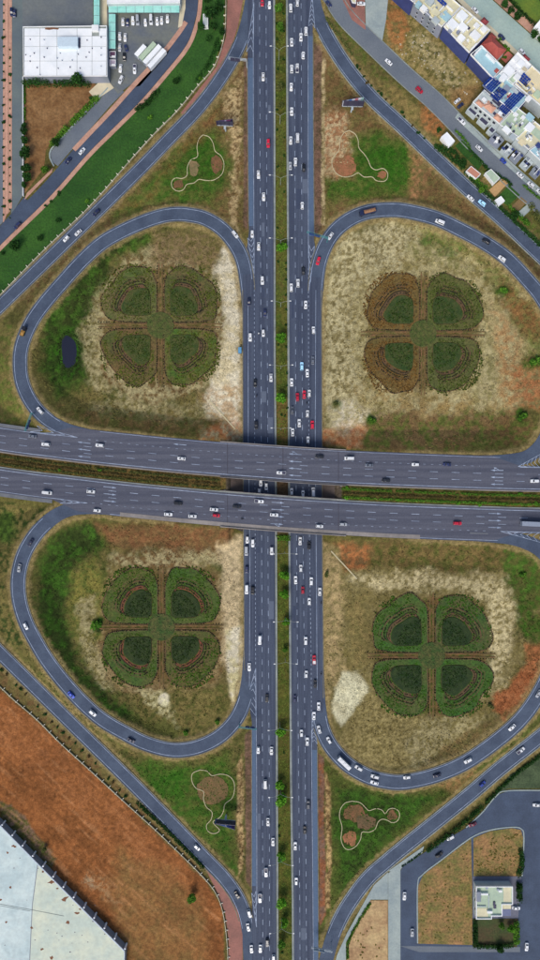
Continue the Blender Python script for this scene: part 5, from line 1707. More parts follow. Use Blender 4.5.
# villa by the park
pv = block('villa', [(534, 27), (540, 20), (552, 30), (545, 37)], 5, M_white, M_white, 'small white building beside the yellow-green park lawn', 'house', .4)
# forecourt kiosk at top
kk = block('kiosk', [(349, -6), (356, -6), (356, 4), (352, 3)], 3, M_darkm, M_cream2, 'small cream edged kiosk on the pink forecourt at top', 'kiosk', .4)
# garden sheds between lane and slip road
def shed(label, poly, h, roof):
    r = block('garden_shed', poly, h, M_white, roof, label, 'shed', .15)
    return r


shed('white roofed shed on the garden strip nearest the orange bank', [(441, 137), (447, 132), (455, 141), (449, 147)], 3, M_whiter)
shed('terracotta roofed shed between hedged lawns on garden strip', [(466, 171), (471, 166), (481, 174), (476, 179)], 2.6, mat('shed_clay', lin(190, 132, 110), .1, 1))
shed('pale mint roofed shed on garden strip beside the tan plot', [(485, 173), (491, 169), (500, 178), (494, 184)], 2.6, M_mint)
shed('small white shed on garden strip beside the slip road', [(495, 200), (501, 196), (505, 201), (499, 206)], 2.4, M_white)
shed('small white hut at the right end of dark green lawn strip', rect(203, 14, 208, 26), 2.6, M_palewall)
gx = [('garden_plot', [(455, 146), (462, 140), (474, 152), (468, 160)], M_lawn), ('garden_plot', [(468, 160), (475, 153), (484, 162), (478, 170)], M_lawn),
      ('garden_plot', [(489, 190), (503, 178), (508, 183), (495, 197)], mat('tan_plot', lin(186, 150, 102), .15, 1)), ('garden_plot', [(497, 198), (509, 185), (520, 195), (508, 206)], M_lawn),
      ('garden_plot', [(476, 182), (486, 176), (492, 183), (485, 192)], M_lot), ('garden_plot', [(510, 208), (521, 197), (527, 202), (516, 213)], mat('clay_plot', lin(128, 104, 66), .25, 1)),
      ('garden_plot', [(517, 213), (529, 203), (534, 207), (522, 218)], M_pale)]
for nm, p, m in gx:
    sheet(nm, p, .1, m)

# ------------------------------------------------------------------ plants
M_leaf = attr_mat('leaves', var=0.2, scales=(1.3,), bump=0, objvar=.22)
M_bark = mat('bark', lin(92, 76, 58), .2, 3, .9, .3)


def leaf_mesh(name, centres, size, ca, cb, rg, flat=.55):
    """a quad leaf spray at every centre, random tilt"""
    c = np.asarray(centres, float)
    n = len(c)
    nrm = rg.normal(0, 1, (n, 3))
    nrm[:, 2] = np.abs(nrm[:, 2]) + flat
    nrm /= np.linalg.norm(nrm, axis=1)[:, None]
    t = np.cross(nrm, rg.normal(0, 1, (n, 3)))
    t /= np.linalg.norm(t, axis=1)[:, None] + 1e-9
    b = np.cross(nrm, t)
    sz = size * rg.uniform(.55, 1.25, n)[:, None]
    v = np.stack([c - t * sz * .5, c + b * sz * .34, c + t * sz * .5, c - b * sz * .34], 1).reshape(-1, 3)
    f = np.arange(n * 4).reshape(n, 4)
    m = rg.random(n)[:, None]
    col = np.array(ca) * (1 - m) + np.array(cb) * m
    return np_mesh(name, v, f, M_leaf, np.repeat(col, 4, 0))


def crown_points(rg, n, lobes=7):
    """points in a lumpy crown of radius 1"""
    lc = rg.normal(0, 1, (lobes, 3))
    lc /= np.linalg.norm(lc, axis=1)[:, None]
    lc *= rg.uniform(.35, .6, lobes)[:, None]
    lc[:, 2] *= .8
    lr = rg.uniform(.38, .58, lobes)
    k = rg.integers(0, lobes, n)
    d = rg.normal(0, 1, (n, 3))
    d /= np.linalg.norm(d, axis=1)[:, None]
    return lc[k] + d * (lr[k] * rg.random(n) ** .35)[:, None]


LEAFC = {'bright': (lin(50, 104, 18), lin(104, 156, 44)), 'mid': (lin(48, 90, 24), lin(92, 134, 42)), 'dark': (lin(18, 48, 18), lin(48, 86, 34)), 'olive': (lin(58, 70, 34), lin(104, 108, 58)), 'dry': (lin(92, 74, 44), lin(60, 62, 34))}
CROWNS = {}
for kd, (ca, cb) in LEAFC.items():
    CROWNS[kd] = [leaf_mesh('crown', crown_points(np.random.default_rng(20 + i), 520), .32, ca, cb, np.random.default_rng(50 + i)) for i in range(3)]
SHRUBS = {}
for kd, (ca, cb) in LEAFC.items():
    SHRUBS[kd] = [leaf_mesh('shrub', crown_points(np.random.default_rng(80 + i), 130, 5), .5, ca, cb, np.random.default_rng(90 + i)) for i in range(3)]
tk = MB()
tk.tube((0, 0, 0), (0, 0, .62), .06, .042, 7)
for a in (0.3, 2.3, 4.4):
    tk.tube((0, 0, .55), (.34 * math.cos(a), .34 * math.sin(a), .95), .035, .015, 5)
TRUNK = tk.mesh('trunk', M_bark)
tcount = 0


def tree(px, py, r, kind, label, group=None, lift_=1.3):
    global tcount
    tcount += 1
    R = r * S
    h = R * 2.1
    x0, y0, z0 = ground_at(px, py)
    x, y, _ = P(px, py, z0 + R * lift_)
    z0 = max(float(zt(x, y)), -.1)
    root = empty('tree', (x, y, z0 - .05), label, 'tree', group, rng.uniform(0, 6))
    link('trunk', TRUNK, root, (0, 0, 0), 0, (R * 1.25, R * 1.25, R * (lift_ + .2)))
    link('crown', CROWNS[kind][tcount % 3], root, (0, 0, R * lift_), rng.uniform(0, 6), (R * 1.02, R * 1.02, R * .95))
    return root


def shrub(px, py, r, kind, label, group=None, name='shrub'):
    global tcount
    tcount += 1
    R = r * S
    x0, y0, z0 = ground_at(px, py)
    o = link(name, SHRUBS[kind][tcount % 3], None, (x0, y0, max(z0, 0.0) + R * .42), rng.uniform(0, 6), (R * 1.05, R * 1.05, R * .75))
    return tag(o, label, 'shrub', group)


def hedge(pts, w, h, kind, label, name='hedge', dens=16, z=None, leaf=.85, cat='hedge', group=None, parent=None):
    """clipped or ragged hedge along px points: leaf sprays filling a strip"""
    s, _ = spline(pts, 1.0)
    seg = np.r_[0, np.cumsum(np.linalg.norm(np.diff(s, axis=0), axis=1))]
    L = seg[-1] * S
    n = int(L * w * dens)
    rg = np.random.default_rng(int(abs(s[0, 0] * 13 + s[0, 1] * 7)) + 1)
    t = rg.uniform(0, seg[-1], n)
    px, py = np.interp(t, seg, s[:, 0]), np.interp(t, seg, s[:, 1])
    px = px + rg.uniform(-.5, .5, n) * w / S
    py = py + rg.uniform(-.5, .5, n) * w / S
    k = fbm(px, py, 5, 2, 3)
    keep = k > .27
    px, py, k = px[keep], py[keep], k[keep]
    zz = np.zeros(len(px))
    if z is None:
        for _ in range(3):
            kk = (HC - zz) / HC
            x, y = (px - 270) * S * kk, (480 - py) * S * kk
            zz = np.maximum(zt(x, y), 0)
    else:
        zz[:] = z
        kk = (HC - zz) / HC
        x, y = (px - 270) * S * kk, (480 - py) * S * kk
    zt_ = zz + h * rg.random(len(px)) ** .6 * (.5 + k)
    ca, cb = LEAFC[kind]
    o = link(name, leaf_mesh(name, np.stack([x, y, zt_], 1), leaf, ca, cb, rg), parent)
    if parent is None:
        tag(o, label, cat, group)
    return o


# ---- trees on the central reservation, from the top of the picture down
med_trees = [(278.5, 7, 5, 'mid'), (280, 27, 5, 'mid'), (279.5, 87, 4.2, 'olive'), (280.5, 105, 3.6, 'olive'), (281.5, 246.5, 6, 'bright'), (281, 338, 6.2, 'bright'), (281.5, 398, 6, 'bright'), (284.5, 575, 5.6, 'bright'),
             (284.5, 594, 5.4, 'bright'), (286.3, 622.5, 4.6, 'bright'), (285.5, 650, 3.4, 'mid'), (280.6, 733, 6, 'bright'), (280.2, 785, 5.2, 'bright'), (282, 800.5, 7.2, 'bright'), (281, 857, 5.6, 'bright'), (281.5, 904, 6.2, 'bright'),
             (284, 923.5, 5, 'bright'), (282, 945, 5, 'mid')]
for i, (x, y, r, k) in enumerate(med_trees):
    tree(x, y, r, k, 'leafy green tree on the central reservation, %s from the top edge' % ordw(i + 1), 'trees on the central reservation')
med_sh = [(277, 24), (283.6, 14), (283.6, 32), (277.2, 39.5), (277.6, 70), (283.8, 60), (277, 110), (277.2, 130), (284.2, 138), (284.2, 156), (278, 167), (284.4, 192), (277.6, 228), (286, 263), (286, 270), (286.2, 280), (286, 295), (286.2, 310), (286, 325),
          (286.3, 347), (278, 262), (278, 345), (287, 373), (287, 386), (287.3, 408), (281.5, 415), (285, 416), (279, 826), (279.4, 836), (284, 752), (282, 952)]
for i, (x, y) in enumerate(sorted(med_sh, key=lambda p: p[1])):
    shrub(x, y, 1.5, 'dark', 'small dark bush on the central reservation, %s from the top edge' % ordw(i + 1), 'bushes on the central reservation')
hedge([(278, 538), (289.5, 538)], 3, 1.0, 'mid', 'low green planting on reservation just below the bridge')

# ---- hedge rows on the overpass reservation
LEFTX, RIGHTX = np.arange(-20, 227, 12.0), np.arange(342, 561, 12.0)
for xs_, nm in ((LEFTX, 'left of the bridge opening'), (RIGHTX, 'right of the bridge opening')):
    kd = 'olive' if xs_[0] < 100 else 'mid'
    lo = lambda x, f: HU_bot(x) + 3.0 + (HL_top(x) - 2 - HU_bot(x) - 3.0) * f
    for f, w in ((.16, 'upper'), (.50, 'middle'), (.84, 'lower')):
        hedge([(x, lo(x, f)) for x in xs_], 1.3 if f != .5 else 1.0, 1.0, kd if f != .5 else 'dry', '%s planting row of the overpass reservation, %s' % (w, nm), z=ZH - .05, dens=13 if f != .5 else 15, name='hedge_row', leaf=.75)
for x, y in ((346, 498), (398, 500.5), (347, 487.5), (458, 503), (480, 505), (536, 503), (100, 470), (60, 470), (520, 494)):
    shrub(x, y, 2.4, 'bright' if x > 300 else 'mid', 'small bright bush on overpass reservation, %s from the left edge' % ordw(1 + [60, 100, 346, 347, 398, 458, 480, 520, 536].index(x)), 'bushes on the overpass reservation')

# ---- lawn strip, upper left
for x, y, r, k, lb in ((15, 245, 6.2, 'dark', 'big dark round tree at the lower left end of the lawn'), (2.5, 253, 2.4, 'dark', 'small dark tree at the left picture edge below lawn pavement'), (211, 12, 7.2, 'dark', 'large dark tree at the top of the lawn strip'),
                       (201, 26, 4.5, 'dark', 'dark tree left of the small white hut on lawn'), (219, 6, 5.5, 'dark', 'dark tree beside the pale fence at top edge'), (214, 26, 4.2, 'dark', 'dark tree just below the largest tree on the lawn'),
                       (176, 80, 4.2, 'dark', 'lone dark tree midway along the lawn strip'), (222, 31, 4, 'dark', 'dark tree beside the pale fence below the white hut'), (208, 38, 3.4, 'dark', 'small dark tree on the lawn below the white hut'), (218, 48, 3.2, 'dark', 'small dark tree beside the fence where the lawn bends'), (40, 238, 3.4, 'dark', 'small dark tree in the middle of lower left lawn end'), (207, -2, 5, 'dark', 'dark tree cut by the top edge above the lawn')):
    tree(x, y, r, k, lb)
for i, (x, y, r) in enumerate(((59, 194, 2.6), (51, 202, 2), (46, 206.5, 2), (59, 221, 3.2), (88, 202, 3), (201, 80, 3), (150, 118, 3), (170, 118, 2.4))):
    shrub(x, y, r, 'dark' if i < 4 else 'mid', '%s bush on the long lawn strip, %s along from its left end' % ('dark' if i < 4 else 'green', ordw([2, 0, 1, 3, 4, 7, 5, 6].index(i) + 1 if False else {0: 4, 1: 2, 2: 1, 3: 3, 4: 5, 5: 8, 6: 6, 7: 7}[i])), 'bushes on the lawn strip')
hedge([(136, 110), (147, 104), (158, 92)], 2.6, 1.6, 'dark', 'dark hedge at the edge of the lawn pavement')
hedge([(218, 40), (210, 62), (196, 82)], 2.0, 1.0, 'dark', 'dark planting along the inside of the pale lawn fence')
lawn_tuft_poly = lawn_poly
tufts('grass', 16000, (0, 0, 230, 330), lambda a, b: poly_sd(a, b, lawn_tuft_poly) > 1.0, .55, 'short dark green grass of the long lawn strip')
# recolour this grass to match its lawn
_g = [o for o in COL.objects if o.name.startswith('grass')][-1]
_at = _g.data.attributes['Col']
_n = len(_at.data)
_c = np.ones((_n, 4), np.float32)
_m = np.repeat(nrg.random(_n // 6), 6)[:, None]
_c[:, :3] = np.array(lin(24, 64, 18)) * (1 - _m) + np.array(lin(58, 100, 36)) * _m
_at.data.foreach_set('color', _c.ravel())

# ---- around the dirt lot, upper left
tree(77, 79, 6, 'dark', 'large dark tree against the lower wall of white warehouse', lift_=2.2)
hedge([(25, 86), (40, 86), (60, 86.5), (90, 86)], 2.6, 4.5, 'dark', 'dark hedge along the warehouse wall and the dirt lot')
hedge([(98, 98), (84, 112), (66, 130), (52, 146)], 3.0, 1.4, 'mid', 'green hedge along the diagonal edge of the dirt lot')
for i, (x, y, r) in enumerate(((23.5, 125, 3.2), (23.6, 131, 4), (24, 140, 4.2), (24, 152, 7), (26, 167, 5.6), (26.5, 177, 5.2), (23.5, 185, 3.4))):
    tree(x, y, r, 'dark', 'dark tree on the left edge of dirt lot, %s down from the warehouse' % ordw(i + 1), 'trees left of the dirt lot')
hedge([(24.5, 84), (24.5, 120)], 1.6, 1.0, 'mid', 'thin green hedge between side lane and dirt lot')
tree(56, 142, 4.6, 'dark', 'dark round tree at lower right corner of the dirt lot')
tree(45, 169, 4.4, 'mid', 'green tree beside the curved end of the service lane')
shrub(92, 100, 3, 'dark', 'dark bush below the cream terrace by dirt lot')
wall_l = MB()
a, b = P(22.9, 77, .8), P(23.6, 196, .8)
wall_l.box(((a[0] + b[0]) / 2, (a[1] + b[1]) / 2, .7), (.4, abs(a[1] - b[1]), 1.6), 0)
tag(wall_l.build('boundary_wall', M_white), 'thin white wall between side lane and dirt lot', 'wall')
n1 = n2 = 0
for i in range(26):
    y = 5 + i * 8.4
    n1 += 1
    shrub(3.9, y, [1.3, 1.0, 1.7, 1.2, 2.2][i % 5], 'dark', 'small pavement bush in the far left column, %s from the top' % ordw(n1), 'street bushes in the far left column')
    if i >= 5:
        n2 += 1
        shrub(10.1, y + 3, [1.1, 1.5, 1.0, 2.3, 1.2][i % 5], 'dark', 'small pavement bush in second column beside side lane, %s from the top' % ordw(n2), 'street bushes beside the side lane')

# ---- verge bushes
ur = [(357, 67), (360, 70), (364, 77), (367, 83), (371, 86), (378, 92), (381, 95), (386, 100), (391, 105), (402, 113), (404, 117), (412, 126), (418, 133), (424, 139)]
for i, (x, y) in enumerate(ur):
    shrub(x, y, 1.6 if i % 3 else 2.2, 'dry' if i % 4 == 3 else 'dark', 'dark verge bush right of upper right slip road, %s from the top' % ordw(i + 1), 'bushes right of the upper right slip road')
ll = [(3, 668), (8, 672), (17, 683), (22, 687), (27, 692), (39, 704), (46, 712), (53, 720), (59, 725), (64, 730), (70, 736), (77, 741), (83, 748), (90, 754), (97, 761), (110, 776), (114, 780), (121, 788), (127, 794)]
for i, (x, y) in enumerate(ll):
    shrub(x - 1, y + 2, 1.7 if i % 3 else 2.1, 'dry' if i % 3 == 1 else 'dark', 'verge bush between lower left slip road and fence, %s from the left' % ordw(i + 1), 'bushes beside the lower left slip road')
hedge([(137, 802), (160, 823), (180, 843), (197, 860), (204, 868)], 1.9, 1.0, 'dark', 'dark green planting between lower left slip road and the fence')
hedge([(434, 146), (445, 155), (460, 167), (475, 184), (492, 200), (510, 218), (540, 246)], 2.2, 1.8, 'dark', 'ragged dark hedge along gardens beside the upper right slip road')
hedge([(468, 150), (476, 158), (486, 168)], 1.2, 1.4, 'dark', 'clipped hedge between garden lawns and residential lane')
hedge([(455, 131), (462, 138), (470, 148)], 1.2, 1.4, 'mid', 'clipped green hedge beside the white garden shed')
for x, y, r, k, lb in ((463, 163, 5, 'dark', 'dark tree in the gardens left of the terracotta shed'), (515, 215, 5, 'dark', 'dark round tree at the right end of gardens'), (481, 190, 3.4, 'mid', 'green tree below the pale mint shed'), (527, 222, 4, 'mid', 'green tree at the picture edge end of gardens'),
                       (439, 130, 3, 'dark', 'small dark tree beside the white garden shed')):
    tree(x, y, r, k, lb)
hedge([(441, 148), (452, 152), (458, 160)], 2.4, 1.8, 'dark', 'dark shrubs between the white shed and slip road')
hedge([(484, 166), (490, 172), (503, 179), (511, 186)], 1.6, 1.5, 'dark', 'dark hedge between lane and the mint roofed shed')
hedge([(486, 190), (478, 184), (470, 176)], 2.4, 1.8, 'mid', 'green shrubs below the terracotta roofed shed')
hedge([(509, 207), (516, 214), (524, 222)], 2.2, 1.6, 'mid', 'green shrubs below the clay plot at the garden end')
hedge([(530, 206), (536, 216), (545, 226)], 3.2, 1.6, 'olive', 'olive scrub at the picture edge between lane and slip road')
hedge([(326, 18), (340, 38), (352, 55)], 1.4, .8, 'olive', 'olive scrub at the top of the slip road verge')
hedge([(523, 186), (540, 200), (556, 214)], 1.2, 1.2, 'mid', 'green hedge below lane near the picture edge')
hedge([(427, 850), (440, 840), (452, 831), (466, 820), (482, 806)], 2.3, 1.8, 'dark', 'dark hedge between lower right slip road and junction')
hedge([(484, 804), (500, 788), (520, 770), (545, 752)], 1.8, 1.2, 'dark', 'dark planting above the junction beside the lower right slip road')
hedge([(402, 866), (414, 858), (424, 850)], .7, .7, 'dark', 'thin dark planting strip in the concrete apron')
# park, upper right
for i, (x, y, r) in enumerate(((500, -4, 4), (505, 4, 4.2), (511, 10, 4), (517.5, 15.5, 4.4), (536, 33, 5), (541, 38, 4))):
    tree(x, y, r, 'dark', 'dark hedge tree between park lawn and pink pavement, %s from the top' % ordw(i + 1), 'trees along the park')
hedge([(498, -12), (520, 12), (530, 23), (545, 36)], 1.6, 1.6, 'dark', 'dark hedge edging the yellow-green park lawn')
hedge([(536, -8), (548, 12), (556, 22)], 2, 1.6, 'dark', 'dark hedge in the far upper right picture corner')
for x, y, r, lb in ((499.5, 40, 2.2, 'small round bush between red roof and parked dark car'), (505, 47, 2.4, 'second green bush along the red tiled house pavement'), (508, 50, 2.6, 'third green bush along the red tiled house pavement'), (504, 58, 2.6, 'bright green bush in the red courtyard')):
    shrub(x, y, r, 'mid', lb)
# house garden, lower right
hedge([(474.5, 921), (474.8, 945)], 2.6, 1.9, 'dark', 'tall dark hedge on the left side of the house garden')
hedge([(476, 945), (495, 945.5), (512, 944)], 2.2, 1.7, 'dark', 'dark hedge on the lower side of the house garden')
hedge([(515.5, 921), (516, 942)], 3.2, 2.0, 'mid', 'thick green hedge on the right side of the house garden')
hedge([(518.5, 882), (518.8, 900)], 3.0, 2.2, 'dark', 'dark hedge between the white house and right road')
hedge([(520, 850), (521.5, 862), (518, 874)], 2.8, 1.6, 'dark', 'dark planting at right edge of the upper dry plot')
for x, y, r, k, lb in ((511, 929, 4.2, 'bright', 'bright green tree in the house garden'), (502, 926, 3.6, 'mid', 'green tree near the house terrace'), (500, 950, 4.2, 'dark', 'dark tree overhanging lower edge of house garden'), (519, 888, 3.8, 'dark', 'dark tree right of the white house roof')):
    tree(x, y, r, k, lb)
pr = random.Random(9)
for i in range(26):
    x, y = pr.uniform(478, 516), pr.uniform(842, 874)
    pass
for i in range(12):
    x, y = pr.uniform(350, 386), pr.uniform(905, 955)
    if x > 352 + max(0, (940 - y) * .4):
        pass
for pl, n, lb in (([(474, 840), (519, 832), (520, 874), (474, 874)], 420, 'scattered olive weeds on the upper dry plot'), ([(349, 980), (349, 944), (371, 902), (386, 902), (386, 980)], 160, 'scattered dark weeds on the sandy plot'),
                  ([(420, 941), (420, 888), (443, 863), (470, 842), (470, 942)], 330, 'scattered dry weeds on the large dry plot')):
    xs_, ys_ = [p[0] for p in pl], [p[1] for p in pl]
    tufts('weeds', n, (min(xs_), min(ys_), max(xs_), max(ys_)), lambda a, b, pl=pl: (poly_sd(a, b, pl) > 1) & (fbm(a, b, 7, 2) > .5), .8, lb, zmin=.05, tone=lin(96, 92, 40))
hedge([(347.5, 958), (348, 943), (358, 922), (370, 903)], 1.4, .7, 'mid', 'green weeds along the diagonal edge of the sandy plot')
tree(192, 899, 5.5, 'mid', 'lone green tree in the reddish brown field')
tree(58 - 14, 860 - 10, 3, 'olive', 'scrubby tree between the shed wall and red field')
for x, y, r, lb in ((372, 420, 4.2, 'lone green bush near the overpass in upper right infield'), (503, 292, 5, 'green bush at the right of upper right infield'), (521.5, 416, 5.5, 'green bush in the lower corner of upper right infield'), (97, 625, 6, 'dark green bush left of the lower left clover garden'),
                    (336, 404, 3.2, 'olive bush near the highway in upper right infield'), (327, 574, 3.4, 'bush beside the highway just below the bridge'), (522, 574, 4, 'green bush at top right of lower right infield'), (186, 733, 3.6, 'bush beside the lower left loop'),
                    (490, 706, 3.4, 'green bush beside the clover garden and red soil'), (534, 361, 6, 'wide green bush at right of upper right infield'), (218, 721, 3.6, 'dark bush inside the lower left loop near highway')):
    shrub(x, y, r, 'mid' if r > 3.5 else 'olive', lb)

# ------------------------------------------------------------------ the four clover gardens
PETAL = [(4.0, 12), (3.8, 38), (5.6, 48), (11.5, 56.5), (21, 60.5), (32, 57.5), (42.5, 49.5), (51, 39.5), (57, 28), (58, 17), (53, 7.6), (43, 4.2), (30, 3.6), (12, 3.5)]
INNER = [(10, 12), (10.2, 30), (14, 36), (21, 37.5), (29, 34), (36, 26), (38.5, 18), (36, 12), (30, 10), (13, 10)]


def offset_poly(p, d):
    """move a closed outline outwards by d px"""
    n = len(p)
    out = []
    a = sum(p[i][0] * p[(i + 1) % n][1] - p[(i + 1) % n][0] * p[i][1] for i in range(n))
    sg = 1 if a > 0 else -1
    for i in range(n):
        x0, y0 = p[i - 1]
        x1, y1 = p[(i + 1) % n]
        L = math.hypot(x1 - x0, y1 - y0) + 1e-9
        out.append((p[i][0] + sg * (y1 - y0) / L * d, p[i][1] - sg * (x1 - x0) / L * d))
    return out


def crescent(p, d):
    """offset that fades out on the two straight sides of a bed"""
    o = offset_poly(p, 1.0)
    out = []
    for (x, y), (a, b) in zip(p, o):
        w = float(sstep((min(x, y) - 10.8) / 8)) * d
        w = max(w, .06 * d)
        out.append((x + (a - x) * w, y + (b - y) * w))
    return out


def dots(path, step, r, rg, jit=.25, gap=.12):
    """one squat bush of eight faces every step px along a path"""
    mb = MB()
    s = np.array(path)
    seg = np.r_[0, np.cumsum(np.linalg.norm(np.diff(s, axis=0), axis=1))]
    t = 0
    while t < seg[-1]:
        px, py = np.interp(t, seg, s[:, 0]) + rg.uniform(-jit, jit), np.interp(t, seg, s[:, 1]) + rg.uniform(-jit, jit)
        if rg.random() > gap:
            x, y, z = ground_at(px, py)
            R = r * rg.uniform(.7, 1.25)
            z = max(z, 0) + .2
            ring = [(x + R * math.cos(k * 1.257 + t), y + R * math.sin(k * 1.257 + t), z + R * rg.uniform(.2, .5)) for k in range(5)]
            low = [(x + R * .8 * math.cos(k * 1.257 + t), y + R * .8 * math.sin(k * 1.257 + t), z - .3) for k in range(5)]
            top = (x + rg.uniform(-.1, .1), y, z + R * 1.2)
            mb.add(ring + low + [top], [(k, (k + 1) % 5, 10) for k in range(5)] + [(5 + k, 5 + (k + 1) % 5, (k + 1) % 5, k) for k in range(5)])
        t += step * rg.uniform(.85, 1.15)
    return mb


def ring_sheet(outer, inner, z0, z1):
    mb = MB()
    n = len(outer)
    o, i_ = [P2(*p) for p in outer], [P2(*p) for p in inner]
    vs_ = [(*p, z1) for p in o] + [(*p, z1 - .02) for p in i_] + [(*p, z0) for p in o]
    fs = []
    for k in range(n):
        k2 = (k + 1) % n
        f = (k, k2, n + k2, n + k)
        if not _ccw(vs_[f[0]], vs_[f[1]], vs_[f[2]]):
            f = f[::-1]
        fs += [f, (k, k2, 2 * n + k2, 2 * n + k)]
    return mb.add(vs_, fs)


gl = ['upper left', 'upper right', 'lower left', 'lower right']
desc = ['four-petal clover garden of olive lawn and hedges inside upper left loop', 'four-petal clover garden with rusty brown petals inside upper right loop',
        'four-petal clover garden with red ringed beds inside lower left loop', 'four-petal clover garden of greenest petals inside lower right loop']
# per garden and petal (right-up, right-down, left-down, left-up): main and second colour
PC = {0: [((76, 82, 44), (110, 92, 62)), ((74, 96, 38), (116, 90, 62)), ((84, 84, 46), (118, 88, 62)), ((84, 92, 50), (112, 98, 68))],
      1: [((84, 92, 46), (100, 92, 56)), ((86, 88, 52), (106, 98, 62)), ((124, 88, 54), (104, 86, 50)), ((128, 92, 58), (108, 88, 52))],
      2: [((62, 88, 36), (84, 92, 46)), ((78, 84, 44), (100, 86, 52)), ((64, 88, 38), (92, 90, 50)), ((70, 90, 40), (96, 90, 50))],
      3: [((56, 84, 38), (90, 86, 54)), ((54, 90, 34), (76, 92, 44)), ((60, 90, 38), (86, 88, 50)), ((60, 92, 40), (80, 92, 46))]}
IC = {0: ((50, 70, 24), (76, 78, 36)), 1: ((42, 66, 22), (68, 76, 34)), 2: ((30, 48, 16), (48, 62, 24)), 3: ((26, 48, 16), (44, 60, 24))}
M_ringsoil = mat('bed_soil', lin(104, 76, 54), .3, 1, .95, .4, col2=lin(82, 70, 44), scale2=.2)
M_ringred = mat('bed_red_soil', lin(122, 66, 46), .3, 1, .95, .4, col2=lin(96, 68, 46), scale2=.25)
M_gpath = mat('garden_path', lin(126, 92, 62), .4, .8, .95, .3, col2=lin(84, 82, 42), scale2=.22)
M_dotd = mat('bush_dark', lin(30, 38, 16), .3, 1, .95, col2=lin(52, 40, 24), scale2=.3)
rg2 = random.Random(17)
for g, (cx, cy) in enumerate(GARDENS):
    x0, y0, _ = P(cx, cy)
    root = empty('clover_garden', (x0, y0, 0), desc[g], 'garden')
    for q, (sx, sy) in enumerate(((1, -1), (1, 1), (-1, 1), (-1, -1))):
        k = 1.0 if g != 3 else 1.03
        tr = lambda p: [(cx + sx * a * k, cy + sy * b * k) for a, b in p]
        closed = lambda p, st: [tuple(v) for v in spline(list(p) + [p[0]], st)[0][:-1]]
        wob = [(a * rg2.uniform(.955, 1.04), b * rg2.uniform(.955, 1.04)) for a, b in PETAL]
        out = tr(closed(wob, 2.5))
        inn0 = closed([(a * rg2.uniform(.96, 1.04), b * rg2.uniform(.96, 1.04)) for a, b in INNER], 2.0)
        ca, cb = PC[g][q]
        mp = mat('petal_grass_%d_%d' % (g, q), tuple(v * t for v, t in zip(lin(*ca), (.78, .95, .6))), .55, .8, .95, .6, col2=tuple(v * t for v, t in zip(lin(*cb), (.82, .9, .66))), scale2=.07)
        MB().prism([P2(*p) for p in out], -.3, .16).build('petal', mp, root)
        ring_sheet(tr(offset_poly(closed(wob, 2.5), .5)), tr(offset_poly(closed(wob, 2.5), -.3)), -.2, .24).build('petal_border', M_ringsoil, root)
        MB().prism([P2(*p) for p in tr(inn0)], 0, .5).build('inner_bed', mat('inner_bed_%d' % g, lin(*IC[g][0]), .4, 1.2, .95, .6, col2=lin(*IC[g][1]), scale2=.25), root)
        ring_sheet(tr(crescent(inn0, 4.0)), tr(crescent(inn0, .8)), -.1, .2).build('bed_ring', M_ringred if g == 2 else M_ringsoil, root)
        ring_sheet(tr(crescent(inn0, 5.2)), tr(crescent(inn0, 4.1)), -.1, .26).build('bed_ring', M_dotd, root)
        ring_sheet(tr(crescent(inn0, 9.6)), tr(crescent(inn0, 8.6)), -.1, .2).build('bed_ring', M_ringsoil, root)
        n_i = len(inn0)
        arc = [p for p in crescent(inn0, 7.2) if min(p) > 13]
        arc.sort(key=lambda p: math.atan2(p[1] - 8, p[0] - 8))
        ring_sheet(tr(crescent(inn0, 12.6)), tr(crescent(inn0, 12.1)), -.1, .19).build('bed_ring', M_ringsoil, root)
        h = dots(tr([p for p in crescent(inn0, 10.4) if min(p) > 14]), 1.8, .4, rg2, gap=.35).build('hedge_dots', M_dotd, root)
        h['kind'] = 'stuff'
        h = dots(tr(arc), 1.7, .46, rg2).build('hedge_dots', M_dotd, root)
        h['kind'] = 'stuff'
        arc2 = [p for p in crescent(inn0, 2.4) if min(p) > 11.5]
        arc2.sort(key=lambda p: math.atan2(p[1] - 8, p[0] - 8))
        h = dots(tr(arc2), 1.3, .36, rg2, gap=.3).build('hedge_dots', M_dotd, root)
        h['kind'] = 'stuff'
        bo = [p for p in closed(wob, 2.5) if p[0] > 12 or p[1] > 30]
        h = dots(tr(bo), 2.1, .4, rg2, gap=.3).build('border_bushes', M_dotd, root)
        h['kind'] = 'stuff'
    kk_ = 1.0 if g != 3 else 1.03
    for (ax, ay, bx_, by_) in ((-62, 0, -10, 0), (10, 0, 62, 0), (0, -62, 0, -10), (0, 10, 0, 62)):
        p0, p1 = P2(cx + ax * kk_, cy + ay * kk_), P2(cx + bx_ * kk_, cy + by_ * kk_)
        hor = ay == by_ == 0
        for off, pw in ((-.9, .55), (.9, .55)):
            w = (abs(p1[0] - p0[0]), pw) if hor else (pw, abs(p1[1] - p0[1]))
            MB().box(((p0[0] + p1[0]) / 2 + (0 if hor else off), (p0[1] + p1[1]) / 2 + (off if hor else 0), .0), (*w, .3)).build('path', M_gpath, root)
        for o in (-3.2, 3.2):
            q0, q1 = ((cx + ax * kk_, cy + o), (cx + bx_ * kk_, cy + o)) if hor else ((cx + o, cy + ay * kk_), (cx + o, cy + by_ * kk_))
            h = dots([q0, q1], 2.6, .34, rg2, gap=.25).build('path_bushes', M_dotd, root)
            h['kind'] = 'stuff'
    MB().prism([P2(*p) for p in ell(cx, cy, 13.5, 13.5, 24)], -.2, .3).build('centre_bed', mat('centre_bed_%d' % g, lin(66, 82, 30) if g < 2 else lin(48, 74, 26), .5, .8, .95, .6, col2=lin(84, 84, 42), scale2=.3), root)
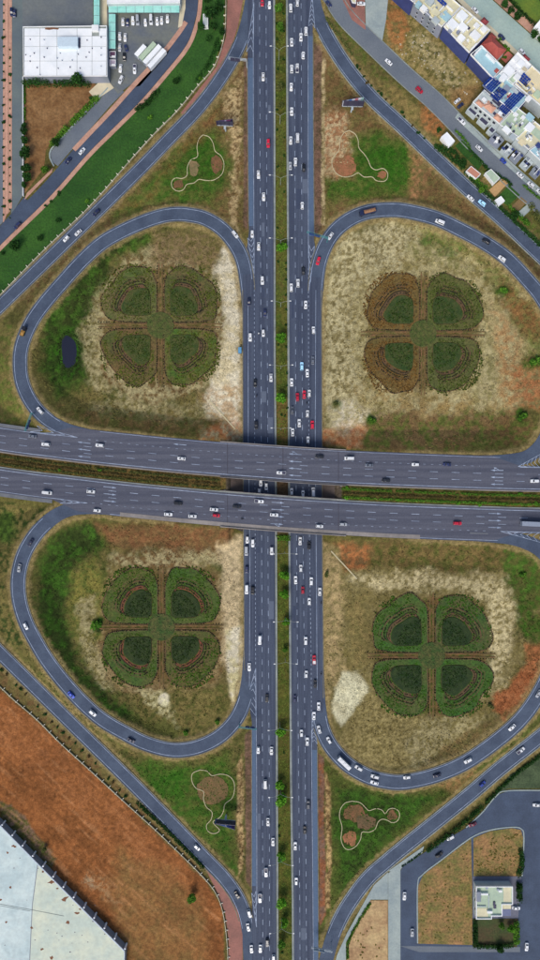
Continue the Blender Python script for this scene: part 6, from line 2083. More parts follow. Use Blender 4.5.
    for rr in (12.5, 8, 4):
        h = dots([p for p in ell(cx, cy, rr, rr, 28)], 2.0, .36, rg2, gap=.2).build('centre_bushes', MATS['leaves_dot'] if 'leaves_dot' in MATS else mat('leaves_dot', lin(60, 84, 36), .3, 1, .95, col2=lin(84, 92, 48), scale2=.3), root)
        h['kind'] = 'stuff'

# ------------------------------------------------------------------ kerbed flower beds in the four triangles
BEDS = [('organic bed edged by pale kerb, below the upper left billboard', (203, 135), [(203, 135), (209, 137), (213, 143), (215, 151), (221, 156), (224, 164), (222, 174), (214, 180), (206, 180.5), (199, 179.5), (194, 183), (187, 184.5), (183, 190), (177, 191), (172, 187), (172, 181), (176, 178), (182, 178.5), (187, 175.5), (187.5, 167), (191, 160), (197.5, 156.5), (197, 147), (199, 139)],
         [(ell(216, 165, 6, 9), RED2), (ell(178, 184.5, 4.5, 4.5), RED2), (ell(194, 168, 5, 8), (lin(140, 116, 82)))]),
        ('organic bed edged by pale kerb, below the upper right billboard', (349, 131), [(349, 130.5), (355, 134), (358, 140), (359, 148), (364, 154), (368, 160), (371, 167), (376, 170), (383, 168.5), (387.5, 173), (387, 179), (383, 181.5), (376, 180.5), (372, 177), (364, 177), (358, 173), (352, 176), (344, 177), (337, 174), (332.5, 167), (332.5, 159), (339, 150), (340, 140), (344, 133)],
         [(ell(345, 166, 11, 10), RED), (ell(382, 175, 4, 4), RED)]),
        ('organic bed edged by pale kerb, above the lower left billboard', (200, 770), [(200, 769.8), (207, 771), (212, 775.5), (220, 774), (228, 775.5), (233.5, 781), (234.5, 790), (232, 798), (225, 804), (223.5, 811), (220, 817), (213, 822), (219.5, 830), (214, 833.5), (208, 831), (206.5, 825), (211, 819.5), (212, 812), (206.5, 807), (203.5, 799), (203.5, 791.5), (196, 788), (192, 781), (192.5, 773.5)],
         [(ell(212, 790, 16, 14), (lin(124, 96, 62)))]),
        ('organic bed edged by pale kerb, in the lower right triangle', (352, 801), [(352, 801), (360, 802.5), (366, 808), (369, 810.5), (376, 808.5), (382, 810), (385, 813.5), (389, 809), (394, 808.3), (398.5, 811), (399.5, 816), (397, 821), (392, 822.5), (387, 820), (382, 819), (378, 822), (375, 829), (369, 832), (362, 832), (360.5, 839), (356, 846), (349, 849.5), (344, 847), (341, 839), (342, 827), (339.5, 817), (340.5, 809), (345, 803)],
         [(ell(354, 813, 11, 8), RED2), (ell(350, 838, 6.5, 8), RED), (ell(392, 815.5, 5, 5), RED2), (ell(366, 822, 10, 7), BROWN)])]
M_bedkerb = mat('bed_kerb', lin(190, 180, 144), .15, 1, .85)
for lb, c0, pts, patches in BEDS:
    x0, y0, z0 = ground_at(*c0)
    root = empty('flower_bed', (x0, y0, 0), lb, 'flower bed')
    cl = [tuple(p) for p in spline(pts + [pts[0]], 1.5)[0]]
    mb = MB()
    kerb_along([(*P2(*p), max(0, float(zt(*P2(*p))))) for p in cl], .34, .2, mb)
    mb.build('kerb', M_bedkerb, root)
    for pi, (poly, c) in enumerate(patches):
        mm = mat('bed_patch_%d_%d' % (int(c0[0]), pi), c, .35, 1.2, .95, .5, col2=tuple(v * t for v, t in zip(c, (.55, .75, .6))), scale2=.22)
        wp = [(a + rg2.uniform(-1.5, 1.5), b + rg2.uniform(-1.5, 1.5)) for a, b in poly]
        MB().prism([P2(*p) for p in wp], -.2, .06 + .006 * pi).build('soil_patch', mm, root)

# ------------------------------------------------------------------ street lamps with two arms
M_lampm = mat('lamp_steel', lin(170, 176, 172), .05, 1, .5, metal=.2)
lamp_rows = [(46, 279.2, 8), (112, 280.3, 10), (175, 280.8, 10.5), (238, 280.8, 10.5), (301, 281, 8.8), (365, 281.2, 10.8), (428, 281, 8.9), (554, 285, 11), (622, 285.8, 11.4), (664, 285.6, 10.6), (730.5, 280, 11), (797.5, 280.6, 11), (865.5, 281.2, 11), (933.5, 281.8, 11.2)]
for i, (py, px, half) in enumerate(lamp_rows):
    zt_, zl = 11.5, 8.0
    x, y, _ = P(px, py, zt_)
    root = empty('street_lamp', (x, y, 0), 'double-armed street lamp on the central reservation, %s from the top edge' % ordw(i + 1), 'street lamp', 'street lamps on the central reservation')
    MB().tube((x, y, 0), (x, y, zl), .15, .09, 8).build('mast', M_lampm, root)
    for sg in (-1, 1):
        mb = MB()
        pts = [(x, y, zl)]
        for t in (.25, .5, .75, 1):
            pts.append((x + sg * half * S * .96 * t, y, zl + (zt_ - zl) * (1 - (1 - t) ** 2)))
        for a, b in zip(pts, pts[1:]):
            mb.tube(a, b, .06, .055, 5)
        arm = mb.build('arm', M_lampm, root)
        e = pts[-1]
        MB().box((e[0] + sg * .3, e[1], e[2]), (1.0, .42, .2)).build('lamp_head', M_white, arm)

# ------------------------------------------------------------------ overhead sign gantries
def gantry(label, p0, p1, h, m, panels=2, mp=None):
    a, b = P(*p0, h), P(*p1, h)
    root = empty('sign_gantry', (a[0], a[1], 0), label, 'sign gantry')
    d = Vector((b[0] - a[0], b[1] - a[1], 0))
    L = d.length
    ang = math.atan2(d.y, d.x)
    MB().tube((a[0], a[1], -.2), (a[0], a[1], h + .5), .24, .2, 8).build('post', m, root)
    mb = MB()
    n = d.normalized().orthogonal() if False else Vector((-d.y, d.x, 0)).normalized()
    for o in (-.35, .35):
        for zz in (h - .4, h + .4):
            mb.tube((a[0] + n.x * o, a[1] + n.y * o, zz), (b[0] + n.x * o, b[1] + n.y * o, zz), .1, .1, 5)
    k = max(3, int(L / 1.4))
    for i in range(k + 1):
        t = i / k
        p = Vector(a) + d * t
        sg = 1 if i % 2 else -1
        q = Vector(a) + d * min(1, (i + 1) / k)
        mb.tube((p.x - n.x * .35 * sg, p.y - n.y * .35 * sg, h + .4), (q.x + n.x * .35 * sg, q.y + n.y * .35 * sg, h + .4), .06, .06, 4)
        mb.box((p.x, p.y, h), (.1, .8, .9), ang)
    truss = mb.build('truss', m, root)
    for i in range(panels):
        t = .35 + .55 * (i + .5) / panels
        p = Vector(a) + d * t
        MB().box((p.x + n.x * .55, p.y + n.y * .55, h), (L * .5 / panels, .12, 2.6), ang).build('sign_panel', mp or mat('sign_blue', lin(40, 70, 120), .05, 1, .5), truss)
    return root


M_gt = mat('gantry_teal', lin(60, 136, 140), .08, 1, .6)
M_gg = mat('gantry_grey', lin(170, 182, 190), .08, 1, .6)
gantry('grey cantilever sign gantry over the upper left slip road', (246.5, 60), (228.5, 58), 6.5, M_gg, 2, M_darkm)
gantry('teal cantilever sign gantry beside the upper right loop entry', (328, 238), (307, 232), 6.5, M_gt)
gantry('teal cantilever sign gantry over the overpass beside upper left loop', (31.5, 413), (25, 431), 6.5 + ZH * .6, M_gt)
gantry('teal cantilever sign gantry beside the lower left loop exit', (239, 727), (256.5, 729), 6.5, M_gt)
gantry('pale cantilever sign gantry over the lower right slip road', (332, 951.5), (311.5, 947.5), 6.5, M_gg, 2, M_gg)

# ------------------------------------------------------------------ billboards: two boards in a V on one mast
def billboard_mat(name, cols):
    m = bpy.data.materials.new(name)
    m.use_nodes = True
    n, l = m.node_tree.nodes, m.node_tree.links
    tc = n.new('ShaderNodeTexCoord')
    sep = n.new('ShaderNodeSeparateXYZ')
    l.new(tc.outputs['Generated'], sep.inputs[0])
    rp = n.new('ShaderNodeValToRGB')
    rp.color_ramp.interpolation = 'CONSTANT'
    e = rp.color_ramp.elements
    e[0].position, e[0].color = 0, (*cols[0][1], 1)
    e[1].position, e[1].color = cols[1][0], (*cols[1][1], 1)
    for p, c in cols[2:]:
        el = e.new(p)
        el.color = (*c, 1)
    nz = n.new('ShaderNodeTexNoise')
    nz.inputs['Scale'].default_value = 4
    l.new(tc.outputs['Generated'], nz.inputs['Vector'])
    ad = n.new('ShaderNodeMath')
    ad.operation = 'MULTIPLY_ADD'
    l.new(nz.outputs['Fac'], ad.inputs[0])
    ad.inputs[1].default_value = .25
    l.new(sep.outputs['X'], ad.inputs[2])
    sb = n.new('ShaderNodeMath')
    sb.operation = 'SUBTRACT'
    l.new(ad.outputs[0], sb.inputs[0])
    sb.inputs[1].default_value = .12
    l.new(sb.outputs[0], rp.inputs[0])
    l.new(rp.outputs[0], n['Principled BSDF'].inputs['Base Color'])
    n['Principled BSDF'].inputs['Roughness'].default_value = .5
    return m


def billboard(label, px, py, wpx, rot, vang, cols, flip=1, hb=5.0, z0=5.5):
    zt_ = z0 + hb
    x, y, _ = P(px, py, zt_)
    root = empty('billboard', (x, y, 0), label, 'billboard')
    W = wpx * S * .97
    a = -math.radians(rot)
    mface = billboard_mat('billboard_print', cols)
    for k in (0, 1):
        t = a + (vang if k else 0) * flip
        # both boards share the hinge end
        hx, hy = x - math.cos(a) * W / 2, y - math.sin(a) * W / 2
        cx_, cy_ = hx + math.cos(t) * W / 2, hy + math.sin(t) * W / 2
        nn = (-math.sin(t) * (1 if k else -1) * flip, math.cos(t) * (1 if k else -1) * flip)
        me = MB().box((0, 0, 0), (W, .1, hb)).mesh('board_face', mface)
        link('board_face', me, root, (cx_ + nn[0] * .16 - x, cy_ + nn[1] * .16 - y, z0 + hb / 2), t)
        mb = MB()
        mb.box((cx_, cy_, z0 + hb / 2), (W + .2, .2, hb + .3), t)
        for i in range(5):
            s_ = (i / 4 - .5) * W
            mb.box((cx_ + math.cos(t) * s_ - nn[0] * .3, cy_ + math.sin(t) * s_ - nn[1] * .3, z0 + hb / 2), (.16, .4, hb), t)
        mb.build('board_frame', M_darkm, root)
    MB().tube((x, y, -.1), (x, y, z0 + .4), .45, .4, 10).build('mast', M_gg, root)
    mb = MB()
    mb.box((x, y, z0 - .2), (W * .95, .4, .5), a)
    mb.box((x, y, z0 - .35), (1.2, 4.0, .3), a)
    mb.build('beam', M_gg, root)
    return root


wht, drk, rd, bl = lin(214, 222, 232), lin(48, 40, 72), lin(190, 60, 80), lin(90, 140, 200)
billboard('purple and dark V-shaped billboard in the upper left triangle', 224.5, 121.5, 16.5, 3, -.16, [(0, drk), (.25, lin(120, 80, 130)), (.5, lin(190, 180, 210)), (.62, lin(130, 60, 110)), (.85, drk)], -1, 3.6)
billboard('white and pale blue V-shaped billboard in the upper right triangle', 353.5, 101, 21.5, 1, -.2, [(0, wht), (.3, bl), (.42, wht), (.6, lin(200, 130, 140)), (.75, wht), (.9, lin(150, 190, 190))], -1, 4.6)
billboard('blue V-shaped billboard beside the lower left kerbed bed', 225, 824.5, 21, 5, -.2, [(0, lin(80, 110, 170)), (.3, lin(130, 160, 210)), (.5, wht), (.6, lin(90, 110, 170)), (.85, lin(70, 60, 120))], 1, 4.2)

# ------------------------------------------------------------------ drain chutes on the embankments and small roadside things
for (p0, p1, lb) in (((209, 400), (235, 429), 'pale straight drain chute on the upper left embankment by bridge'), ((331, 551), (357, 579), 'pale straight drain chute on the lower right embankment by bridge')):
    a, b = ground_at(*p0), ground_at(*p1)
    mb = MB()
    n = 14
    pts = [ground_at(p0[0] + (p1[0] - p0[0]) * i / n, p0[1] + (p1[1] - p0[1]) * i / n) for i in range(n + 1)]
    kerb_along([(q[0], q[1], q[2] + .1) for q in pts], .7, .15, mb)
    tag(mb.build('drain_chute', M_bedkerb), lb, 'drain')
x, y, z = ground_at(240, 351)
bt = empty('portable_cabin', (x, y, max(z, 0)), 'small blue cabin on sand beside the left carriageway', 'cabin')
MB().box((x, y, 1.1), (1.6, 3.0, 2.2)).build('cabin_wall', mat('cabin_blue', lin(50, 110, 160), .1, 1, .6), bt)
MB().box((x, y, 2.25), (1.8, 3.2, .14)).build('cabin_roof', mat('cabin_roof', lin(90, 150, 190), .1, 1, .6), bt)
MB().box((x + .82, y, 1.0), (.06, .8, 1.9)).build('door', M_white, bt)
x, y, _ = P(81, 121, 0)

# ------------------------------------------------------------------ vehicles
M_tyre = mat('tyre_rubber', (.015, .015, .016), .1, 1, .8)
M_carglass = mat('car_glass', (.03, .036, .048), 0, 1, .08)
M_lamp_r = mat('tail_lamp', lin(140, 20, 20), 0, 1, .3)
M_lamp_w = mat('head_lamp', lin(220, 225, 230), 0, 1, .2)
PAINTC = {'white': (232, 236, 240), 'silver': (170, 176, 184), 'grey': (88, 94, 106), 'black': (24, 26, 32), 'dark blue': (36, 44, 78), 'blue': (40, 70, 170), 'red': (178, 26, 52), 'maroon': (110, 24, 52), 'light blue': (150, 196, 226), 'brown': (120, 88, 58), 'yellow': (150, 120, 40), 'teal': (70, 190, 200)}


def paint(c):
    nm = 'car_paint_' + c.replace(' ', '_')
    if nm in MATS:
        return MATS[nm]
    m = mat(nm, lin(*PAINTC[c]), 0, 1, .3)
    b = m.node_tree.nodes['Principled BSDF']
    b.inputs['Coat Weight'].default_value = .5
    b.inputs['Coat Roughness'].default_value = .1
    n, l = m.node_tree.nodes, m.node_tree.links
    src = b.inputs['Base Color'].links[0].from_socket
    oi = n.new('ShaderNodeObjectInfo')
    rp = n.new('ShaderNodeMapRange')
    rp.inputs[3].default_value, rp.inputs[4].default_value = (.82, 1.05) if c in ('white', 'silver') else (.7, 1.6)
    l.new(oi.outputs['Random'], rp.inputs[0])
    sc_ = n.new('ShaderNodeVectorMath')
    sc_.operation = 'SCALE'
    l.new(src, sc_.inputs[0])
    l.new(rp.outputs[0], sc_.inputs['Scale'])
    l.new(sc_.outputs[0], b.inputs['Base Color'])
    return m


def loft(sections):
    """closed rings of equal length -> surface with caps"""
    mb = MB()
    n = len(sections[0])
    vs_ = [p for s in sections for p in s]
    fs = []
    for r in range(len(sections) - 1):
        for i in range(n):
            fs.append((r * n + i, r * n + (i + 1) % n, (r + 1) * n + (i + 1) % n, (r + 1) * n + i))
    fs.append(tuple(range(n))[::-1])
    fs.append(tuple((len(sections) - 1) * n + i for i in range(n)))
    return mb.add(vs_, fs)


def outline(x0, x1, w, z, rf=.55, rr=.4):
    """rounded plan outline, counter-clockwise from front right"""
    h = w / 2
    return [(x1, -h * (1 - rf * .55), z), (x1, h * (1 - rf * .55), z), (x1 - rf * .5, h * .93, z), (x1 - rf * 1.4, h, z), (x0 + rr * 1.4, h, z), (x0 + rr * .4, h * .95, z), (x0, h * (1 - rr * .5), z),
            (x0, -h * (1 - rr * .5), z), (x0 + rr * .4, -h * .95, z), (x0 + rr * 1.4, -h, z), (x1 - rf * 1.4, -h, z), (x1 - rf * .5, -h * .93, z)]


CARDEF = {  # length, width, belt height, roof height, cabin bottom x0..x1, cabin top x0..x1
    'sedan': (4.6, 1.82, .92, 1.45, (-1.75, 1.05), (-1.05, .25)),
    'hatchback': (4.1, 1.76, .92, 1.5, (-1.98, .95), (-1.6, .2)),
    'suv': (4.7, 1.92, 1.05, 1.72, (-2.25, 1.05), (-1.9, .35)),
    'van': (5.3, 2.0, 1.1, 2.1, (-2.58, 1.75), (-2.45, 1.1)),
}
MESHC = {}


def car_parts(kind, colour):
    key = (kind, colour)
    if key in MESHC:
        return MESHC[key]
    L, W, bh, rh, (cb0, cb1), (ct0, ct1) = CARDEF[kind]
    x0, x1 = -L / 2, L / 2
    m = paint(colour)
    body = loft([outline(x0 + .06, x1 - .08, W - .16, .24), outline(x0, x1, W, .45), outline(x0 + .02, x1 - .03, W - .02, .72), outline(x0 + .1, x1 - .22, W - .16, bh - .05), outline(x0 + .2, x1 - .4, W - .34, bh)])
    wb, wt = W - .22, W - .52

    def ring(a, b, w, z, r=.18):
        h = w / 2
        return [(b, -h + r, z), (b, h - r, z), (b - r, h, z), (a + r, h, z), (a, h - r, z), (a, -h + r, z), (a + r, -h, z), (b - r, -h, z)]
    cab = loft([ring(cb0, cb1, wb, bh - .02), ring(ct0 - .05, ct1 + .06, wt + .05, rh - .06), ring(ct0 + .08, ct1 - .08, wt - .12, rh)])
    body.add(cab.v, cab.f)
    for s in (-1, 1):        # door mirrors
        body.box((cb1 - .25, s * (W / 2 + .06), bh + .08), (.16, .2, .14))

    def lerp(a, b, t):
        return tuple(a[i] + (b[i] - a[i]) * t for i in range(3))

    def pane(b0, b1, t0, t1, off, lo=.06, hi=.93):
        """glass quad between belt edge b0-b1 and roof edge t0-t1, pushed out by off"""
        return MB().add([tuple(lerp(p, q, t)[i] + off[i] for i in range(3)) for (p, q, t) in ((b0, t0, lo), (b1, t1, lo), (b1, t1, hi), (b0, t0, hi))], [(0, 1, 2, 3)])
    hb, ht = wb / 2 - .14, wt / 2 - .14
    zt2 = rh - .06
    ws = pane((cb1, -hb, bh), (cb1, hb, bh), (ct1 + .06, -ht, zt2), (ct1 + .06, ht, zt2), (.02, 0, .02))
    rw = pane((cb0, hb, bh), (cb0, -hb, bh), (ct0 - .05, ht, zt2), (ct0 - .05, -ht, zt2), (-.02, 0, .02), .12, .9)
    sides = []
    for s in (-1, 1):
        q = [(cb1 - .3, s * wb / 2, bh), (cb0 + .3, s * wb / 2, bh), (ct0 + .12, s * (wt + .05) / 2, zt2), (ct1 - .1, s * (wt + .05) / 2, zt2)]
        a = pane(q[0], q[1], q[3], q[2], (0, s * .015, .01))
        if s < 0:
            a.f = [f[::-1] for f in a.f]
        sides.append(a)
    P_ = [('body', body.mesh('body', m)), ('windscreen', ws.mesh('windscreen', M_carglass)), ('rear_window', rw.mesh('rear_window', M_carglass))]
    P_ += [('side_window', a.mesh('side_window', M_carglass)) for a in sides]
    hl = MB()
    P_.append(('headlight', MB().box((x1 - .14, W * .34, .64), (.22, .3, .14)).mesh('headlight', M_lamp_w)))
    P_.append(('headlight', MB().box((x1 - .14, -W * .34, .64), (.22, .3, .14)).mesh('headlight', M_lamp_w)))
    if kind in ('van', 'suv'):
        pass
    MESHC[key] = P_
    return P_


WHEEL = MB().tube((0, -.11, 0), (0, .11, 0), .32, .32, 10).mesh('wheel', M_tyre)


def add_wheels(root, xs_, w, big=1.0):
    for x in xs_:
        for s in (-1, 1):
            link('wheel', WHEEL, root, (x, s * (w / 2 - .1), .32 * big), 0, (big, 1.4 if big > 1.2 else 1, big) if big != 1 else None)


def car_at(root, kind, colour):
    L, W = CARDEF[kind][:2]
    for nm, me in car_parts(kind, colour):
        link(nm, me, root)
    add_wheels(root, (L * .3, -L * .29), W)


def pickup_at(root, colour, bed):
    m = paint(colour)
    body = loft([outline(-2.55, 2.5, 1.7, .3), outline(-2.6, 2.58, 1.86, .5), outline(-2.58, 2.5, 1.84, .85), outline(-2.5, 2.2, 1.7, .98)])
    cab = MB().add([(1.35, -.78, .95), (1.35, .78, .95), (-.5, .78, .95), (-.5, -.78, .95), (.65, -.62, 1.68), (.65, .62, 1.68), (-.38, .62, 1.68), (-.38, -.62, 1.68)], [(0, 1, 5, 4), (1, 2, 6, 5), (2, 3, 7, 6), (3, 0, 4, 7), (4, 5, 6, 7)])
    body.add(cab.v, cab.f)
    for s in (-1, 1):
        body.box((-1.55, s * .84, 1.08), (1.9, .1, .26))
    body.box((-2.5, 0, 1.08), (.1, 1.7, .26))
    link('body', body.mesh('body', m), root)
    link('windscreen', MB().add([(1.3, -.6, 1.03), (1.3, .6, 1.03), (.74, .5, 1.62), (.74, -.5, 1.62)], [(0, 1, 2, 3)]).mesh('windscreen', M_carglass), root)
    link('rear_window', MB().add([(-.52, .6, 1.1), (-.52, -.6, 1.1), (-.42, -.52, 1.6), (-.42, .52, 1.6)], [(0, 1, 2, 3)]).mesh('rear_window', M_carglass), root)
    link('cargo_bed', MB().box((-1.55, 0, 1.0), (1.85, 1.56, .06)).mesh('cargo_bed', bed), root)
    add_wheels(root, (1.6, -1.55), 1.86)


def moto_at(root, colour):
    m = paint(colour)
    f = MB().tube((-.5, 0, .62), (.45, 0, .72), .16, .14, 6).tube((.45, 0, .7), (.72, 0, .32), .05, .05, 5).box((-.35, 0, .8), (.6, .24, .1))
    link('body', f.mesh('body', m), root)
    link('handlebar', MB().tube((.42, -.36, 1.0), (.42, .36, 1.0), .03, .03, 5).mesh('handlebar', M_tyre), root)
    for x in (-.68, .7):
        link('wheel', WHEEL, root, (x, 0, .31), 0, (.95, .5, .95))


RIDER = None


def rider_at(x, y, z, rz, label, colour):
    """seated rider: one skinned body leaning to the bars"""
    o = bpy.data.objects.new('person', rider_mesh(colour))
    COL.objects.link(o)
    o.location, o.rotation_euler = (x, y, z), (0, 0, rz)
    return tag(o, label, 'person')


RM = {}


def rider_mesh(colour):
    if colour in RM:
        return RM[colour]
    J = [((-.25, 0, .88), .17), ((-.18, 0, 1.15), .17), ((-.05, 0, 1.42), .18), ((.02, 0, 1.56), .07), ((.06, 0, 1.7), .13), ((.05, 0, 1.8), .12),
         ((-.02, .2, 1.4), .07), ((.16, .3, 1.18), .055), ((.4, .3, 1.05), .05), ((-.02, -.2, 1.4), .07), ((.16, -.3, 1.18), .055), ((.4, -.3, 1.05), .05),
         ((.15, .2, .85), .1), ((.05, .2, .42), .07), ((.2, .2, .32), .05), ((.15, -.2, .85), .1), ((.05, -.2, .42), .07), ((.2, -.2, .32), .05)]
    E = [(0, 1), (1, 2), (2, 3), (3, 4), (4, 5), (2, 6), (6, 7), (7, 8), (2, 9), (9, 10), (10, 11), (0, 12), (12, 13), (13, 14), (0, 15), (15, 16), (16, 17)]
    me = bpy.data.meshes.new('person')
    me.from_pydata([j[0] for j in J], E, [])
    o = bpy.data.objects.new('tmp', me)
    COL.objects.link(o)
    sk = o.modifiers.new('s', 'SKIN')
    for i, v in enumerate(me.skin_vertices[0].data):
        v.radius = (J[i][1], J[i][1])
        v.use_root = i == 0
    o.modifiers.new('d', 'SUBSURF').levels = 1
    dg = bpy.context.evaluated_depsgraph_get()
    out = bpy.data.meshes.new_from_object(o.evaluated_get(dg))
    bpy.data.objects.remove(o)
    out.materials.clear()
    out.materials.append(mat('clothes_' + colour, lin(*PAINTC[colour]), .1, 3, .9))
    RM[colour] = out
    return out


def truck_at(root, cabc, L, W, h, loadm, open_top=None):
    m = paint(cabc)
    cab = loft([outline(L / 2 - 2.2, L / 2, W - .1, .5, .3, .1), outline(L / 2 - 2.2, L / 2, W - .05, 1.4, .3, .1), outline(L / 2 - 2.15, L / 2 - .25, W - .25, 2.6, .3, .1)])
    link('cab', cab.mesh('cab', m), root)
    link('windscreen', MB().add([(L / 2 + .0, -W * .36, 1.5), (L / 2 + .0, W * .36, 1.5), (L / 2 - .2, W * .33, 2.4), (L / 2 - .2, -W * .33, 2.4)], [(0, 1, 2, 3)]).mesh('windscreen', M_carglass), root)
    link('chassis', MB().box((-.2, 0, .75), (L - .8, W * .5, .3)).mesh('chassis', M_darkm), root)
    b0, b1 = -L / 2, L / 2 - 2.45
    c, d = (b0 + b1) / 2, b1 - b0
    if open_top is None:
        bx_ = MB().box((c, 0, .95 + h / 2), (d, W, h))
        for i in range(int(d / 1.2)):
            bx_.box((b0 + .6 + i * 1.2, 0, .95 + h + .01), (.08, W - .05, .05))
        link('cargo_box', bx_.mesh('cargo_box', loadm), root)
    else:
        bx_ = MB().box((c, 0, 1.05), (d, W, .2))
        for s in (-1, 1):
            bx_.box((c, s * (W / 2 - .06), 1.05 + h / 2), (d, .12, h))
            bx_.box((b0 + .06 if s < 0 else b1 - .06, 0, 1.05 + h / 2), (.12, W - .26, h))
        link('tipper_body', bx_.mesh('tipper_body', loadm), root)
        ld = MB()
        nu, nv = 7, 5
        rr = random.Random(4)
        g_ = [[(b0 + .2 + (d - .4) * i / (nu - 1), -W / 2 + .2 + (W - .4) * j / (nv - 1), 1.0 + h * .75 + (.5 * math.sin(3.14 * i / (nu - 1)) * math.sin(3.14 * j / (nv - 1))) + rr.uniform(-.1, .1)) for j in range(nv)] for i in range(nu)]
        ld.add([p for r in g_ for p in r], [(i * nv + j, (i + 1) * nv + j, (i + 1) * nv + j + 1, i * nv + j + 1) for i in range(nu - 1) for j in range(nv - 1)])
        link('load', ld.mesh('load', open_top), root)
    add_wheels(root, [L / 2 - 1.1, -L / 2 + 1.2, -L / 2 + 2.4], W, 1.5)


def bus_at(root, colour, L=9.0, W=2.4, h=2.9):
    m = paint(colour)
    b = loft([outline(-L / 2 + .05, L / 2 - .05, W - .1, .4, .3, .2), outline(-L / 2, L / 2, W, .7, .3, .2), outline(-L / 2, L / 2 - .05, W, 2.3, .3, .2), outline(-L / 2 + .1, L / 2 - .2, W - .25, h, .3, .2)])
    for i in range(3):
        b.box((-L / 2 + 2 + i * 2.4, 0, h + .08), (1.1, 1.2, .2))
    link('body', b.mesh('body', m), root)
    link('windscreen', MB().box((L / 2 - .08, 0, 1.8), (.12, W * .8, 1.0)).mesh('windscreen', M_carglass), root)
    for s in (-1, 1):
        for i in range(5):
            link('side_window', MB().box((-L / 2 + 1.2 + i * 1.6, s * W / 2, 1.8), (1.4, .05, .8)).mesh('side_window', M_carglass), root)
    add_wheels(root, (L * .32, -L * .3), W, 1.4)


def trailer_at(root, m, L):
    b = MB().box((0, 0, 2.1), (L, 2.5, 2.5))
    for i in range(int(L / 1.1)):
        b.box((-L / 2 + .5 + i * 1.1, 0, 3.37), (.07, 2.44, .05))
    link('cargo_box', b.mesh('cargo_box', m), root)
    link('chassis', MB().box((0, 0, .75), (L - .3, 1.2, .25)).mesh('chassis', M_darkm), root)
    link('rear_door', MB().box((-L / 2 - .03, 0, 2.1), (.06, 2.3, 2.3)).mesh('rear_door', M_frame), root)
    add_wheels(root, (-L / 2 + 1.0, -L / 2 + 2.2), 2.5, 1.5)


ROADN = {}
VEH = []        # (px, py, colour, kind, heading deg on the map (0 right, 90 down), road key)


def add(road, lst, head=None, kinds=None):
    for e in lst:
        VEH.append((e[0], e[1], e[2], e[3] if len(e) > 3 else None, e[4] if len(e) > 4 else head, road))


# carriageways: left one runs down the picture, right one up
add('LU', [(262.2, 2, 'red'), (269.5, 5, 'white'), (263.2, 76.7, 'white'), (268.3, 143.3, 'red', 'suv'), (258.5, 174.5, 'white'), (263.7, 196.7, 'white'), (252.3, 233.8, 'white'), (258.7, 246.3, 'white'), (262.3, 280.3, 'white', 'suv'), (249, 301.7, 'dark blue'),
           (265, 312.8, 'dark blue'), (250.3, 337.2, 'white'), (263.3, 333, 'white'), (258.7, 333.3, 'white', 'moto'), (271, 377.8, 'white'), (255.2, 383, 'black'), (256.2, 425, 'black', 'suv'), (256.7, 395.5, 'black', 'moto')], 90)
add('LM', [(260.8, 482.5, 'white'), (266.3, 486.5, 'white', 'hatchback'), (259.3, 492, 'white', 'hatchback')], 90)
add('LD', [(247.3, 539.7, 'white', 'hatchback'), (252.8, 543, 'white', 'suv'), (246.3, 551, 'silver', 'van'), (246.7, 569.5, 'dark blue', 'hatchback'), (246.7, 589.5, 'white', 'van'), (252.8, 590.3, 'black', 'suv'), (271.7, 550.8, 'white'), (259.8, 640.2, 'white', 'van'),
           (249.3, 667, 'white'), (267, 698.3, 'black'), (258.3, 750.2, 'white'), (271.5, 750.8, 'white'), (265.3, 784.7, 'white', 'van'), (268, 822, 'white'), (273, 842, 'white'), (266, 872.5, 'white', 'pickup'), (260, 898.3, 'white', 'pickup'),
           (260.3, 948.8, 'white'), (267.3, 942.8, 'grey'), (273.5, 958.5, 'white', 'hatchback')], 90)
add('RU', [(290.8, 7.8, 'white', 'suv'), (297.5, 2.5, 'white'), (306, 31, 'white'), (301, 37, 'white'), (291.7, 42, 'white'), (303.3, 55.2, 'white'), (291.7, 68.8, 'white'), (297.3, 68, 'white', 'pickup'), (291.3, 86.8, 'white'), (291.8, 111.3, 'white'),
           (290.8, 140.3, 'white'), (297.7, 137.3, 'white', 'van'), (295.5, 161.7, 'white'), (290.3, 165.8, 'silver'), (303.8, 167.5, 'black'), (302.3, 205.5, 'white'), (303.3, 270.5, 'black'), (298, 283, 'white'), (291.3, 287.5, 'white', 'suv'),
           (305.7, 304.7, 'white'), (313.5, 330, 'white'), (312.8, 360.5, 'grey'), (301.8, 366.2, 'light blue'), (307.3, 373, 'white'), (291.7, 382.2, 'white'), (304.2, 394.5, 'red'), (309.3, 393.3, 'white'), (297.5, 397, 'red'), (292.3, 410.3, 'grey'),
           (307.5, 413.7, 'white'), (299.3, 423, 'white'), (312.3, 424.7, 'red'), (292.7, 432.2, 'white'), (308, 440, 'white', 'hatchback'), (306.8, 403, 'black', 'moto')], 270)
add('RM', [(291.7, 491.7, 'white'), (303, 494, 'white', 'hatchback'), (313.3, 492, 'white', 'van')], 270)
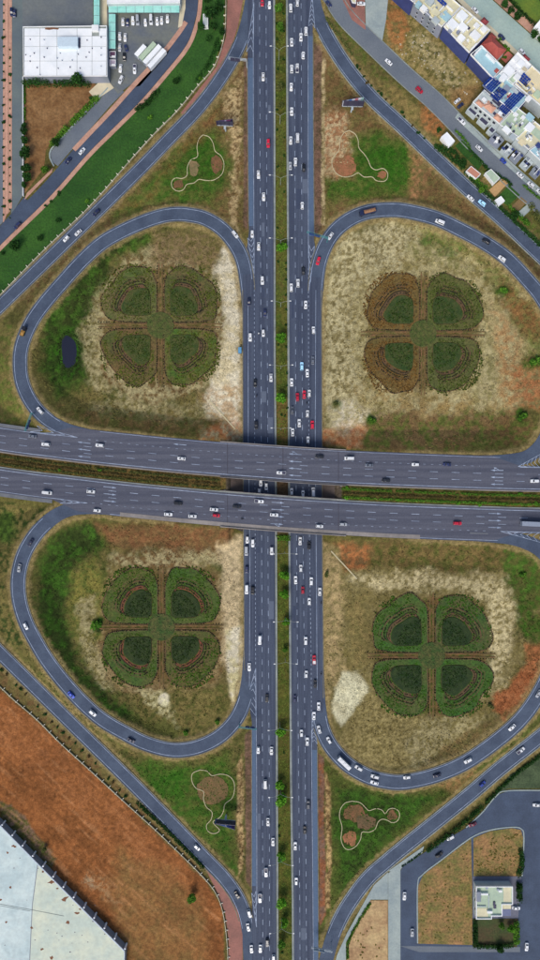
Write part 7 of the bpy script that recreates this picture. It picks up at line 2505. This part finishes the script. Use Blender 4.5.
add('RD', [(300.2, 541, 'white'), (309, 545.5, 'black', 'suv'), (300.8, 568.3, 'white'), (295.7, 580, 'white'), (311.3, 581.2, 'white', 'suv'), (302.8, 590.3, 'red', 'hatchback'), (319.8, 591.7, 'white'), (309.3, 601.5, 'white', 'hatchback'), (305.7, 640.8, 'white'),
           (314.2, 659.7, 'red', 'pickup'), (306.2, 674.2, 'white'), (315.3, 683.8, 'black'), (294.8, 698.8, 'dark blue', 'hatchback'), (318.7, 706.2, 'white'), (314, 715.8, 'white'), (301.5, 733.2, 'white'), (307.3, 741.5, 'white'), (308.2, 804.7, 'grey'),
           (304.8, 830, 'black'), (295.3, 846, 'white'), (296.2, 881.2, 'white'), (321.2, 603, 'black', 'moto'), (321.2, 673.8, 'black', 'moto')], 270)
add('HU', [(32.3, 436.2, 'grey'), (45.7, 444.3, 'white'), (99.7, 445.3, 'white', 'suv'), (181.5, 458.5, 'white'), (281.2, 472.8, 'white', 'pickup'), (319.5, 456.5, 'black'), (349.3, 458.3, 'white', 'van'), (369.2, 465.2, 'grey'), (386, 480.3, 'black'), (415.5, 464.5, 'white'),
           (447, 464.5, 'dark blue'), (534.7, 481, 'white')])
add('HL', [(47, 492.7, 'white', 'van'), (90.8, 491.5, 'white'), (97, 510.5, 'white'), (168.3, 514.3, 'white'), (178, 503.3, 'black'), (192.5, 516.2, 'white'), (214, 509.5, 'white'), (216.2, 515.5, 'red'), (237, 506.5, 'black'), (259.2, 501.3, 'white', 'pickup'),
           (242.2, 518.8, 'black', 'moto'), (274.2, 514.8, 'white'), (319.5, 526.2, 'white'), (343.3, 524.3, 'silver', 'hatchback'), (457.5, 523.3, 'red', 'suv'), (535.5, 524, 'silver', 'lorry')])
add('LoopUL', [(23.3, 331.3, 'yellow', 'tipper'), (40, 410.5, 'white', 'suv'), (235, 234.3, 'white', 'suv')])
add('LoopUR', [(330.5, 236, 'white'), (318.3, 260.8, 'red'), (367.5, 212, 'dark blue', 'dump'), (440, 221.7, 'white', 'van'), (486.2, 241.2, 'black', 'suv'), (502, 258.7, 'white')])
add('LoopLL', [(30.5, 542.5, 'dark blue'), (19.2, 568, 'silver'), (25.7, 626.2, 'white', 'hatchback'), (71.2, 695, 'blue'), (92.7, 713, 'white', 'suv'), (131.2, 740.5, 'dark blue')])
add('LoopLR', [(319.2, 729.5, 'white'), (329, 740.3, 'white'), (344, 762.5, 'white', 'bus'), (358.7, 768, 'white'), (375, 776.5, 'white', 'suv'), (374.5, 782.7, 'white'), (407, 777.3, 'white'), (437, 775.5, 'dark blue'), (468, 760.5, 'white'), (512, 727.5, 'white'), (538.5, 693.7, 'silver')])
add('RampUL', [(96.2, 212.5, 'dark blue'), (66.2, 238.7, 'white'), (78.2, 232.5, 'white')])
add('RampUR', [(470.5, 198, 'white'), (482, 203, 'light blue', 'suv')])
add('RampLL', [(197, 847.5, 'white'), (237, 895, 'black'), (249.5, 913.7, 'white'), (248.3, 927.5, 'white'), (251.5, 949.2, 'white')])
add('RampLR', [(520.7, 750.5, 'white', 'pickup'), (482.5, 784, 'blue')])
add('TL', [(17.5, 225.5, 'dark blue'), (68, 160.5, 'dark blue'), (82, 151, 'white')])
add('URlane', [(328.7, 3.7, 'dark blue', None, 45), (388.7, 62, 'white'), (419.3, 90, 'red'), (461.7, 121.2, 'white', 'pickup'), (479.2, 148.2, 'white'), (503.3, 160.8, 'blue'), (520, 175, 'white'), (530.8, 184.7, 'white', 'suv'), (540, 192, 'white')])
add('WASTE', [(457.5, 100.8, 'white', 'hatchback', -40), (460.5, 105.4, 'dark blue', 'hatchback', -40)])
add('FORE', [(361.3, 3.7, 'white', 'sedan', 2)])
add('TRst', [(475, 10, 'white', 'sedan', 43), (501.7, 37, 'dark blue', 'sedan', 43), (522, 51.7, 'white', 'hatchback', 43)])
add('BR', [(450.3, 837.5, 'white', 'suv', 150), (439.2, 855, 'black', 'sedan', -35), (404.5, 896.2, 'white', 'sedan', 92), (412.2, 932.7, 'silver', 'sedan', 92), (472.5, 824.5, 'maroon', 'sedan', 160), (537, 805, 'white', 'sedan', 180), (516.2, 908, 'white', 'sedan', 3), (526.7, 947, 'white', 'sedan', 93)])
add('CP', [(123, 21.7, 'white', 'sedan', 90), (127.5, 22.5, 'dark blue', 'sedan', 90), (133, 20.8, 'white', 'suv', 90), (137.5, 20, 'silver', 'van', 90), (145.5, 22.5, 'white', 'hatchback', 90), (151, 19.5, 'white', 'van', 90), (157.2, 21.2, 'white', 'sedan', 90), (161.7, 20.3, 'white', 'sedan', 90),
           (167.5, 18.7, 'white', 'sedan', 90), (119.8, 36.2, 'white', 'sedan', 92), (125.2, 37.3, 'white', 'sedan', 92), (119.8, 47.2, 'silver', 'sedan', 92), (126.2, 48.3, 'dark blue', 'hatchback', 70), (124.3, 56.7, 'black', 'sedan', 86), (120.5, 68.3, 'white', 'sedan', 95),
           (134.7, 69.2, 'white', 'pickup', 92), (121, 79.7, 'white', 'suv', 115), (11.8, 12, 'dark blue', 'suv', 90), (14.5, 13, 'dark blue', 'sedan', 92)])
for (x, y, L, m, lb) in ((140.5, 50.8, 7.5, M_whiter, 'shortest white trailer parked at the left of the trailer row'), (147.6, 51.2, 12, mat('mint_tarp', lin(176, 196, 170), .1, 1), 'pale green tarpaulin trailer in the parked trailer row'),
                         (152.2, 54.5, 13, M_whiter, 'long white trailer third in the parked trailer row'), (156.8, 58.6, 13, M_whiter, 'long white trailer nearest the boundary wall in the trailer row')):
    wx, wy, _ = P(x, y, 3)
    r = empty('trailer', (wx, wy, .08), lb, 'trailer', 'trailers parked in the car park', math.radians(48))
    trailer_at(r, m, L)

ROADN = {'LU': ('the left carriageway above the overpass', 'y'), 'LM': ('the left carriageway under the bridge opening', 'y'), 'LD': ('the left carriageway below the overpass', 'y'), 'RU': ('the right carriageway above the overpass', 'y'),
         'RM': ('the right carriageway under the bridge opening', 'y'), 'RD': ('the right carriageway below the overpass', 'y'), 'HU': ('the upper overpass carriageway', 'x'), 'HL': ('the lower overpass carriageway', 'x'), 'LoopUL': ('the upper left loop', 'y'),
         'LoopUR': ('the upper right loop', 'x'), 'LoopLL': ('the lower left loop', 'y'), 'LoopLR': ('the lower right loop', 'x'), 'RampUL': ('the upper left slip road', 'x'), 'RampUR': ('the upper right slip road', 'x'), 'RampLL': ('the lower left slip road', 'y'),
         'RampLR': ('the lower right slip road', 'x'), 'TL': ('the lane beside the lawn', 'x'), 'URlane': ('the residential lane', 'x'), 'WASTE': ('the waste ground', 'x'), 'FORE': ('the pink forecourt', 'x'), 'TRst': ('the terrace street', 'x'),
         'BR': ('the lower right junction roads', 'x'), 'CP': ('the upper left car park', 'x')}
KINDW = {'sedan': 'car', 'hatchback': 'small car', 'suv': 'large car', 'van': 'van', 'pickup': 'pickup', 'moto': 'motorcycle', 'bus': 'bus', 'lorry': 'lorry', 'tipper': 'tipper truck', 'dump': 'tipper truck'}
ONAME = {'sedan': 'car', 'hatchback': 'car', 'suv': 'car', 'van': 'van', 'pickup': 'pickup_truck', 'moto': 'motorcycle', 'bus': 'bus', 'lorry': 'articulated_lorry', 'tipper': 'tipper_truck', 'dump': 'tipper_truck'}
PATHS = {'LoopUL': (0, -1), 'LoopUR': (1, -1), 'LoopLL': (2, -1), 'LoopLR': (3, 1), 'RampUL': (4, -1), 'RampUR': (5, 1), 'RampLL': (6, 1), 'RampLR': (7, 1)}
HEADSIGN = {'LoopUL': -1, 'LoopUR': -1, 'LoopLL': -1, 'LoopLR': -1, 'RampUL': 1, 'RampUR': -1, 'RampLL': 1, 'RampLR': 1}


def nearest_dir(s, px, py):
    i = int(np.argmin(np.hypot(s[:, 0] - px, s[:, 1] - py)))
    i = min(max(i, 1), len(s) - 2)
    d = s[i + 1] - s[i - 1]
    return math.degrees(math.atan2(d[1], d[0])), i


urs, _ = spline(URLANE, 4)
tls, _ = spline(TLROAD, 4)
byroad = {}
for v in VEH:
    byroad.setdefault(v[5], []).append(v)
kcount = 0
for rk, lst in byroad.items():
    rn, axn = ROADN[rk]
    ai = 1 if axn == 'y' else 0
    lst.sort(key=lambda v: v[ai])
    resolved = []
    for v in lst:
        kcount += 1
        kd = v[3] or (['sedan', 'sedan', 'hatchback', 'sedan', 'suv'][kcount % 5])
        resolved.append((v, kd))
    tot, cnt = {}, {}
    cls = lambda v, kd: (v[2], 'm' if kd == 'moto' else ('van' if kd == 'van' else ('pick' if kd == 'pickup' else ('big' if kd in ('bus', 'lorry', 'tipper', 'dump') else 'car'))))
    for v, kd in resolved:
        tot[cls(v, kd)] = tot.get(cls(v, kd), 0) + 1
    nveh = len(resolved)
    for v, kd in resolved:
        px, py, colour, _, head, _ = v
        c = cls(v, kd)
        cnt[c] = cnt.get(c, 0) + 1
        word = {'m': 'motorcycle', 'van': 'van', 'pick': 'pickup', 'big': KINDW[kd], 'car': 'car'}[c[1]]
        start = 'the top' if axn == 'y' else 'the left'
        if tot[c] == 1:
            lb = 'the only %s %s on %s' % (colour, word, rn)
        else:
            lb = '%s %s on %s, %s such from %s' % (colour, word, rn, ordw(cnt[c]), start)
        if kd in ('lorry',):
            lb = 'long articulated lorry with grey trailer on the lower overpass carriageway'
        if kd == 'dump':
            lb = 'dark blue tipper truck carrying brown earth on the upper right loop'
        if kd == 'tipper':
            lb = 'small yellow tipper truck on the upper left loop'
        # level and heading
        z = ZV
        if rk in ('HU', 'HL'):
            z = ZH
            f = D1 if rk == 'HU' else E1
            sl = math.degrees(math.atan2(float(f(px + 5) - f(px - 5)), 10))
            head = sl + (180 if rk == 'HU' else 0)
        elif rk in PATHS:
            k = PATHS[rk][0]
            s, zz = _road_paths[k][1], _road_paths[k][2]
            hd, i = nearest_dir(s, px, py)
            z = float(zz[i])
            head = hd + (0 if HEADSIGN[rk] > 0 else 180)
        elif rk == 'URlane' and head is None:
            head = nearest_dir(urs, px, py)[0] + (180 if px % 2 < 1 else 0)
            z = .09
        elif rk == 'TL':
            head = nearest_dir(tls, px, py)[0] + (180 if colour == 'white' else 0)
            z = .1
        elif rk in ('CP', 'BR', 'WASTE', 'FORE', 'TRst', 'URlane'):
            z = .1
        hv = 1.2 if kd not in ('bus', 'lorry', 'van', 'dump', 'tipper') else 1.8
        x, y, _ = P(px, py, z + hv * .6)
        jit = rng.uniform(-2.0, 2.0)
        rz = -math.radians(head + jit)
        gname = 'vehicles on ' + rn
        root = empty(ONAME[kd], (x, y, z + .02), lb, {'moto': 'motorcycle', 'van': 'van', 'pickup': 'pickup', 'bus': 'bus', 'lorry': 'truck', 'tipper': 'truck', 'dump': 'truck'}.get(kd, 'car'), gname, rz)
        if rk == 'HL' and kd == 'lorry':
            truck_at(root, 'grey', 16.5, 2.5, 2.7, M_frame)
        elif kd in CARDEF:
            car_at(root, kd, colour)
        elif kd == 'pickup':
            pickup_at(root, colour, M_darkm if colour != 'red' else M_white)
        elif kd == 'moto':
            moto_at(root, colour)
            pl = 'person in %s clothes riding the %s' % ('white' if colour == 'white' else 'dark', lb.replace('the only ', ''))
            rider_at(x, y, z + .02, rz, ' '.join(pl.split()[:16]), colour)
        elif kd == 'bus':
            bus_at(root, colour)
        elif kd == 'lorry':
            truck_at(root, 'grey', 16.5, 2.5, 2.7, M_frame)
        elif kd == 'tipper':
            truck_at(root, 'black', 5.6, 2.0, .7, paint('yellow'), mat('load_sand', lin(170, 130, 70), .2, 1))
        elif kd == 'dump':
            truck_at(root, 'dark blue', 9.5, 2.5, 1.2, paint('dark blue'), mat('load_earth', lin(150, 112, 82), .25, 1))
